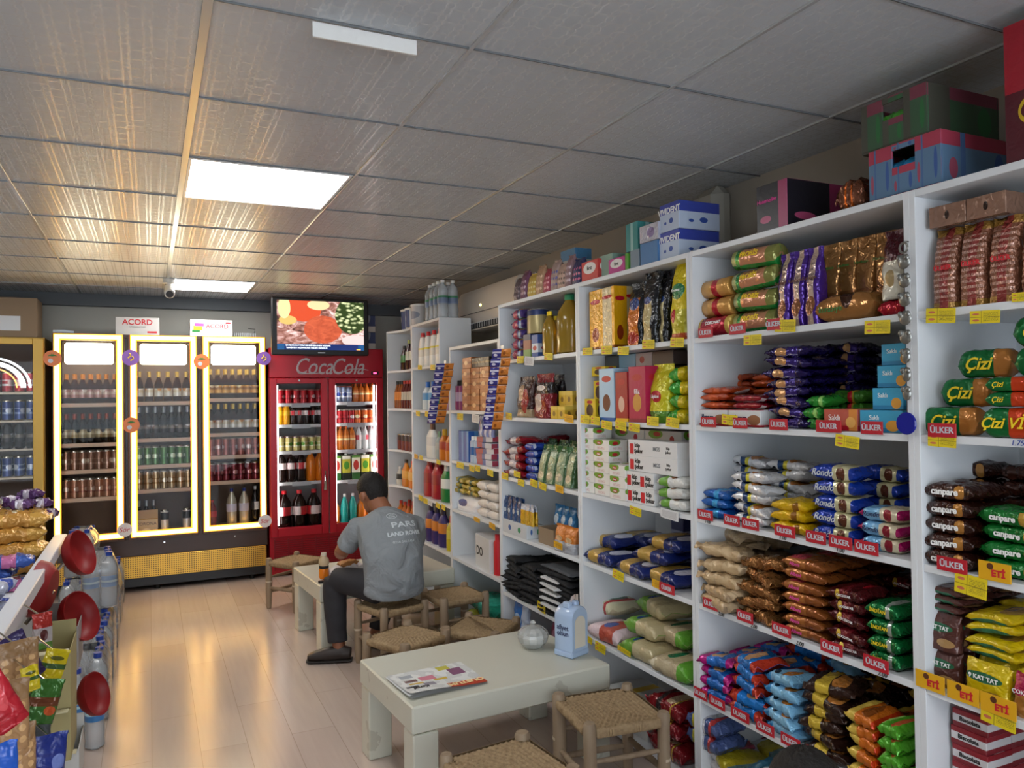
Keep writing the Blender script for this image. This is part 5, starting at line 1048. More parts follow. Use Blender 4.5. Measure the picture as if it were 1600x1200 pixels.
fill(B_pouch('sachet', P('bluesach', '#32507c', (('v', .6, 1, '#23406c'),), ((.5, .4, .3, .1, '#b8c4d0'),), .2, .15, .8), fin=.15), 'bluesach', S4, 785, 812, 4, 1, 2, .13, .02, zoff=.076, lab='blue sachet standing in the display carton', cat='sachet', jr=.15, front=.01)
fill(B_pouch('sachet', P('yelsach', '#c89c1c', (('v', .7, 1, '#b8c0d0'),), (), .2, .15, .8), fin=.15), 'yelsach', S4, 812, 832, 3, 1, 2, .11, .02, zoff=.076, lab='yellow sachet standing in the display carton', cat='sachet', jr=.15, front=.01)
o = empty('open_cardboard_box', (XF+.09, yp(845, S4+.04), S4+.0005), FACE)
cbm = mat('brown_card'); mb = MB()
MB().box(-.085, .085, -.06, .06, 0, .003).build('bottom', cbm, o)
for q in ((-.085, .085, -.06, -.057), (-.085, .085, .057, .06), (-.085, -.082, -.057, .057), (.082, .085, -.057, .057)): MB().box(*q, .0031, .085, c=.0005).build('side', cbm, o)
tag(o, 'open brown cardboard box on the fourth shelf', 'cardboard box')
fill(B_pouch('sachet', P('bluecloud', '#3a80b8', (('v', 0, .3, '#a8c4d8'),), ((.5, .6, .3, .15, '#d8e4ec'),), .2, .1, .8)), 'bluecloud', S4, 862, 895, 3, 1, 1, .19, .05, front=.14, lab='blue and white packet standing behind the orange ones', cat='packet', jr=.12)
fill(B_pouch('sachet', P('orangebag', '#c8762c', (('v', 0, .4, '#a8aab0'),), ((.5, .5, .3, .1, '#d8b080'),), .2, .1, .8)), 'orangebag', S4, 864, 894, 2, 1, 1, .13, .06, lab='orange and silver packet at the shelf front', cat='packet', jr=.1, front=.01)
# gloves: stacks of folded black cloth
CLO = mat('black_cloth', '#191b1f', .85, bump=(60, .6)); CLG = mat('grey_cloth', '#4a4d52', .85, bump=(60, .6))
fill(B_pillow('folded_garment', CLO, lump=.35, fin=.05), 'glove', S5, 783, 838, 2, 8, 2, .026, .16, lab='black folded glove bundle in the left piles', cat='folded garment', jr=.25, front=-.01, jy=.012)
fill(B_pillow('folded_garment', CLO, lump=.15, fin=.05), 'glove2', S5, 840, 892, 1, 9, 2, .026, .16, lab='black folded garment in the neat pile', cat='folded garment', jr=.08, front=-.01)
fill(B_pillow('folded_garment', CLG, lump=.1, fin=.05), 'glove3', S5, 842, 892, 1, 1, 1, .02, .16, zoff=.236, lab='grey folded garment on top of the neat pile', cat='folded garment', front=-.01)
fill(B_box('card_sleeve', mat('card_sleeve', '#d8d8d8', .5)), 'sleeve', S5, 842, 868, 1, 5, 1, .01, .05, dz=.034, zoff=.05, front=-.03, lab='white card sleeve poking out of the garment pile', cat='card sleeve', jr=.1)
fill(B_pouch('toilet_block_pack', P('bluefresh', '#2a6ab8', (('u', .7, 1, '#b8c4d8'),), ((.4, .3, .25, .2, '#a8c8e8'),), .2, .1, .6)), 'bluefresh', S6, 800, 820, 1, 2, 1, .17, .05, lab='blue and white cleaning pack on the bottom shelf', cat='packet', front=.02)
o = empty('storage_jar', (XF+.12, yp(842, .15), S6+.0005)); MB().lathe([(.06, 0), (.065, .09)], 18).build('jar', INK['red'], o); MB().lathe([(.07, .09), (.062, .12), (.03, .14)], 18).build('lid', CHROME, o); tag(o, 'red jar with a silver lid behind the near table', 'jar')
fill(B_pouch('packet', P('pinkpack', '#9a3a5c', (), ((.5, .5, .3, .3, '#c88aa0'),), .3, .05, .7)), 'pinkpack', S6, 855, 892, 2, h=.25, d=.08, front=.15, lab='pink packet at the back of the bottom shelf', cat='packet')
# top of D: small patterned gift bags
gcols = [('#5a4a50', '#8c7a80'), ('#6a3a5a', '#c8b0c0'), ('#c8a84a', '#e8dca0'), ('#b08a6a', '#e0c0a0'), ('#a83a50', '#e0a0a8'), ('#a89088', '#5a5a9a'), ('#c0a090', '#6a5a50'), ('#8a6a70', '#d8c8d0'), ('#2a2f5c', '#c86a8a')]
gx = [800, 809, 821, 834, 845, 857, 868, 880, 890, 905]
for i in range(9):
    c1, c2 = gcols[i]
    fill(B_pouch('gift_bag', P('gift%d' % i, c1, (), tuple((.15+.23*(q % 4), .2+.2*(q//4), .07, .05, c2) for q in range(12)), .35, .05, .5), fin=.05, lump=.05), 'gift%d' % i, TC, gx[i], gx[i+1], h=.13+.03*(i % 2), d=.07, lab=('dark grey', 'purple', 'yellow', 'tan', 'crimson and pink', 'grey and blue', 'beige', 'mauve', 'navy patterned')[i]+' small gift bag on the oil shelf unit', cat='gift bag', jr=.1)
for i, (a, b, c1, hh) in enumerate(((812, 824, '#8a7a84', .13), (826, 838, '#a89aa0', .16), (842, 866, '#7c8a58', .15), (868, 880, '#b09a88', .17), (876, 898, '#4a80a8', .22))):
    fill(B_box('gift_box', P('giftb%d' % i, c1, (('v', .5, .75, '#c8c4bc'),), (), .4, 0, .2)), 'giftb%d' % i, TC, a, b, h=hh, d=.1, zoff=0, front=.12, lab=('mauve', 'pinkish', 'olive green', 'cream', 'sky blue')[i]+' box behind the gift bags', cat='box', jr=.05)
# ---- unit E
E1, E2, E3, E4 = 1.415, 1.08, .755, .435
fill(B_box('soap_box', P('tansoap', '#a86a3c', (('v', .4, .6, '#7a4420'),), ((.4, .5, .2, .2, '#d8b080'),), .3, .1, .3)), 'tansoap', E1, 722, 764, 3, 4, 1, .068, .1, lab='tan soap box in the stacks', cat='soap box', jr=0)
fill(B_box('soap_box', P('blacksoap', '#1c1c20', (('v', .4, .6, '#6a5a3a'),), (), .3, .1, .3)), 'blacksoap', E1, 736, 764, h=.06, d=.1, zoff=.273, lab='black box lying on the tan soap boxes', cat='soap box', jr=0)
fill(B_box('soap_box', P('tansoap')), 'tansoap2', E1, 722, 736, h=.07, d=.1, zoff=.273, lab='tan soap box topmost beside the black box', cat='soap box', jr=0)
fill(B_lathe('shampoo_bottle', [(.4, 0, 0), (.45, .05, 0), (.42, .8, 0), (.2, .82, 1), (.2, 1, 1)], [P('plumbot', '#8c3a6a', (('v', .3, .6, '#b8a0b8'),), (), .3, 0, 0), INK['black']]), 'plumbot', E1, 708, 720, 2, h=.2, d=.06, lab='plum coloured bottle beside the soap', cat='bottle')
fill(B_box('box', P('bluecyl', '#2a5aa8', (('u', .6, 1, '#5a90c8'),), (), .35, 0, .1)), 'bluecyl', E2, 716, 732, 2, h=.2, d=.07, lab='tall blue box', cat='box', jr=0)
fill(B_lathe('spray_can', [(.45, 0, 0), (.45, .8, 0), (.3, .86, 1), (.3, 1, 1)], [P('whiteblue', '#b8c8d8', (('v', .3, .6, '#3a6aa8'),), (), .3, 0, 0), INK['white']]), 'whitebluecan', E2, 732, 744, 2, h=.17, d=.05, lab='white and blue spray can', cat='spray can')
fill(B_box('toothpaste_box', P('toothp', '#c0c4d0', (('u', 0, .4, '#a03a50'), ('u', .4, .6, '#3a5a9c')), (), .3, 0, .1)), 'toothp', E2, 742, 768, 1, 5, 1, .035, .1, lab='red white and blue toothpaste box', cat='toothpaste box', jr=.05)
fill(B_pouch('toothbrush_pack', P('brushpk', '#8a90b8', (('u', .2, .4, '#3a4a9a'), ('u', .6, .8, '#c0c8e0')), (), .2, .1, .4)), 'brushpk', E2, 746, 768, 3, 1, 1, .13, .03, zoff=.176, lab='blue toothbrush pack standing above the toothpaste', cat='toothbrush pack')
fill(B_pillow('pad_packet', P('yelpad', '#b8a040', (('u', .4, .6, '#3a5a3a'),), (), .25, .05, .6)), 'yelpad', E3, 707, 742, 2, 3, 1, .035, .12, zoff=.105, lab='yellow and green pad packet on the white pack', cat='packet', jr=.1)
fill(B_pouch('cotton_pack', P('whiteblupk', '#dcdce0', (), ((.35, .5, .2, .22, '#1f2f7c'),), .3, 0, .3), lump=.03, fin=.02), 'whiteblupk', E3, 708, 745, 1, h=.1, d=.12, lab='white pack with a navy oval', cat='packet', jr=0)
fill(B_pillow('tissue_pack', P('tissue', '#dcd4cc', (), (), .4, 0, .5), lump=.06, fin=.03), 'tissue', E3, 744, 775, 2, 4, 2, .055, .1, lab='white tissue pack in the stack', cat='tissue pack', jr=.04)
o = fill(B_box('white_box', P('whiteboxe', '#d8d8d8', (), (), .45, 0, 0), ('DO', .4, INK['black'], -.2, .5, dict(bold=.02))), 'whiteboxe', E4, 740, 768, h=.2, d=.22, lab='white carton with black lettering on a low shelf', cat='box', jr=.1)
fill(B_lathe('spray_can', [(.45, 0, 0), (.45, .8, 0), (.3, .86, 0), (.3, 1, 0)], [INK['red']]), 'redcan', E4, 768, 776, h=.24, d=.05, lab='slim red can beside the white carton', cat='spray can')
fill(B_pillow('cloth_bag', P('greenclear', '#2a9a80', (('u', .5, .8, '#40b8a0'),), (), .15, .05, .8), lump=.2), 'greenclear', S6, 724, 770, 1, 1, 1, .09, .22, zoff=.1, lab='clear bag of green cloths, upper one', cat='bag', jr=.1)
fill(B_pillow('cloth_bag', P('yelclear', '#b0b030', (('u', .5, .8, '#c8c050'),), (), .15, .05, .8), lump=.2), 'yelclear', S6, 724, 770, 1, 1, 1, .1, .22, lab='clear bag of yellow cloths, lower one', cat='bag', jr=.1)
# hanging strips of sachets at the posts
def strip(px0, py0, px1, py1, x, w_, cols_, label, lean):
    a = at_x(px0, py0, x); b = at_x(px1, py1, x); o = empty('hanging_sachet_strip', (x, a.y, a.z)); n = 9
    v = b-a
    for i in range(n):
        p0 = v*(i/n); p1 = v*((i+.96)/n)
        for s_, m_ in ((0, cols_[0]), (1, cols_[1])):
            mb = MB(); off = Vector((-.004*((i+s_) % 2)-.62*w_*(1-s_), .6*w_*(1-s_), 0)); side = Vector((.62*w_, -.6*w_, 0))
            q = [p0+off, p0+off+side, p1+off+side, p1+off]
            c0 = sum(q, Vector())/4; mb.grid(lambda u, t: (q[0]+(q[1]-q[0])*u)*(1-t)+(q[3]+(q[2]-q[3])*u)*t+Vector((-.012*math.sin(PI*u)*math.sin(PI*t)**.5, 0, 0)), 5, 4, flip=True)
            mb.grid(lambda u, t: (q[0]+(q[1]-q[0])*u)*(1-t)+(q[3]+(q[2]-q[3])*u)*t+Vector((.006*math.sin(PI*u)*math.sin(PI*t)**.5, 0, 0)), 5, 4)
            mb.build('sachet', m_, o, smooth=True)
    MB().box(-.003, .003, -.02, .02, 0, .02, c=.001).build('hanger', WHITEP, o)
    tag(o, label, 'sachet strip')
sp = P('stripp', '#33307c', (('v', .3, .5, '#c8c4d8'),), ((.5, .7, .2, .15, '#d8d0e0'),), .22, .1, .6); so = P('stripo', '#c8782c', (('v', .85, 1, '#7c4a20'),), ((.5, .5, .15, .2, '#8a4a18'),), .22, .1, .6)
strip(696, 568, 681, 662, 1.75, .075, (sp, so), 'leaning strip of purple and orange sachets over the detergent shelves', 0)
strip(785, 545, 769, 672, 1.76, .065, (sp, so), 'strip of purple and orange sachets hanging left of the oil shelf', 0)
# ---- unit F
wbot = B_lathe('cleaner_bottle', [(.42, 0, 0), (.46, .04, 0), (.44, .3, 1), (.42, .55, 0), (.34, .7, 0), (.3, .85, 0), (.2, .88, 2), (.17, 1, 2)], [WHITEP, P('yelred', '#d8d4c8', (('v', .5, 1, '#d8c830'),), ((.5, .5, .1, .2, R1),), .4, 0, 0), INK['red']])
fill(wbot, 'wbot', 1.736, 650, 685, 4, 1, 1, .26, .07, lab='white cleaner bottle with red cap', cat='cleaner bottle', front=.02)
fill(wbot, 'wbot2', 1.736, 655, 685, 3, 1, 1, .26, .07, front=.13, lab='white cleaner bottle with red cap, rear row', cat='cleaner bottle')
bl = lambda c1, c2, c3: [(.42, 0, 0), (.46, .04, 0), (.46, .35, 1), (.44, .62, 0), (.25, .78, 0), (.2, .8, 2), (.18, 1, 2)]
def det(n, c1, lab_, cap, a, b, z, h_, nx=1, desc='', front=.02):
    fill(B_lathe('detergent_bottle', bl(0, 0, 0), [mat('det_'+n, c1, .3), P('detl_'+n, lab_, (('v', .6, 1, c1),), ((.5, .5, .15, .2, '#e0d8d0'), (0, .5, .15, .2, '#e0d8d0')), .4, 0, 0), mat('detc_'+n, cap, .35)]), 'det_'+n, z, a, b, nx, h=h_, d=.08, lab=desc, cat='bottle', front=front)
det('bluew', '#c8d4dc', '#4a90c8', '#2a6ac0', 656, 674, 1.411, .21, 2, 'white and blue bottle with blue cap')
det('grn', '#2a8a40', '#b8d8a0', '#d8d8d8', 675, 684, 1.411, .24, 1, 'green bottle with white cap')
det('pnk', '#c8a0b0', '#a04a70', '#d8d8d8', 685, 696, 1.411, .22, 1, 'pinkish bottle behind the hanging strip')
det('wh', '#d8d8d4', '#c8c8c8', '#4a2a20', 661, 675, 1.056, .26, 1, 'tall white bottle with brown cap')
det('clr', '#a8b0ac', '#b8b8b0', '#7a9a7a', 676, 681, 1.056, .2, 1, 'slim pale bottle behind the tall white bottle')
det('ora', '#c8701c', '#a83a20', '#c8a020', 682, 701, 1.056, .22, 2, 'orange bottle with yellow cap')
det('red', '#a01828', '#8c1424', '#8c1424', 657, 682, .766, .29, 2, 'red detergent bottle with gold emblem')
det('red2', '#8a1422', '#8c1424', '#8c1424', 668, 688, .766, .29, 2, 'red detergent bottle in the rear row', .12)
det('grn2', '#1f7a3a', '#d8dcd8', '#d8d8d8', 684, 696, .766, .27, 1, 'green and white bottle')
det('prp', '#3a2f6a', '#c8782c', '#2a2040', 661, 690, .436, .28, 3, 'purple and orange softener bottle')
det('yel', '#c8b428', '#d8c850', '#b83a20', 694, 701, .436, .24, 1, 'yellow bottle at the end of the low shelf')
# ---- corner unit G
def rb(n, c1, lab_, cap, a, b, z, h_, nx, ny, desc):
    fill(B_lathe('drink_bottle', [(.4, 0, 0), (.44, .04, 0), (.44, .3, 1), (.42, .6, 0), (.18, .82, 0), (.18, .88, 2), (.18, 1, 2)], [mat('rb_'+n, c1, .15), P('rbl_'+n, lab_, (), ((.5, .5, .2, .25, '#d8d0b0'), (0, .5, .2, .25, '#d8d0b0')), .4, 0, 0), mat('rbc_'+n, cap, .35)]), 'rb_'+n, z, a, b, nx, 1, ny, h=h_, d=.07, lab=desc, cat='drink bottle', x0=XF+.03)
rb('dk', '#2a1410', '#3a7a3c', '#1c1c1c', 622, 629, 1.736, .2, 1, 2, 'dark sauce bottle on the top rounded shelf')
rb('rd', '#3a1a1c', '#c8ccc0', '#b8c070', 630, 642, 1.736, .24, 2, 2, 'dark bottle with pale label on the top rounded shelf')
rb('or', '#8c4a1c', '#d07c2c', '#1c1c1c', 610, 624, 1.416, .23, 4, 2, 'orange sauce bottle on the second rounded shelf')
rb('rd2', '#5a1c1c', '#b8b0a0', '#c03a30', 624, 642, 1.416, .23, 4, 2, 'red sauce bottle on the second rounded shelf')
fill(tin('tin', P('darktin', '#6a2a2c', (('v', .6, 1, '#3a3034'),), ((.5, .4, .1, .2, '#c8a8a8'),), .35, .2, 0), CHROME), 'darktin', 1.071, 619, 642, 4, 1, 2, .13, .07, lab='dark red preserve tin on the third rounded shelf', cat='tin', x0=XF+.03)
rb('ju', '#d07c14', '#d8a040', '#1c1c1c', 623, 634, .771, .22, 1, 1, 'orange juice bottle with black cap on the fourth rounded shelf')
rb('ju2', '#d87c14', '#e0a850', '#c83020', 634, 643, .771, .22, 1, 1, 'orange juice bottle with red cap on the fourth rounded shelf')
rb('bw', '#c8c4b8', '#2a2a2c', '#d8d8d8', 616, 622, .771, .15, 1, 1, 'small black and white bottle on the fourth rounded shelf')
rb('lo', '#b8641c', '#8c3a20', '#b83020', 612, 642, .436, .2, 5, 2, 'orange sauce bottle on the lowest rounded shelf')
# water pack on F
WAT = clear('water_bottle_plastic', '#eef4fa', .3, .06); WL = P('waterlabel', '#3a7ab8', (('v', .4, .6, '#b8dcea'),), (), .3, 0, 0); WG = P('waterlabelg', '#6a7a98', (('v', .75, 1, '#2f7a50'),), (), .3, 0, 0)
def water(w, d, h, lab_=WL, cap=None, key='w'):
    r_ = .46*w
    o = MB().lathe([(r_*.8, 0), (r_, .03*h), (r_*.94, .12*h), (r_, .2*h), (r_*.93, .34*h), (r_*.96, .38*h), (r_*.96, .58*h), (r_*.9, .64*h), (r_, .7*h), (r_*.85, .8*h), (r_*.35, .9*h), (r_*.35, .93*h)], 14).build('water_bottle', WAT, smooth=40)
    MB().lathe([(r_*.975, .38*h), (r_*.975, .58*h)], 14, cap=False).build('label', lab_, o, smooth=40)
    MB().lathe([(r_*.4, .93*h), (r_*.4, h)], 12).build('cap', cap or mat('water_cap_blue', '#1f3f9a', .35), o)
    return o
fill(lambda w, d, h: water(w, d, h, WG, WHITEP), 'wg', 2.066, 661, 687, 4, 1, 2, .27, .075, lab='clear water bottle with green ringed label on the raised shelf box', cat='water bottle', front=.01)

# ------------------------------------------------------------------ crates and boxes on units A and B
def crate(px0, px1, pz, y_, z, w_, d_, h_, m, lab, peek):
    o = empty('fruit_crate', (y_[0], y_[1], z), FACE)
    mb = MB().box(-w_/2, w_/2, -d_/2, d_/2, 0, .006).build('bottom', m, o)
    for q in ((-w_/2, w_/2, d_/2-.006, d_/2), (-w_/2, -w_/2+.006, -d_/2+.006, d_/2-.006), (w_/2-.006, w_/2, -d_/2+.006, d_/2-.006)): MB().box(*q, .0061, h_, c=.001).build('side', m, o)
    f = MB()
    f.box(-w_/2, -w_*.16, -d_/2, -d_/2+.0059, .0061, h_); f.box(w_*.16, w_/2, -d_/2, -d_/2+.0059, .0061, h_); f.box(-w_*.16, w_*.16, -d_/2, -d_/2+.0059, .0061, h_*.55); f.box(-w_*.16, w_*.16, -d_/2, -d_/2+.0059, h_*.88, h_)
    f.build('front', m, o)
    tag(o, lab, 'crate')
    for i in range(3):
        q = pillow_mb(.08, .06, .05, 90+i, lump=.2).build('wrapped_item', peek, smooth=80); q.location = (y_[0]-d_/2+.06, y_[1]+.055-.055*i, z+.055); q.rotation_euler = (0, .2, .3*i)
        tag(q, ('pale green' if 'green' in peek.name else 'blue')+' wrapped item inside the '+lab.split(',')[0].replace('cardboard crate', 'crate')[:40], 'packet', 'items in '+lab[:30])
y0_ = (yp(1462, 2.1)+yp(1350, 2.1))/2; wd_ = yp(1350, 2.1)-yp(1462, 2.1)
crate(0, 0, 0, (XF+.17, y0_), 2.036, wd_, .30, .145, pack('crate_blue', '#5a7a98', (('v', .72, 1, '#a83a50'), ('u', .25, .32, '#4a6a98')), ((.15, .3, .06, .2, '#a04a60'), (.8, .4, .07, .3, '#3a5a98')), .6, 0, 0), 'blue and red printed cardboard crate, lower of two', mat('film_blue', '#3a9ad0', .2))
y1_ = (yp(1436, 2.25)+yp(1334, 2.25))/2; w1_ = yp(1334, 2.25)-yp(1436, 2.25)
crate(0, 0, 0, (XF+.18, y1_), 2.182, w1_, .30, .14, pack('crate_green', '#3a5a40', (('v', .74, 1, '#7c3a4a'), ('u', .0, .3, '#4a4a40')), ((.8, .4, .1, .3, '#2a6a3a'),), .6, 0, 0), 'dark green and red printed cardboard crate, upper of two', mat('film_green', '#5ac040', .2))
fill(B_box('wafer_carton', P('blackpink', '#1c1a22', (('u', .72, 1, '#a03a64'),), ((.3, .25, .18, .08, '#b04a70'),), .35, 0, .1), ('Hanımeller', .13, INK['pink'], -.15, .65), None), 'blackpink', TC, 1180, 1229, h=.155, d=.26, lab='black carton with pink edge on top of the biscuit unit', cat='carton', jr=0, front=.01)
fill(B_pillow('candy_bag', P('orangefoil', '#7a4a34', (('u', .35, .45, '#e07020'), ('u', .6, .68, '#e07020')), (), .12, .6, 1.), lump=.25), 'orangefoil', TC, 1303, 1346, h=.085, d=.1, lab='small brown and orange foil bag between carton and crates', cat='candy bag', jr=.1)
o = fill(B_box('wafer_carton', P('bigred', '#a01c2c', (('v', 0, .5, '#501420'),), ((.5, .35, .3, .12, '#c8a820'), (.5, .35, .26, .08, '#501420')), .35, 0, .2)), 'bigred', TC, 1566, 1680, h=.33, d=.28, lab='tall red carton with a yellow line pattern at the right edge', cat='carton', jr=0, front=.01)
# ------------------------------------------------------------------ price tags and red name strips on the shelf edges
TAGM = pack('price_tag_yellow', '#e0c818', (('v', .46, .5, '#9a8410'), ('u', .38, .4, '#9a8410')), ((.2, .73, .12, .08, '#c86a50'), (.2, .25, .12, .08, '#c86a50')), .5, 0, 0, print_=('#2a2a20', .45, .95, .15, .85))
WTAG = pack('price_tag_white', '#d8d8d8', (), (), .5, 0, 0, print_=('#3a3a40', .1, .9, .15, .85))
def pt(m): return MB().box(-.5, .5, -.5, .5, -.5, .5, c=.01).mesh('price_tag', m)
TM = {'y': pt(TAGM), 'w': pt(WTAG), 'o': pt(pack('price_tag_orange', '#e0a818', (('v', .5, .54, '#a07010'),), (), .5, 0, 0, print_=('#4a3010', .2, .9, .15, .85)))}
def ptag(px, py, wpx, hpx, kind='y', what=''):
    a = at_x(px-wpx/2, py, XF-.004); b = at_x(px+wpx/2, py, XF-.004); t_ = at_x(px, py-hpx/2, XF-.004); u_ = at_x(px, py+hpx/2, XF-.004)
    o = link('price_tag', TM[kind], None, (XF-.004, (a.y+b.y)/2, (t_.z+u_.z)/2), (random.uniform(-.04, .04), random.uniform(.02, .1), FACE)); o.scale = (a.y-b.y, .0012, t_.z-u_.z)
    tag(o, ('yellow', 'white', 'orange yellow')[('y', 'w', 'o').index(kind)]+' price tag '+what, 'price tag')
ta = [(1176, 531, 28, 16, 'y', 'under the green biscuit rolls'), (1227, 509, 32, 19, 'y', 'under the purple biscuit packets'), (1371, 511, 40, 21, 'y', 'under the maroon and white packet'), (1140, 656, 24, 16, 'y', 'between the white wafer boxes'), (1324, 690, 37, 19, 'y', 'below the pink biscuit box'),
 (1470, 493, 46, 23, 'y', 'under the first copper bag'), (1539, 495, 47, 20, 'y', 'under the third copper bag'), (1593, 464, 24, 14, 'y', 'at the right edge top shelf'), (1472, 688, 44, 21, 'y', 'under the green cracker pile'), (1517, 915, 50, 32, 'y', 'handwritten and tilted under the brown cookies'), (1560, 1118, 54, 36, 'y', 'with handwriting under the yellow wafers'),
 (918, 549, 15, 11, 'y', 'under the orange tea pack'), (948, 547, 16, 13, 'y', 'second under the orange tea pack'), (974, 548, 17, 13, 'y', 'under the black tea pouch'), (1013, 538, 19, 14, 'y', 'under the taller black pouches'), (1058, 535, 21, 15, 'y', 'under the tall yellow tea pouch'),
 (914, 655, 14, 13, 'y', 'below the small yellow boxes'), (930, 657, 14, 13, 'y', 'below the pale blue tea box'), (948, 664, 16, 13, 'y', 'below the red tea box'), (970, 665, 17, 14, 'y', 'left of the magenta tea box'), (991, 668, 17, 13, 'y', 'below the magenta tea box'), (1020, 658, 18, 14, 'y', 'below the lime tea pouch'), (1051, 660, 20, 15, 'y', 'below the green and yellow bags'),
 (993, 799, 18, 13, 'y', 'below the sugar boxes'), (1046, 804, 28, 15, 'w', 'handwritten below the sugar bags'), (966, 899, 17, 14, 'y', 'below the pasta bags'), (1029, 914, 20, 13, 'o', 'below the near pasta bags'), (938, 1012, 16, 14, 'y', 'below the pink rice bag'), (921, 1000, 8, 10, 'y', 'at the far end of the rice shelf'), (975, 1017, 20, 8, 'y', 'flat below the green rice bag'),
 (813, 562, 10, 11, 'y', 'under the sachet display'), (827, 564, 14, 14, 'w', 'under the gold tin'), (857, 557, 13, 11, 'y', 'under the oil bottles'), (795, 650, 9, 10, 'y', 'at the end of the coffee shelf'), (889, 654, 14, 12, 'o', 'under the small yellow boxes'),
 (789, 744, 10, 10, 'y', 'below the red crisp bags'), (808, 741, 10, 9, 'y', 'below the blue packets'), (814, 754, 10, 10, 'y', 'lower below the blue packets'), (834, 755, 11, 11, 'y', 'below the first green pouch'), (848, 760, 11, 11, 'y', 'below the second green pouch'), (874, 764, 12, 12, 'o', 'below the last green pouch'), (872, 852, 13, 10, 'o', 'below the orange packets'), (846, 949, 12, 14, 'y', 'below the black gloves'),
 (719, 651, 9, 10, 'y', 'below the soap boxes'), (743, 654, 11, 13, 'w', 'below the soap stacks'), (719, 727, 11, 9, 'y', 'below the tall blue boxes'), (737, 732, 8, 9, 'y', 'below the spray cans'), (746, 732, 8, 9, 'y', 'below the toothpaste'), (766, 739, 9, 10, 'y', 'below the toothpaste near end'), (745, 812, 9, 7, 'o', 'below the tissue packs'), (769, 822, 9, 9, 'o', 'below the tissue packs near end'),
 (656, 574, 6, 7, 'y', 'under the first white bottle'), (676, 574, 7, 8, 'y', 'under the last white bottle'), (653, 646, 6, 8, 'y', 'under the white and blue bottles'), (667, 647, 6, 8, 'y', 'under the green bottle'), (650, 713, 5, 7, 'o', 'at the far end under the tall white bottle'), (658, 715, 5, 7, 'y', 'under the tall white bottle'), (685, 722, 6, 7, 'y', 'under the orange bottles'), (657, 778, 6, 8, 'y', 'under the first red bottle'), (665, 783, 7, 8, 'y', 'under the second red bottle'), (672, 786, 7, 8, 'w', 'under the red bottles'), (684, 790, 6, 8, 'y', 'under the green and white bottle'), (693, 793, 6, 8, 'y', 'beside the post under the green bottle')]
for t_ in ta: ptag(*t_)
REDT = pack('red_name_strip', '#b81c2c', (), (), .4, 0, 0)
def ustrip(px0, px1, z, kind='u', what=''):
    y0, y1 = yp(px0, z, XF), yp(px1, z, XF); w_ = y0-y1
    o = empty('shelf_name_strip', (XF-.004, (y0+y1)/2, z-.004), FACE)
    MB().box(-w_/2, w_/2, -.0015, .0015, 0, .036 if kind == 'u' else .045, c=.0004).build('strip', REDT if kind == 'u' else pack('yellow_name_strip', '#e0a818', (), (), .4, 0, 0), o)
    if kind == 'u': text('ÜLKER', .022, INK['lightgrey'], o, (0, -.0022, .018), bold=.02)
    else: text('ETİ', .022, INK['red'], o, (.01, -.0022, .018), bold=.04); MB().lathe([(.008, 0), (.008, .0006)], 12, T=Matrix.Translation((-.01, -.0015, .034)) @ Matrix.Rotation(PI/2, 4, 'X')).build('emblem', INK['brown'], o)
    tag(o, ('red' if kind == 'u' else 'yellow')+' name strip '+what, 'name strip')
for a, b, z, wh in ((1093, 1115, S1, 'before the red biscuit roll'), (1141, 1166, S1, 'before the green biscuit rolls'), (1200, 1220, S1, 'before the purple packets'), (1097, 1120, S2, 'before the first white wafer box'), (1147, 1169, S2, 'before the second white wafer box'), (1204, 1232, S2, 'before the purple heap'), (1277, 1316, S2, 'before the pink biscuit box'), (1347, 1381, S2, 'before the blue biscuit boxes'),
    (1092, 1115, S3, 'at the far end of the third shelf'), (1133, 1157, S3, 'below the white wafers'), (1161, 1187, S3, 'second below the white wafers'), (1212, 1244, S3, 'before the yellow wafers'), (1261, 1292, S3, 'before the blue packets'), (1297, 1333, S3, 'second before the blue packets'), (1337, 1374, S3, 'before the magenta packets'),
    (1100, 1123, S4, 'before the beige wafers'), (1153, 1178, S4, 'before the bronze wafers'), (1208, 1237, S4, 'before the brown bars'), (1284, 1318, S4, 'before the dark red wafers'), (1351, 1390, S4, 'before the emerald wafers'), (1086, 1106, S5, 'at the far end of the fifth shelf'), (1110, 1134, S5, 'second on the fifth shelf'), (1144, 1172, S5, 'before the blue and red wafers'), (1183, 1211, S5, 'before the light blue wafers'), (1222, 1252, S5, 'before the dark brown wafers'), (1262, 1294, S5, 'second before the dark brown wafers'),
    (1452, 1496, S2, 'before the green crackers'), (1466, 1513, S3, 'before the brown cookies'), (1032, 1055, S4, 'before the pasta bags')): ustrip(a, b, z, 'u', wh)
for a, b, z, wh in ((1433, 1478, S4, 'before the brown wafers'), (1482, 1532, S4, 'between brown and yellow wafers'), (1534, 1590, S4, 'before the yellow wafers'), (1531, 1582, S3, 'before the green cookies')): ustrip(a, b, z, 'e', wh)
# handwritten prices on the edges
for s, px, z in (('1.00', 1106, S3), ('1.00', 1223, S3), ('1.00', 1313, S3), ('2.00', 1127, S4), ('2.00', 1178, S4), ('2.00', 1250, S4), ('2.00', 1379, S4), ('1.75', 1590, S2)):
    o = link('handwritten_price', text_mesh(s, .018, INK['black' if s != '1.75' else 'blue'], shear=.2), None, (XF-.0015, yp(px, z), z-.010), (PI/2, 0, FACE)); tag(o, 'handwritten price on the white shelf edge below %s' % {1106: 'the small blue wafers', 1223: 'the yellow wafers', 1313: 'the blue sandwich biscuits', 1127: 'the beige wafers', 1178: 'the bronze wafers', 1250: 'the brown chocolate bars', 1379: 'the emerald wafers', 1590: 'the orange crackers'}[px], 'lettering')
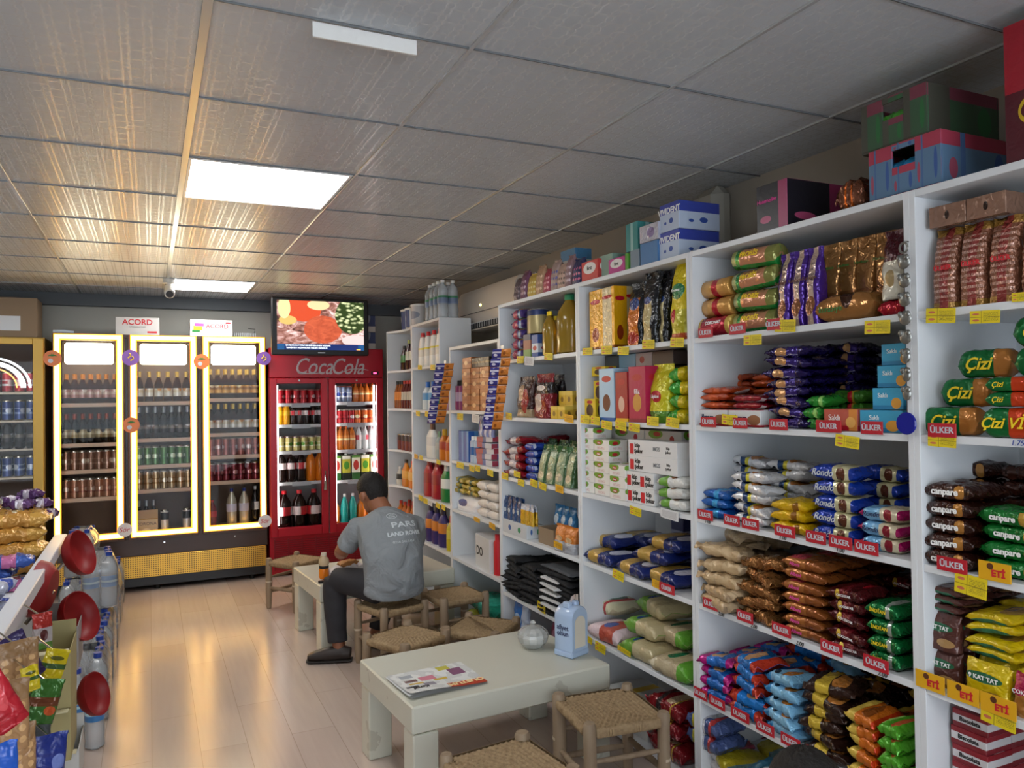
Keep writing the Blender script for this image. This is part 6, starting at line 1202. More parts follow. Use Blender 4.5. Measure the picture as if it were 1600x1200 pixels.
# evil eye charm on the post
c = empty('bead_charm', (XF-.02, 1.418, 1.80)); SILV = mat('tarnished_silver', '#8a8a86', .3, .8)
MB().tube([(.02, 0, .1), (0, 0, .1), (0, 0, -.36)], .0015, 6).build('cord', BLACKP, c)
MB().tube([(0, .012*math.cos(a), .082+.014*math.sin(a)) for a in [2*PI*i/12 for i in range(13)]], .003, 6).build('ring', SILV, c)
for i in range(8):
    z = .045-.05*i; w_ = .019 if i < 5 else .013
    m = MB(); m.sphere((0, 0, z), (.007, w_, .02), 12, 8)
    for s_ in (-1, 1): m.sphere((-.004, s_*w_*.6, z+.01), (.006, .007, .009), 8, 6)
    m.build('elephant_bead', SILV, c, smooth=True)
m = MB().lathe([(.028, -.004), (.03, 0), (.028, .004)], 24, T=Matrix.Translation((-.004, 0, -.385)) @ Matrix.Rotation(PI/2, 4, 'Y')); m.build('blue_glass_disc', mat('cobalt_glass', '#141c8c', .1), c)
tag(c, 'string of silver beads with a cobalt blue glass disc on the shelf post', 'charm')
# ------------------------------------------------------------------ low tables
def table_mat():
    k = NT('worn_cream_paint'); tc = k.n('TexCoord'); n = k.n('TexNoise'); n.inputs['Scale'].default_value = 7; n.inputs['Detail'].default_value = 5; k.l(tc.outputs['Object'], n.inputs['Vector'])
    sx = k.n('SeparateXYZ'); k.l(tc.outputs['Object'], sx.inputs[0])
    f = k.math('GREATER_THAN', n.outputs[0], .62); f = k.math('MULTIPLY', f, k.math('LESS_THAN', sx.outputs[2], .38))
    n2 = k.n('TexNoise'); n2.inputs['Scale'].default_value = 2.2; k.l(tc.outputs['Object'], n2.inputs['Vector'])
    c = k.mix(k.math('MULTIPLY', n2.outputs[0], .5), '#ccccbe', '#b8b3a2')
    c = k.mix(k.math('MULTIPLY', f, .3), c, '#7d705c'); k.l(c, k.b.inputs['Base Color']); k.b.inputs['Roughness'].default_value = .32
    return k.m
TBM = table_mat()
def low_table(x, y, rz, w_, d_, z, label):
    o = empty('low_table', (x, y, 0), rz)
    MB().box(-w_/2, w_/2, -d_/2, d_/2, z-.1, z, c=.006).build('table_top', TBM, o)
    for sx in (-1, 1):
        for sy in (-1, 1):
            a, b = sx*(w_/2-.054), sy*(d_/2-.054)
            MB().box(a-.05, a+.05, b-.05, b+.05, 0, z-.104, c=.005).box(a-.035, a+.035, b-.035, b+.035, z-.106, z-.098, c=0).build('leg', TBM, o)
    return tag(o, label, 'table')
low_table(1.262, 3.02, .07, .875, .60, .39, 'low cream painted table in front carrying the folded newspaper')
low_table(1.315, 4.985, .085, .88, .62, .40, 'low cream painted table at which the man in grey sits')
# ------------------------------------------------------------------ rush seated stools
LOG = NT('weathered_branch_wood')
tc = LOG.n('TexCoord'); n = LOG.n('TexNoise'); mp = LOG.n('Mapping'); mp.inputs['Scale'].default_value = (30, 30, 5); LOG.l(tc.outputs['Object'], mp.inputs[0]); LOG.l(mp.outputs[0], n.inputs['Vector']); n.inputs['Detail'].default_value = 5; n.inputs['Scale'].default_value = 1
LOG.l(LOG.mix(n.outputs[0], '#6f5844', '#a8947a'), LOG.b.inputs['Base Color']); LOG.b.inputs['Roughness'].default_value = .6
bp = LOG.n('Bump'); bp.inputs['Strength'].default_value = .5; bp.inputs['Distance'].default_value = .006; LOG.l(n.outputs[0], bp.inputs['Height']); LOG.l(bp.outputs[0], LOG.b.inputs['Normal']); LOG = LOG.m
RUSH = NT('twisted_rush')
tc = RUSH.n('TexCoord'); n = RUSH.n('TexNoise'); n.inputs['Scale'].default_value = 60; n.inputs['Detail'].default_value = 4; RUSH.l(tc.outputs['Object'], n.inputs['Vector'])
RUSH.l(RUSH.mix(n.outputs[0], '#6a5236', '#b89e78'), RUSH.b.inputs['Base Color']); RUSH.b.inputs['Roughness'].default_value = .75
bp = RUSH.n('Bump'); bp.inputs['Strength'].default_value = .8; bp.inputs['Distance'].default_value = .006; RUSH.l(n.outputs[0], bp.inputs['Height']); RUSH.l(bp.outputs[0], RUSH.b.inputs['Normal']); RUSH = RUSH.m
def make_stool(seed, s=.27, h=.36, z=0):
    rnd = random.Random(seed); o = empty('rush_stool'); q = s/2
    for sx in (-1, 1):
        for sy in (-1, 1):
            r = rnd.uniform(.021, .026); dx, dy = rnd.uniform(-.006, .006), rnd.uniform(-.006, .006)
            pts = [(sx*q+dx*(1-t), sy*q+dy*(1-t), h*t) for t in (0, .05, .3, .55, .56, .8, .97, 1)]
            mb = MB(); mb.tube(pts, [r*.7, r*.86, r*rnd.uniform(.9, 1.05), r*1.05, r*1.02, r, r*1.02, r*.8], 14, up=(0, 1, 0))
            lg = mb.build('leg', LOG, o, smooth=60)
            MB().lathe([(r*1.07, h*.52), (r*1.08, h*.535), (r*1.07, h*.55)], 14, T=Matrix.Translation((sx*q, sy*q, 0)), cap=False).build('wire_band', mat('pale_band', '#c8b8a0', .5), lg)
    for i in range(4):
        a = [(-q, -q), (q, -q), (q, q), (-q, q)][i]; b = [(-q, -q), (q, -q), (q, q), (-q, q)][(i+1) % 4]
        for zz, r in ((h-.045, .014), (h*.33+.03*(i % 2), .012), (h*.62-.02*(i % 2), .010)):
            if zz == h*.62-.02*(i % 2) and i % 2: continue
            MB().tube([(a[0]+(b[0]-a[0])*t, a[1]+(b[1]-a[1])*t, zz+rnd.uniform(-.002, .002)) for t in (.06, .3, .7, .94)], [r*.8, r, r*1.05, r*.8], 10).build('rung', LOG, o, smooth=60)
    def fn(u, v):
        x, y = (2*u-1), (2*v-1); m_ = max(abs(x), abs(y)); e = 1-m_
        rope = abs(math.sin(m_*PI*10)); edge = .0 if m_ < .93 else ((m_-.93)/.07)**2*.022
        t2 = .0022*math.sin((x if abs(y) > abs(x) else y)*46+m_*30)
        ins = .93 if (abs(x) > .8 and abs(y) > .8) else 1
        return (x*(q+.012)*ins, y*(q+.012)*ins, h-.022+.0045*rope+t2-.012*math.cos(m_*PI/2)-edge)
    mb = MB(); mb.grid(fn, 60, 60, flip=False)
    def fb(u, v):
        x, y = (2*u-1), (2*v-1); m_ = max(abs(x), abs(y)); ins = .93 if (abs(x) > .8 and abs(y) > .8) else 1
        return (x*(q+.012)*ins, y*(q+.012)*ins, h-.044-.012*(1-m_)-.0)
    mb.grid(fb, 16, 16, flip=True)
    # sides of the wrapped rails
    for sd in range(4):
        def fs(u, v):
            x = (2*u-1)*(q-.02); T_ = Matrix.Rotation(sd*PI/2, 4, 'Z'); a = PI*v-PI/2
            return T_ @ Vector((x, -(q+.010+.011*math.cos(a)+.002*math.sin(u*150)), h-.036+.018*math.sin(a)))
        mb.grid(fs, 50, 8, flip=False)
    mb.build('woven_seat', RUSH, o, smooth=70)
    return o
def mid(*pp): 
    v = Vector((0, 0, 0))
    for p in pp: v += at_z(p[0], p[1], .36)
    return v/len(pp)
ST = [((.96, 5.80), .6, 'rush seated log stool standing left of the far table beside the red fridge'), ((1.235, 4.30), .3, 'rush seated log stool that the man in grey sits on'),
      (mid((588, 985), (617, 1003), (655, 971), (679, 989)), .45, 'low rush seated stool in front of the man, nearest the left table corner'), (mid((693, 973), (789, 973))+Vector((.04, .0, 0)), .75, 'rush seated stool with loose torn strands between front table and shelves'),
      ((1.63, 4.33), .1, 'rush seated stool right of the man at the table end'), (mid((895, 1108), (1000, 1120), (912, 1077), (1003, 1085)), -.12, 'rush seated stool at the near right end of the front table'), ((1.015, 2.235), .12, 'rush seated stool at the bottom edge of the picture')]
for i, (p, rz, lab) in enumerate(ST):
    o = make_stool(20+i, s=.29 if i in (5, 6) else .27, h=.36); o.location = (p[0], p[1], 0); o.rotation_euler = (0, 0, rz); tag(o, lab, 'stool')
    if i == 3:
        for k in range(3):
            MB().tube([(-.1+.03*k, -.12+.02*k, .352), (.0, -.02+.02*k, .362), (.04+.02*k, .06, .358), (.1, .1+.01*k, .35)], .0035, 6).build('loose_strand', RUSH, o, smooth=True)

# ------------------------------------------------------------------ things on the tables
TZ = .3905
# folded newspaper
k = NT('newsprint'); uv = k.n('UVMap'); sx = k.n('SeparateXYZ'); k.l(uv.outputs[0], sx.inputs[0]); u, v = sx.outputs[0], sx.outputs[1]
c = srgb('#d8dad8')
lines = k.math('MULTIPLY', k.math('GREATER_THAN', k.math('SINE', k.math('MULTIPLY', v, 260)), .2), .45)
nz = k.n('TexNoise'); mp = k.n('Mapping'); mp.inputs['Scale'].default_value = (9, 5, 1); k.l(uv.outputs[0], mp.inputs[0]); k.l(mp.outputs[0], nz.inputs['Vector']); nz.inputs['Scale'].default_value = 1; nz.inputs['Detail'].default_value = 0
c = k.mix(k.math('MULTIPLY', lines, k.math('GREATER_THAN', nz.outputs[0], .48)), c, '#5a5c64')
for u0, u1, v0, v1, col in ((.52, 1.0, 0, .2, '#c4482c'), (.62, .78, .78, .95, '#b8b040'), (.72, .9, .5, .78, '#7c4a6c'), (.3, .5, .5, .68, '#c87a8c'), (.45, .62, .42, .5, '#c8a838'), (.1, .26, .52, .62, '#6a4a48'), (.12, .3, .4, .46, '#c8a838'), (.28, .42, .26, .4, '#8a8490'), (.1, .26, .72, .85, '#9aa0a8'), (.04, .2, .26, .34, '#3a3c44')):
    c = k.mix(k.math('MULTIPLY', k.band(u, u0, u1), k.band(v, v0, v1)), c, col)
k.l(c, k.b.inputs['Base Color']); k.b.inputs['Roughness'].default_value = .6; NEWS = k.m
A_, B_, C_, D_ = [at_z(*p, .40) for p in ((596, 1068), (706, 1031), (762, 1064), (642, 1090))]
o = empty('newspaper', (D_.x, D_.y, TZ))
ex = (C_-D_); ang = math.atan2(ex.y, ex.x); L_ = ex.length; o.rotation_euler = (0, 0, ang)
W2 = .25
def sheet(z0, lift, name, off=0, m=NEWS):
    def fn(u, v): return (u*L_+off, v*W2*(1+.03*off), z0+.0012+lift*(1-v)**4*(1-u)**1.5+.003*math.sin(u*5+v*3)*(1-v))
    mb = MB(); mb.grid(fn, 16, 12); n0 = len(mb.v)
    mb.grid(lambda u, v: (fn(u, v)[0], fn(u, v)[1], fn(u, v)[2]-.0012), 16, 12, flip=True); mb.build(name, m, o, smooth=True)
sheet(.001, .004, 'lower_page', .004, mat('page_white', '#d4d6d6', .6)); sheet(.006, .008, 'middle_page', -.006, mat('page_white')); sheet(.011, .012, 'front_page', 0)
text('OUSTUM', .036, mat('paper_yellow', '#f0d8a0', .6), o, (L_*.75, .026, .0158), (0, 0, PI), bold=.03); text('Kartal', .026, INK['black'], o, (L_*.2, .05, .021), (0, 0, PI), bold=.02)
tag(o, 'folded newspaper with red headline banner on the front table', 'newspaper')
# glass sugar bowl
p = at_z(833, 1012, .39)
o = empty('glass_sugar_bowl', (p.x, p.y, TZ)); CG = clear('cut_glass', '#f4f6f4', .3, .04)
mb = MB(); mb.lathe([(.03, 0), (.045, .008), (.062, .03), (.069, .055), (.066, .066)], 28); 
for i, q in enumerate(mb.v): a = math.atan2(q[1], q[0]); s_ = 1+.03*math.cos(14*a); mb.v[i] = (q[0]*s_, q[1]*s_, q[2])
mb.build('bowl', CG, o, smooth=20)
mb = MB(); mb.lathe([(.066, .067), (.06, .078), (.04, .092), (.014, .098), (.008, .102), (.013, .11), (.008, .118), (.001, .12)], 28)
for i, q in enumerate(mb.v): a = math.atan2(q[1], q[0]); s_ = 1+.04*math.cos(14*a); mb.v[i] = (q[0]*s_, q[1]*s_, q[2])
mb.build('lid', CG, o, smooth=20)
mb = MB(); rn = random.Random(4)
for i in range(70): 
    a, r_ = rn.uniform(0, 6.28), rn.uniform(0, .046); T_ = Matrix.Translation((r_*math.cos(a), r_*math.sin(a), .018+.045*rn.random()))@Euler((rn.random()*3, rn.random()*3, 0)).to_matrix().to_4x4(); mb.box(-.008, .008, -.006, .006, -.006, .006, T=T_)
sg = mb.build('sugar_cubes', mat('sugar', '#eeece6', .6), o); sg['kind'] = 'stuff'
tag(o, 'cut glass sugar bowl with lid on the front table', 'sugar bowl')
# napkin dispenser
DISP = mat('pale_blue_plastic', '#a8bcd8', .22, coat=.3)
def dispenser(x, y, z, rz, lab, m=DISP, logo=True):
    o = empty('napkin_dispenser', (x, y, z), rz); w_, d_ = .055, .05
    def prof(w_): return [(-w_, 0), (-w_, .14)] + [(-w_*math.cos(a), .14+.045*math.sin(a)) for a in [PI*i/12 for i in range(1, 12)]] + [(w_, .14), (w_, 0)]
    for nm, zz, ww, dd, mm in (('base', 0, w_*1.05, d_*1.05, m),): MB().box(-ww, ww, -dd, dd, 0, .028, c=.006).build(nm, mm, o)
    P_ = prof(w_); n_ = len(P_); mb = MB()
    rings = [(-d_, .9), (-d_+.008, 1), (d_-.008, 1), (d_, .9)]
    vs = [(px_*s, y_, .028+ (pz_ if pz_ < .01 else pz_*(.97 if s < 1 else 1))) for y_, s in rings for px_, pz_ in P_]
    fs = [[r*n_+i, r*n_+(i+1) % n_, (r+1)*n_+(i+1) % n_, (r+1)*n_+i] for r in range(3) for i in range(n_)] + [list(range(n_))[::-1]] + [[3*n_+i for i in range(n_)]]
    mb.add(vs, fs); mb.build('body', m, o, smooth=40)
    W_ = prof(w_*.62); mb = MB(); mb.add([(x_, -d_-.001, .04+z_*.72) for x_, z_ in W_]+[(x_, -d_+.004, .04+z_*.72) for x_, z_ in W_], [list(range(n_))[::-1]]+[[i, n_+i, n_+(i+1) % n_, (i+1) % n_][::-1] for i in range(n_)]); mb.build('window', mat('napkin_window', '#d8cfc0', .3), o)
    for sx in (-1, 1): MB().box(sx*.022-.014, sx*.022+.014, -.02, .02, .2, .228, c=.006).build('top_knob', m, o)
    MB().add([(-.01, .0, .2), (.03, .005, .2), (.035, .004, .25), (.0, -.002, .245)], [[0, 1, 2, 3]]).add([(.01, -.01, .2), (.045, -.004, .2), (.05, 0, .247), (.02, -.012, .255)], [[0, 1, 2, 3]]).build('napkin', mat('napkin_paper', '#d8c8be', .7), o)
    if logo:
        t_ = text('afiyet', .03, INK['navy'], o, (-w_-.0008, 0, .125), (PI/2, 0, -PI/2), bold=.01); text('olsun', .03, INK['navy'], o, (-w_-.0008, 0, .1), (PI/2, 0, -PI/2), bold=.01)
    return tag(o, lab, 'napkin dispenser')
p = at_z(893, 1022, .39); dispenser(p.x, p.y, TZ, .35, 'pale blue napkin dispenser at the right end of the front table')
p = at_z(663, 885, .40); dispenser(1.52, 4.86, .4005, .2, 'pale blue and white napkin dispenser behind the man on the far table', mat('paler_blue_plastic', '#b4c4d2', .25), False)
# far table: juice bottle, wrapped sandwich, keys, cap
T2 = .4005
p = at_z(499, 893, .40); o = empty('juice_bottle', (.965, 4.83, T2))
MB().lathe([(.026, 0), (.03, .01), (.03, .055), (.027, .062)], 20).build('juice', mat('orange_juice', '#e8801c', .15), o, smooth=40)
MB().lathe([(.0295, .0621), (.0295, .078)], 20, cap=False).build('label', INK['black'], o)
MB().lathe([(.027, .0782), (.033, .095), (.03, .118), (.016, .132), (.014, .14)], 20).build('neck', clear('juice_plastic', '#f0d8b0', .5), o, smooth=40)
MB().lathe([(.017, .14), (.017, .156)], 18).build('cap', mat('cream_cap', '#d8cdb8', .4), o); tag(o, 'small orange juice bottle on the far table', 'bottle')
o = MB().lathe([(.017, 0), (.017, .012)], 18).build('bottle_cap', BLACKP); p = at_z(498, 906, .40); o.location = (.925, 4.72, T2); tag(o, 'small black bottle cap lying on the table corner', 'bottle cap')
FOILP = mat('crumpled_white_paper', '#c8c8d0', .4, bump=(35, 1.))
pp = pillow_mb(.26, .15, .06, 5, lump=.35).build('sandwich_wrapper', FOILP, smooth=30); pp.location = (1.12, 4.86, T2); pp.rotation_euler = (0, 0, .5); tag(pp, 'crumpled white sandwich wrapper on the far table', 'wrapper')
pp = pillow_mb(.13, .06, .035, 8, lump=.15).build('bread_roll', mat('bread_crust', '#b07a44', .6, bump=(25, .4)), smooth=30); pp.location = (1.12, 4.86, T2+.056); pp.rotation_euler = (0, 0, .4); tag(pp, 'piece of bread on the white wrapper', 'bread')
o = empty('wallet_and_tray', (1.02, 4.74, T2)); MB().box(-.06, .06, -.045, .045, 0, .012, c=.004).build('wallet', mat('black_leather', '#1a1818', .5), o); o.rotation_euler = (0, 0, .5); o.name = 'wallet'; tag(o, 'black wallet on the far table by the man\'s knee', 'wallet')
o = empty('key_ring', (.96, 4.765, T2)); MB().tube([(.018*math.cos(a), .018*math.sin(a), .003) for a in [2*PI*i/14 for i in range(15)]], .0025, 6).build('ring', CHROME, o); MB().box(.0, .05, -.012, .012, .006, .018, c=.004).build('fob', BLACKP, o); tag(o, 'key ring with black fob beside the juice bottle', 'keys')

# ------------------------------------------------------------------ people
def remesh(mb, name, m, voxel, parent=None, smooth_it=6, fn=None):
    me = bpy.data.meshes.new(name); me.from_pydata(mb.v, [], mb.f); o = bpy.data.objects.new(name+'_tmp', me); COL.objects.link(o)
    r_ = o.modifiers.new('r', 'REMESH'); r_.mode = 'VOXEL'; r_.voxel_size = voxel
    s_ = o.modifiers.new('s', 'SMOOTH'); s_.iterations = smooth_it; s_.factor = .5
    out = bpy.data.meshes.new_from_object(o.evaluated_get(bpy.context.evaluated_depsgraph_get())); bpy.data.objects.remove(o)
    if fn:
        for v in out.vertices: v.co = fn(v.co)
    out.materials.clear(); out.materials.append(m); out.polygons.foreach_set('use_smooth', [True]*len(out.polygons)); out.name = name
    out.update(); return link(name, out, parent)
SKIN = mat('skin', '#8f5c42', .5); HAIR = mat('dark_hair', '#15110f', .7, bump=(90, .8))
SHIRT = NT('grey_cotton'); tc = SHIRT.n('TexCoord'); n = SHIRT.n('TexNoise'); n.inputs['Scale'].default_value = 9; n.inputs['Detail'].default_value = 3; n.inputs['Distortion'].default_value = .8; SHIRT.l(tc.outputs['Object'], n.inputs['Vector'])
bp = SHIRT.n('Bump'); bp.inputs['Strength'].default_value = .8; bp.inputs['Distance'].default_value = .04; SHIRT.l(n.outputs[0], bp.inputs['Height']); SHIRT.l(bp.outputs[0], SHIRT.b.inputs['Normal'])
SHIRT.b.inputs['Base Color'].default_value = srgb('#858a8e'); SHIRT.b.inputs['Roughness'].default_value = .85; SHIRT = SHIRT.m
DENIM = mat('black_denim', '#2b2a2e', .8, bump=(14, .35))
def ell_ring(path):
    """path of (center, a, b): tube with elliptical sections"""
    return [p[0] for p in path], [(p[1], p[2]) for p in path]
def hand(mb, wrist, d, up, grip=.6, s=1):
    """palm with four fingers and a thumb; d = direction of the palm, up = back of the hand"""
    wrist = Vector(wrist); d = Vector(d).normalized(); up = Vector(up).normalized(); side = d.cross(up).normalized(); up = side.cross(d)
    mb.tube([wrist-d*.01, wrist+d*.02, wrist+d*.05, wrist+d*.085], [(.024, .018), (.03, .016), (.04, .015), (.038, .012)], 12, up=up)
    for i, (off, ln) in enumerate(((-.029, .068), (-.010, .078), (.009, .073), (.027, .058))):
        p0 = wrist+d*.075+side*off; a = 0; pts = [p0]; dirn = d
        for k_, f_ in enumerate((.45, .32, .25)):
            a += grip*(.6+.3*k_); dirn = d*math.cos(a)-up*math.sin(a); pts.append(pts[-1]+dirn*ln*f_)
        mb.tube(pts, [.0095, .0088, .008, .0065], 8, up=side)
    t0 = wrist+d*.02-side*.028*s; mb.tube([t0, t0-side*.022*s+d*.022-up*.008, t0-side*.024*s+d*.05-up*.022, t0-side*.014*s+d*.07-up*.03], [.013, .0115, .0095, .007], 8, up=up)
def head(mb, M_):
    def sp(c, r): mb.sphere(c, r, 18, 12, T=M_)
    sp((0, 0, .015), (.078, .096, .102)); sp((0, .03, -.055), (.058, .066, .062)); sp((0, .055, -.085), (.035, .035, .03)); sp((0, .07, .01), (.055, .03, .05))
    sp((0, .1, -.02), (.014, .02, .028)); sp((0, .108, -.034), (.018, .013, .011)); sp((0, .088, -.062), (.026, .012, .01)); sp((-.032, .08, .008), (.018, .014, .008)); sp((.032, .08, .008), (.018, .014, .008))
    for s in (-1, 1): sp((s*.08, -.004, -.018), (.010, .02, .032))
def hair(M_, parent, seed=1):
    rn = random.Random(seed)
    def fn(u, v):
        th = PI*(u*.996+.002); ph = 2*PI*v; x, y, z = math.sin(th)*math.cos(ph), math.sin(th)*math.sin(ph), math.cos(th)
        k_ = 1.10+.012*math.sin(ph*9+th*7)+.010*math.sin(ph*23+th*19)+rn.uniform(-.006, .006)
        inface = (y > .28 and z < .42) or (z < -.62 and y > -.2) or z < -.82 or (abs(y) < .3 and z < -.12)
        if inface: k_ = .86
        return M_ @ Vector((x*.078*k_, y*.096*k_, .015+z*.102*k_))
    mb = MB(); mb.grid(fn, 34, 44, closev=True, flip=False); o = mb.build('hair', HAIR, parent, smooth=True); return o
def look(c, fwd, up=(0, 0, 1)):
    f = Vector(fwd).normalized(); r_ = f.cross(Vector(up)).normalized(); u_ = r_.cross(f)
    return Matrix(((r_.x, f.x, u_.x, c[0]), (r_.y, f.y, u_.y, c[1]), (r_.z, f.z, u_.z, c[2]), (0, 0, 0, 1)))
o = empty('person', (1.235, 4.30, .36)); MAN = o
loc = Vector(o.location)
def rel(ob): ob.location = -loc; return ob
HM = look((1.195, 4.52, .945), (-.25, .8, -.5))
mb = MB(); head(mb, HM)
mb.tube([(1.235, 4.38, .80), (1.225, 4.42, .85), (1.205, 4.48, .90)], [(.062, .06), (.056, .056), (.056, .058)], 16)
# trunk under the shirt, arms, hands, shins: one continuous body
mb.tube([(1.235, 4.29, .42), (1.235, 4.27, .55), (1.225, 4.32, .70), (1.23, 4.38, .80)], [(.14, .10), (.13, .095), (.15, .10), (.10, .07)], 20, up=(0, 1, 0))
mb.tube([(1.075, 4.40, .765), (1.035, 4.45, .69), (1.0, 4.5, .615)], [.052, .047, .041], 14)
mb.tube([(1.0, 4.5, .612), (1.03, 4.6, .60), (1.1, 4.72, .615)], [.042, .04, .027], 14)
mb.tube([(1.40, 4.36, .76), (1.43, 4.45, .66), (1.43, 4.54, .57)], [.052, .047, .041], 14)
mb.tube([(1.43, 4.54, .57), (1.38, 4.64, .575), (1.29, 4.73, .60)], [.042, .038, .027], 14)
hand(mb, (1.105, 4.727, .617), (.5, .75, .15), (-.6, .3, .7), .75, -1); hand(mb, (1.283, 4.737, .603), (-.5, .75, .15), (.6, .3, .7), .75, 1)
for leg in (((.965, 4.50, .2), (.972, 4.48, .12), (.975, 4.47, .07)), ((1.25, 4.62, .2), (1.235, 4.61, .12), (1.225, 4.61, .07))): mb.tube(leg, [.045, .038, .036], 12, up=(0, 1, 0))
for a, b in (((1.15, 4.27, .44), (.968, 4.52, .46)), ((1.32, 4.30, .44), (1.32, 4.56, .46))): mb.tube([a, b], [.06, .05], 12)
for a, b in (((.965, 4.52, .46), (.965, 4.50, .2)), ((1.32, 4.56, .46), (1.25, 4.62, .2))): mb.tube([a, b], [.05, .045], 12, up=(0, 1, 0))
body = rel(remesh(mb, 'body', SKIN, .0055, o, 4)); 
# shirt
mb = MB()
mb.tube([(1.24, 4.27, .415), (1.24, 4.262, .44), (1.24, 4.25, .50), (1.237, 4.255, .60), (1.232, 4.295, .70), (1.228, 4.345, .775), (1.228, 4.385, .825), (1.23, 4.40, .845)],
        [(.176, .125), (.178, .130), (.168, .128), (.172, .130), (.182, .132), (.172, .112), (.11, .085), (.07, .065)], 30, up=(0, 1, 0))
mb.sphere((1.11, 4.385, .765), (.075, .075, .065), 14, 10); mb.sphere((1.36, 4.355, .765), (.075, .075, .065), 14, 10)
mb.tube([(1.13, 4.37, .77), (1.075, 4.40, .765), (1.045, 4.44, .70), (1.02, 4.475, .645)], [.062, .066, .064, .062], 18)
mb.tube([(1.34, 4.34, .77), (1.40, 4.36, .755), (1.425, 4.42, .69), (1.432, 4.48, .625)], [.062, .066, .064, .062], 18)
def folds(v):
    s = .006*math.sin(38*(v.z-.35)+12*v.x)*max(0, 1-(v.z-.37)/.12) + .004*math.sin(60*(v.x*.8+v.z*.6))*(1 if v.x < 1.12 and v.z > .6 else 0) + .003*math.sin(30*v.x+22*v.z+5*math.sin(14*v.z))
    return Vector((v.x, v.y-s, v.z))
shirt = rel(remesh(mb, 'grey_shirt', SHIRT, .009, o, 8, folds))
shirt['label'] = 'grey short sleeved t-shirt with white print'
mb = MB()
mb.sphere((1.237, 4.29, .432), (.182, .138, .074), 20, 12)
mb.tube([(1.17, 4.27, .435), (1.10, 4.34, .455), (1.02, 4.45, .458), (.968, 4.52, .462)], [.092, .088, .076, .064], 18)
mb.tube([(.968, 4.525, .468), (.967, 4.53, .41), (.966, 4.52, .3), (.968, 4.50, .18), (.97, 4.485, .105)], [.064, .07, .066, .058, .058], 18, up=(0, 1, 0))
mb.tube([(1.30, 4.30, .435), (1.32, 4.42, .45), (1.32, 4.55, .46)], [.092, .085, .068], 18)
mb.tube([(1.32, 4.56, .47), (1.31, 4.58, .38), (1.27, 4.61, .22), (1.24, 4.61, .11)], [.066, .066, .06, .056], 18, up=(0, 1, 0))
rel(remesh(mb, 'dark_trousers', DENIM, .009, o, 6, lambda v: Vector((v.x, v.y+.003*math.sin(70*v.z+9*v.x), v.z))))
rel(hair(HM, o))
SHOE = mat('dark_brown_shoe', '#2c2320', .45)
for (hx, hy), (tx, ty) in (((.995, 4.455), (.845, 4.515)), ((1.24, 4.60), (1.15, 4.72))):
    d = Vector((tx-hx, ty-hy, 0)).normalized(); h_ = Vector((hx, hy, 0)); L = .25 if hx < 1 else .2
    mb = MB(); mb.tube([h_-d*.045+Vector((0, 0, .045)), h_+Vector((0, 0, .05)), h_+d*.08+Vector((0, 0, .045)), h_+d*(L-.09)+Vector((0, 0, .035)), h_+d*(L-.05)+Vector((0, 0, .028))], [(.03, .035), (.038, .045), (.042, .042), (.044, .03), (.03, .018)], 14)
    s_ = rel(remesh(mb, 'shoe', SHOE, .006, o, 4, lambda v: Vector((v.x, v.y, max(v.z, .012)))))
    mb = MB(); mb.tube([h_-d*.05+Vector((0, 0, .011)), h_+Vector((0, 0, .011)), h_+d*.1+Vector((0, 0, .011)), h_+d*(L-.07)+Vector((0, 0, .011)), h_+d*(L-.045)+Vector((0, 0, .013))], [(.032, .010), (.042, .011), (.045, .011), (.046, .011), (.034, .009)], 14); s2 = mb.build('sole', mat('shoe_sole', '#17130f', .6), s_, smooth=True)
bpy.context.view_layer.update()
# print on the back of the shirt, laid onto the cloth
bvh = BVHTree.FromPolygons([v.co for v in shirt.data.vertices], [p.vertices[:] for p in shirt.data.polygons])
WPR = mat('faded_white_print', '#c6ccd0', .7)
def shirt_print(mesh, px, py, name, tilt=0.):
    r = ray(px, py).normalized(); hit = bvh.ray_cast(CAM, r, 20)
    if hit[0] is None: return
    c0 = hit[0]; nrm = Vector((.10, -.97, .2)).normalized(); U = Vector((1, .1, tilt)).normalized(); V = nrm.cross(U).normalized(); U = V.cross(nrm)
    me = mesh.copy()
    for v in me.vertices:
        p_ = c0+U*v.co.x+V*v.co.y+nrm*.3; h = bvh.ray_cast(p_, -nrm, 1)
        v.co = (h[0]+nrm*(.0022+max(0, v.co.z)*.5)) if h[0] is not None else c0
    rel(link(name, me, o))
shirt_print(text_mesh('PARS', .042, WPR, bold=.02, sx=1.7), 632, 819, 'shirt_lettering'); shirt_print(text_mesh('LAND ROVER', .03, WPR, bold=.04, sx=1.15), 634, 833, 'shirt_lettering')
shirt_print(text_mesh('0216 545 5454', .018, WPR, sx=1.2), 632, 846, 'shirt_lettering'); shirt_print(text_mesh('LAND\nROVER', .011, WPR, bold=.02), 612, 806, 'shirt_lettering')
rg = MB()
for i in range(28): 
    a0, a1 = 2*PI*i/28, 2*PI*(i+1)/28; rg.add([(.03*math.cos(a0), .016*math.sin(a0), 0), (.03*math.cos(a1), .016*math.sin(a1), 0), (.0275*math.cos(a1), .0138*math.sin(a1), 0), (.0275*math.cos(a0), .0138*math.sin(a0), 0)], [[0, 1, 2, 3]])
shirt_print(rg.mesh('oval_badge', WPR), 612, 806, 'shirt_badge')
shirt_print(MB().add([(-.009, .013, 0), (.009, .013, 0), (.007, -.008, 0), (0, -.015, 0), (-.007, -.008, 0)], [[4, 3, 2, 1, 0]]).mesh('shield_badge', mat('faded_print_dim', '#a0a8ae', .7)), 634, 804, 'shirt_badge')
tag(o, 'man in grey t-shirt and dark trousers seated on a stool, seen from behind', 'person')
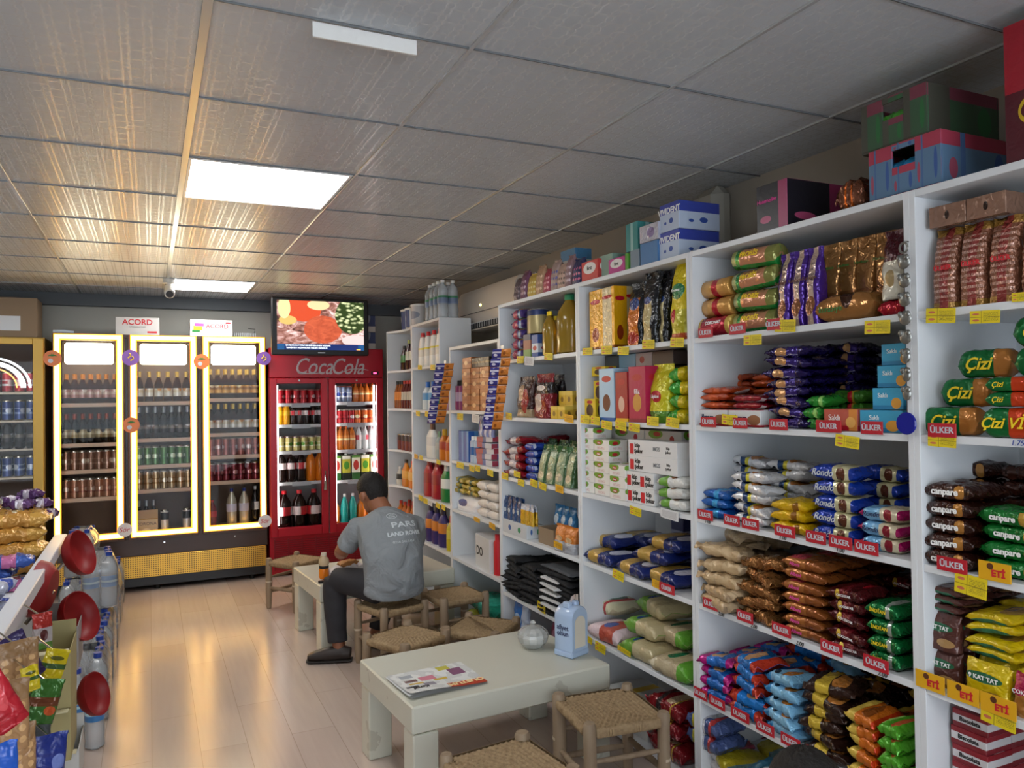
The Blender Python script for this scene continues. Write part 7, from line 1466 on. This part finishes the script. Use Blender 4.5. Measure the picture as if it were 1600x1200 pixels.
# second person crouching low at the bottom edge: only the crown of dark hair is in the picture
r = ray(1265, 1268).normalized(); hc_ = CAM + r*1.95
q = empty('person', (hc_.x, hc_.y-.12, 0)); loc = Vector(q.location)
HM2 = look(tuple(hc_), (.35, .9, -.25)); mb = MB(); head(mb, HM2); b = Vector((hc_.x-.02, hc_.y-.06, hc_.z-.15)); h0 = hc_.z
mb.tube([tuple(hc_+Vector((0, -.02, -.06))), tuple(b)], [.055, .06], 14, up=(0, 1, 0))
pel = Vector((b.x-.05, b.y-.18, .28))
mb.tube([tuple(b+Vector((0, 0, .0))), tuple(b*.6+pel*.4), tuple(pel)], [(.10, .07), (.15, .1), (.15, .11)], 18, up=(0, 1, 0))
for s in (-1, 1):
    sh = b+Vector((s*.16, 0, -.03)); el = sh+Vector((s*.03, .1, -.2)); wr = el+Vector((-s*.06, .17, -.05)); mb.tube([tuple(sh), tuple(el)], [.05, .042], 12); mb.tube([tuple(el), tuple(wr)], [.04, .028], 12); hand(mb, wr, (-s*.2, 1, -.2), (0, .2, 1), .6, s)
    kn = pel+Vector((s*.13, .3, .14)); an = Vector((kn.x, kn.y-.16, .07)); mb.tube([tuple(pel+Vector((s*.08, 0, 0))), tuple(kn)], [.075, .055], 12); mb.tube([tuple(kn), tuple(an)], [.052, .038], 12); mb.tube([(an.x, an.y-.05, .05), (an.x, an.y+.16, .035)], [.04, .03], 12)
b2 = remesh(mb, 'body', SKIN, .007, q, 4); b2.location = -loc
mb = MB(); mb.tube([tuple(b+Vector((0, .01, .02))), tuple(b+Vector((0, -.01, -.05))), tuple(b*.6+pel*.4), tuple(pel)], [(.08, .07), (.17, .1), (.175, .125), (.17, .13)], 24, up=(0, 1, 0))
for s in (-1, 1): sh = b+Vector((s*.15, 0, -.03)); mb.tube([tuple(sh), tuple(sh+Vector((s*.025, .07, -.14)))], [.065, .06], 14)
t2 = remesh(mb, 'dark_top', mat('dark_top_cloth', '#24262c', .85), .01, q, 6); t2.location = -loc
mb = MB()
mb.sphere(tuple(pel), (.17, .15, .1), 16, 10)
for s in (-1, 1): kn = pel+Vector((s*.13, .3, .14)); an = Vector((kn.x, kn.y-.16, .1)); mb.tube([tuple(pel+Vector((s*.08, 0, 0))), tuple(kn)], [.092, .068], 14); mb.tube([tuple(kn), tuple(an)], [.066, .055], 14)
t3 = remesh(mb, 'trousers', DENIM, .01, q, 6); t3.location = -loc
hr = hair(HM2, q, 3); hr.location = -loc
tag(q, 'crouching person of whom only the dark haired crown shows at the bottom edge', 'person')

# ------------------------------------------------------------------ left display stand and what hangs on it
RAILM = mat('white_rail', '#d4d8e0', .3)
s0 = empty('display_stand', (-.62, 2.3, 0)); 
MB().box(.265, .31, -1.5, 1.36, .925, .965, c=.003).build('front_rail', RAILM, s0)
MB().box(-.33, .264, -1.5, 1.36, .83, .85, c=.002).build('top_deck', WHITE_BOARD, s0)
MB().box(.264, .268, -1.5, 1.36, .8501, .925, c=0).build('deck_lip', WHITE_BOARD, s0)
for y in (-1.5, -.3, 1.34): MB().box(-.3, .25, y, y+.02, 0, .83, c=.001).build('upright', WHITE_BOARD, s0)
MB().box(.12, .13, -1.48, 1.34, .02, .83, c=0).build('back_panel', mat('beige_board', '#a89c80', .6), s0)
MB().box(-.3, .25, -1.48, 1.34, .06, .08, c=.001).build('base_shelf', WHITE_BOARD, s0)
tag(s0, 'white display stand with a sloping looking white rail on the left', 'display stand')
def heap(name, m, pts, w_, d_, h_, lab, cat, lump=.2, grp=None, txt=None):
    pr = None
    for i, (x, y, z, rz) in enumerate(pts):
        if pr is None: pr = pillow_mb(w_, d_, h_, len(name)+i, lump=lump).build(name, m, smooth=70)
        put(pr, (x, y, z), (0, 0, rz), lab if len(pts) == 1 else lab+', '+ORD[i]+' of the pile from the camera', cat, grp or (lab if len(pts) > 1 else None))
DZ = .851
GOLDB = P('goldcake', '#c89a4a', (('u', .3, .7, '#b8843a'),), ((.5, .25, .1, .1, '#e8d8b0'),), .2, .2, .9)
heap('bread_bag', GOLDB, [(-.45, 3.52, DZ, .2), (-.47, 3.5, DZ+.06, -.1), (-.62, 3.45, DZ, .1), (-.48, 3.52, DZ+.12, .15), (-.64, 3.5, DZ+.065, -.2), (-.62, 3.55, DZ+.13, .1), (-.8, 3.5, DZ, .1), (-.8, 3.5, DZ+.065, .3), (-.46, 3.53, DZ+.175, 0)], .22, .15, .062, 'golden bread roll bag', 'bread bag')
heap('wrapped_sweet', P('purplesweet', '#5a3a6a', (('u', .3, .6, '#c8c0cc'),), (), .18, .3, 1.), [(-.40, 3.60, DZ+.235, .4), (-.45, 3.55, DZ+.24, -.3), (-.50, 3.6, DZ+.25, .8), (-.37, 3.6, DZ+.19, 1.2), (-.55, 3.55, DZ+.20, .2), (-.43, 3.62, DZ+.27, -.6)], .09, .05, .035, 'purple and silver wrapped sweet', 'wrapped sweet', .3)
heap('biscuit_packet', P('bluepink', '#3a5aa8', (('u', .3, .6, '#c06a9a'),), (), .2, .2, .8), [(-.43, 3.20, DZ, .3), (-.5, 3.22, DZ+.04, -.2), (-.44, 3.2, DZ+.08, .1), (-.56, 3.1, DZ, .2)], .14, .09, .04, 'blue and pink small packet', 'packet')
heap('biscuit_packet', P('whiteblue2', '#c0c4d8', (('u', .4, .7, '#2f4fb0'),), (), .2, .1, .8), [(-.42, 2.88, DZ, 1.2), (-.48, 2.86, DZ+.035, 1.0), (-.43, 2.84, DZ+.07, 1.4), (-.53, 2.8, DZ, 1.3)], .13, .08, .035, 'white and blue packet', 'packet')
for i, (x, y, h_, c_, lb) in enumerate(((-.50, 2.52, .14, '#5a1c20', 'dark red display carton behind the rail'), (-.55, 2.25, .16, '#7c2a2c', 'second dark red carton near the left edge'))):
    fb_ = flat_box('display_carton', x, y, DZ, .14, .16, h_, pack('dkred%d' % i, c_, (('v', .7, .85, '#3a1418'),), (), .4, 0, .1), lb, 'display carton')
heap('crisp_bag', P('whitered', '#c8b0b4', (('u', .3, .6, '#a82c38'),), (), .2, .1, .9), [(-.62, 3.02, DZ, 1.), (-.66, 2.98, DZ+.06, .6), (-.62, 2.7, DZ, 1.3), (-.66, 2.6, DZ+.06, .9)], .2, .15, .06, 'white and red crisp bag', 'crisp bag')
heap('bread_bag', clear('clear_bread_bag', '#f0e8d8', .25), [(-.66, 3.60, DZ+.2, .2), (-.85, 3.55, DZ+.14, -.2)], .26, .2, .12, 'clear plastic bread bag above the golden ones', 'bread bag')
# red bowls
REDB_ = mat('red_plastic_tray', '#8a1517', .5)
prof = [(.001, 0), (.07, .004), (.094, .03), (.1, .06), (.097, .06), (.09, .032), (.066, .01), (.001, .007)]
bowl = None
for i, (px, py, x, rx, rz, s, lb) in enumerate(((109, 870, -.28, 1.25, 1.2, .88, 'far red round tray facing the rail end'), (84, 922, -.29, 1.4, -1.75, .92, 'bright red round tray with its back to the aisle'), (108, 970, -.25, 1.2, 1.05, .85, 'middle red round tray above the cartons'), (133, 1090, -.2, 1.25, 1.15, .72, 'lowest red round tray beside the water bottles'))):
    p = at_x(px, py, x)
    if bowl is None: bowl = MB().lathe(prof, 36).build('round_tray', REDB_, smooth=40)
    b_ = put(bowl, p, (rx, 0, rz), lb, 'tray', None); b_.scale = (s, s, s)
    MB().tube([p, (-.37, p.y, max(.1, p.z-.1))], .006, 8).build('tray_arm', CHROME, b_).matrix_parent_inverse = (Matrix.Translation(p) @ Euler((rx, 0, rz)).to_matrix().to_4x4() @ Matrix.Diagonal((s, s, s, 1))).inverted()
# cartons standing open in front of the stand
def open_carton(px, py, x, w_, d_, h_, m, lab, back=.04, rz=.0):
    p = at_x(px, py, x); o = empty('open_display_carton', p, rz)
    MB().box(-w_/2, w_/2, -d_/2, d_/2, 0, .003).build('bottom', m, o); MB().box(-w_/2, w_/2, -d_/2, -d_/2+.003, .0031, h_).build('front', m, o); MB().box(-w_/2, w_/2, d_/2-.003, d_/2, .0031, h_+back).build('back', m, o)
    for s_ in (-1, 1): MB().box(s_*w_/2-(.003 if s_ > 0 else 0), s_*w_/2+(.003 if s_ < 0 else 0), -d_/2+.0031, d_/2-.0031, .0031, h_).build('side', m, o)
    MB().box(-w_/2+.02, w_/2-.005, -d_/2-.03, -d_/2, h_, h_+.003, c=.0005).build('flap', mat('card_cream_light', '#d4cca8', .6), o)
    return tag(o, lab, 'display carton')
open_carton(97, 1036, -.27, .11, .2, .14, mat('card_grey', '#a09c9a', .6), 'grey lined open carton below the middle red tray')
open_carton(83, 1092, -.27, .11, .2, .17, mat('card_cream', '#a89c6c', .6), 'cream open display carton, upper of two')
open_carton(83, 1172, -.27, .11, .2, .15, mat('card_cream', '#a89c6c', .6), 'cream open display carton, lower of two')
open_carton(105, 1215, -.24, .08, .2, .12, mat('card_white2', '#c8c8c4', .6), 'white carton at the bottom edge on the left')
# packets hanging on hooks
def hang(px, py, x, w_, h_, m, lab, rz=.45, rx=0., d_=.03, cat='packet', ry=0.):
    p = at_x(px, py, x); o = B_pouch('hanging_packet', m, lump=.12)(w_, d_, h_)
    o.location = p-Vector((0, 0, h_/2)); o.rotation_euler = (rx, ry, rz)
    MB().tube([(0, d_*.6, h_-.008), (-.0, .12, h_+.0)], .002, 6).build('hook', CHROME, o)
    return tag(o, lab, cat)
NUT = P('nuts', '#a07a54', (('v', .7, 1, '#8a6a48'),), tuple((.2+.3*(q % 3), .15+.16*(q//3), .08, .05, '#c8a070') for q in range(12)), .3, 0, .8)
hang(45, 1022, -.24, .075, .11, P('purpack', '#3a3060', (('v', .4, .6, '#6a5a9a'),), ((.5, .5, .2, .08, '#c8a0b0'),), .22, .1, .8), 'dark violet packet hanging under the rail', ry=-.45)
hang(73, 1042, -.21, .05, .075, P('yelhang', '#c8b418', (('v', .45, .6, '#3a5a2a'),), ((.5, .75, .3, .06, '#5a5a18'),), .25, .05, .8), 'yellow packet hanging in front of the cream carton', ry=.35)
hang(49, 1058, -.21, .03, .045, P('yelhang'), 'small yellow packet beside the larger yellow one', ry=-.1)
hang(66, 985, -.25, .045, .09, P('redwhitehang', '#b8b0b0', (('v', .6, 1, '#a83028'), ('v', 0, .2, '#5a8a3a')), ((.5, .4, .2, .15, '#5a2a2a'),), .2, .1, .8), 'white and red packet with green foot hanging by the grey carton')
hang(57, 1096, -.21, .06, .085, P('greenhang', '#3a6a2c', (('v', .4, .6, '#6a3a20'),), ((.7, .3, .2, .1, '#c85a30'),), .2, .2, .9), 'green and brown packet hanging below the yellow ones', ry=.3)
hang(20, 1076, -.20, .05, .11, P('redhang', '#a8202c', (), ((.5, .5, .2, .2, '#c84a50'),), .25, .05, .8), 'red packet hanging at the left edge', ry=-.45)
hang(26, 1040, -.245, .08, .10, NUT, 'bag of orange brown nuts hanging behind the red packet')
hang(8, 1120, -.23, .075, .12, NUT, 'bag of pale nuts at the left edge below the red packet')
hang(26, 1178, -.215, .06, .10, NUT, 'bag of nuts near the bottom left corner')
hang(74, 1178, -.185, .06, .075, P('bluehang', '#1f2f7c', (), ((.7, .3, .2, .2, '#6a7ab8'),), .3, .05, .6), 'dark blue packet near the bottom left corner', ry=.1)
hang(44, 1170, -.24, .09, .10, P('greyhang', '#4a5054', (), (), .3, .05, .6), 'dark grey packet behind the dark blue one')
hang(5, 1185, -.19, .035, .045, P('bluehang2', '#1f4fa8', (), (), .3, .05, .6), 'small bright blue packet in the bottom left corner')
# ------------------------------------------------------------------ water packs on the floor
FILM = clear('shrink_film', '#f6f8fa', .2, .12)
def water_pack(nx_, ny_, h_, r_, label_m=WL):
    o = empty('water_pack'); base = None
    for i in range(nx_):
        for j in range(ny_):
            if base is None: base = water(2*r_/.92, 0, h_, label_m); base.name = 'water_bottle'; base.parent = o; KIDS.setdefault(o.name, []).append(base); b_ = base
            else: b_ = copy_tree(base, o)
            b_.location = ((i-(nx_-1)/2)*2.03*r_, (j-(ny_-1)/2)*2.03*r_, 0)
    w_, d_ = nx_*1.015*r_+.002, ny_*1.015*r_+.002
    def fn(u, v):
        a = 2*PI*v; ca, sa = math.cos(a), math.sin(a); t = 1 if u < .72 else 1-.5*((u-.72)/.28)**1.6
        return (math.copysign(abs(ca)**.3, ca)*w_*t, math.copysign(abs(sa)**.3, sa)*d_*t, .002+u*(h_+.004)*(1+.01*math.sin(a*7)))
    mb = MB(); mb.grid(fn, 8, 36, closev=True, flip=True); mb.build('film', FILM, o, smooth=60)
    return o
wp = water_pack(2, 3, .315, .046)
ys = [6.60, 6.31, 6.02, 5.73, 5.44, 5.15, 4.86, 4.57, 4.28]
for i, y in enumerate(ys): put(wp, (-.275-.012*(i % 2), y, .0005), (0, 0, random.uniform(-.04, .04)), 'shrink wrapped pack of water bottles on the floor, %s from the coolers' % ORD[i], 'water pack', 'water packs along the stand')
for i, y in enumerate((6.60, 6.31, 6.02)): put(wp, (-.46, y, .0005), 0, 'water pack in the row against the stand, %s from the coolers' % ORD[i], 'water pack', 'second row of water packs')
put(wp, (-.275, 5.18, .318), .1, 'shrink wrapped water pack lying on top, nearest the camera of the stacked ones', 'water pack', None)
put(wp, (-.43, 6.15, .318), -.1, 'stacked water pack on top of the far row by the coolers', 'water pack', None)
wb = water(.088, 0, .315, WL); wb.name = 'water_bottle'
for i, (x, y) in enumerate(((-.225, 3.86), (-.30, 3.98))): put(wb, (x, y, .0005), 0, ('single water bottle standing nearest on the floor', 'single water bottle just behind the nearest one')[i], 'water bottle')
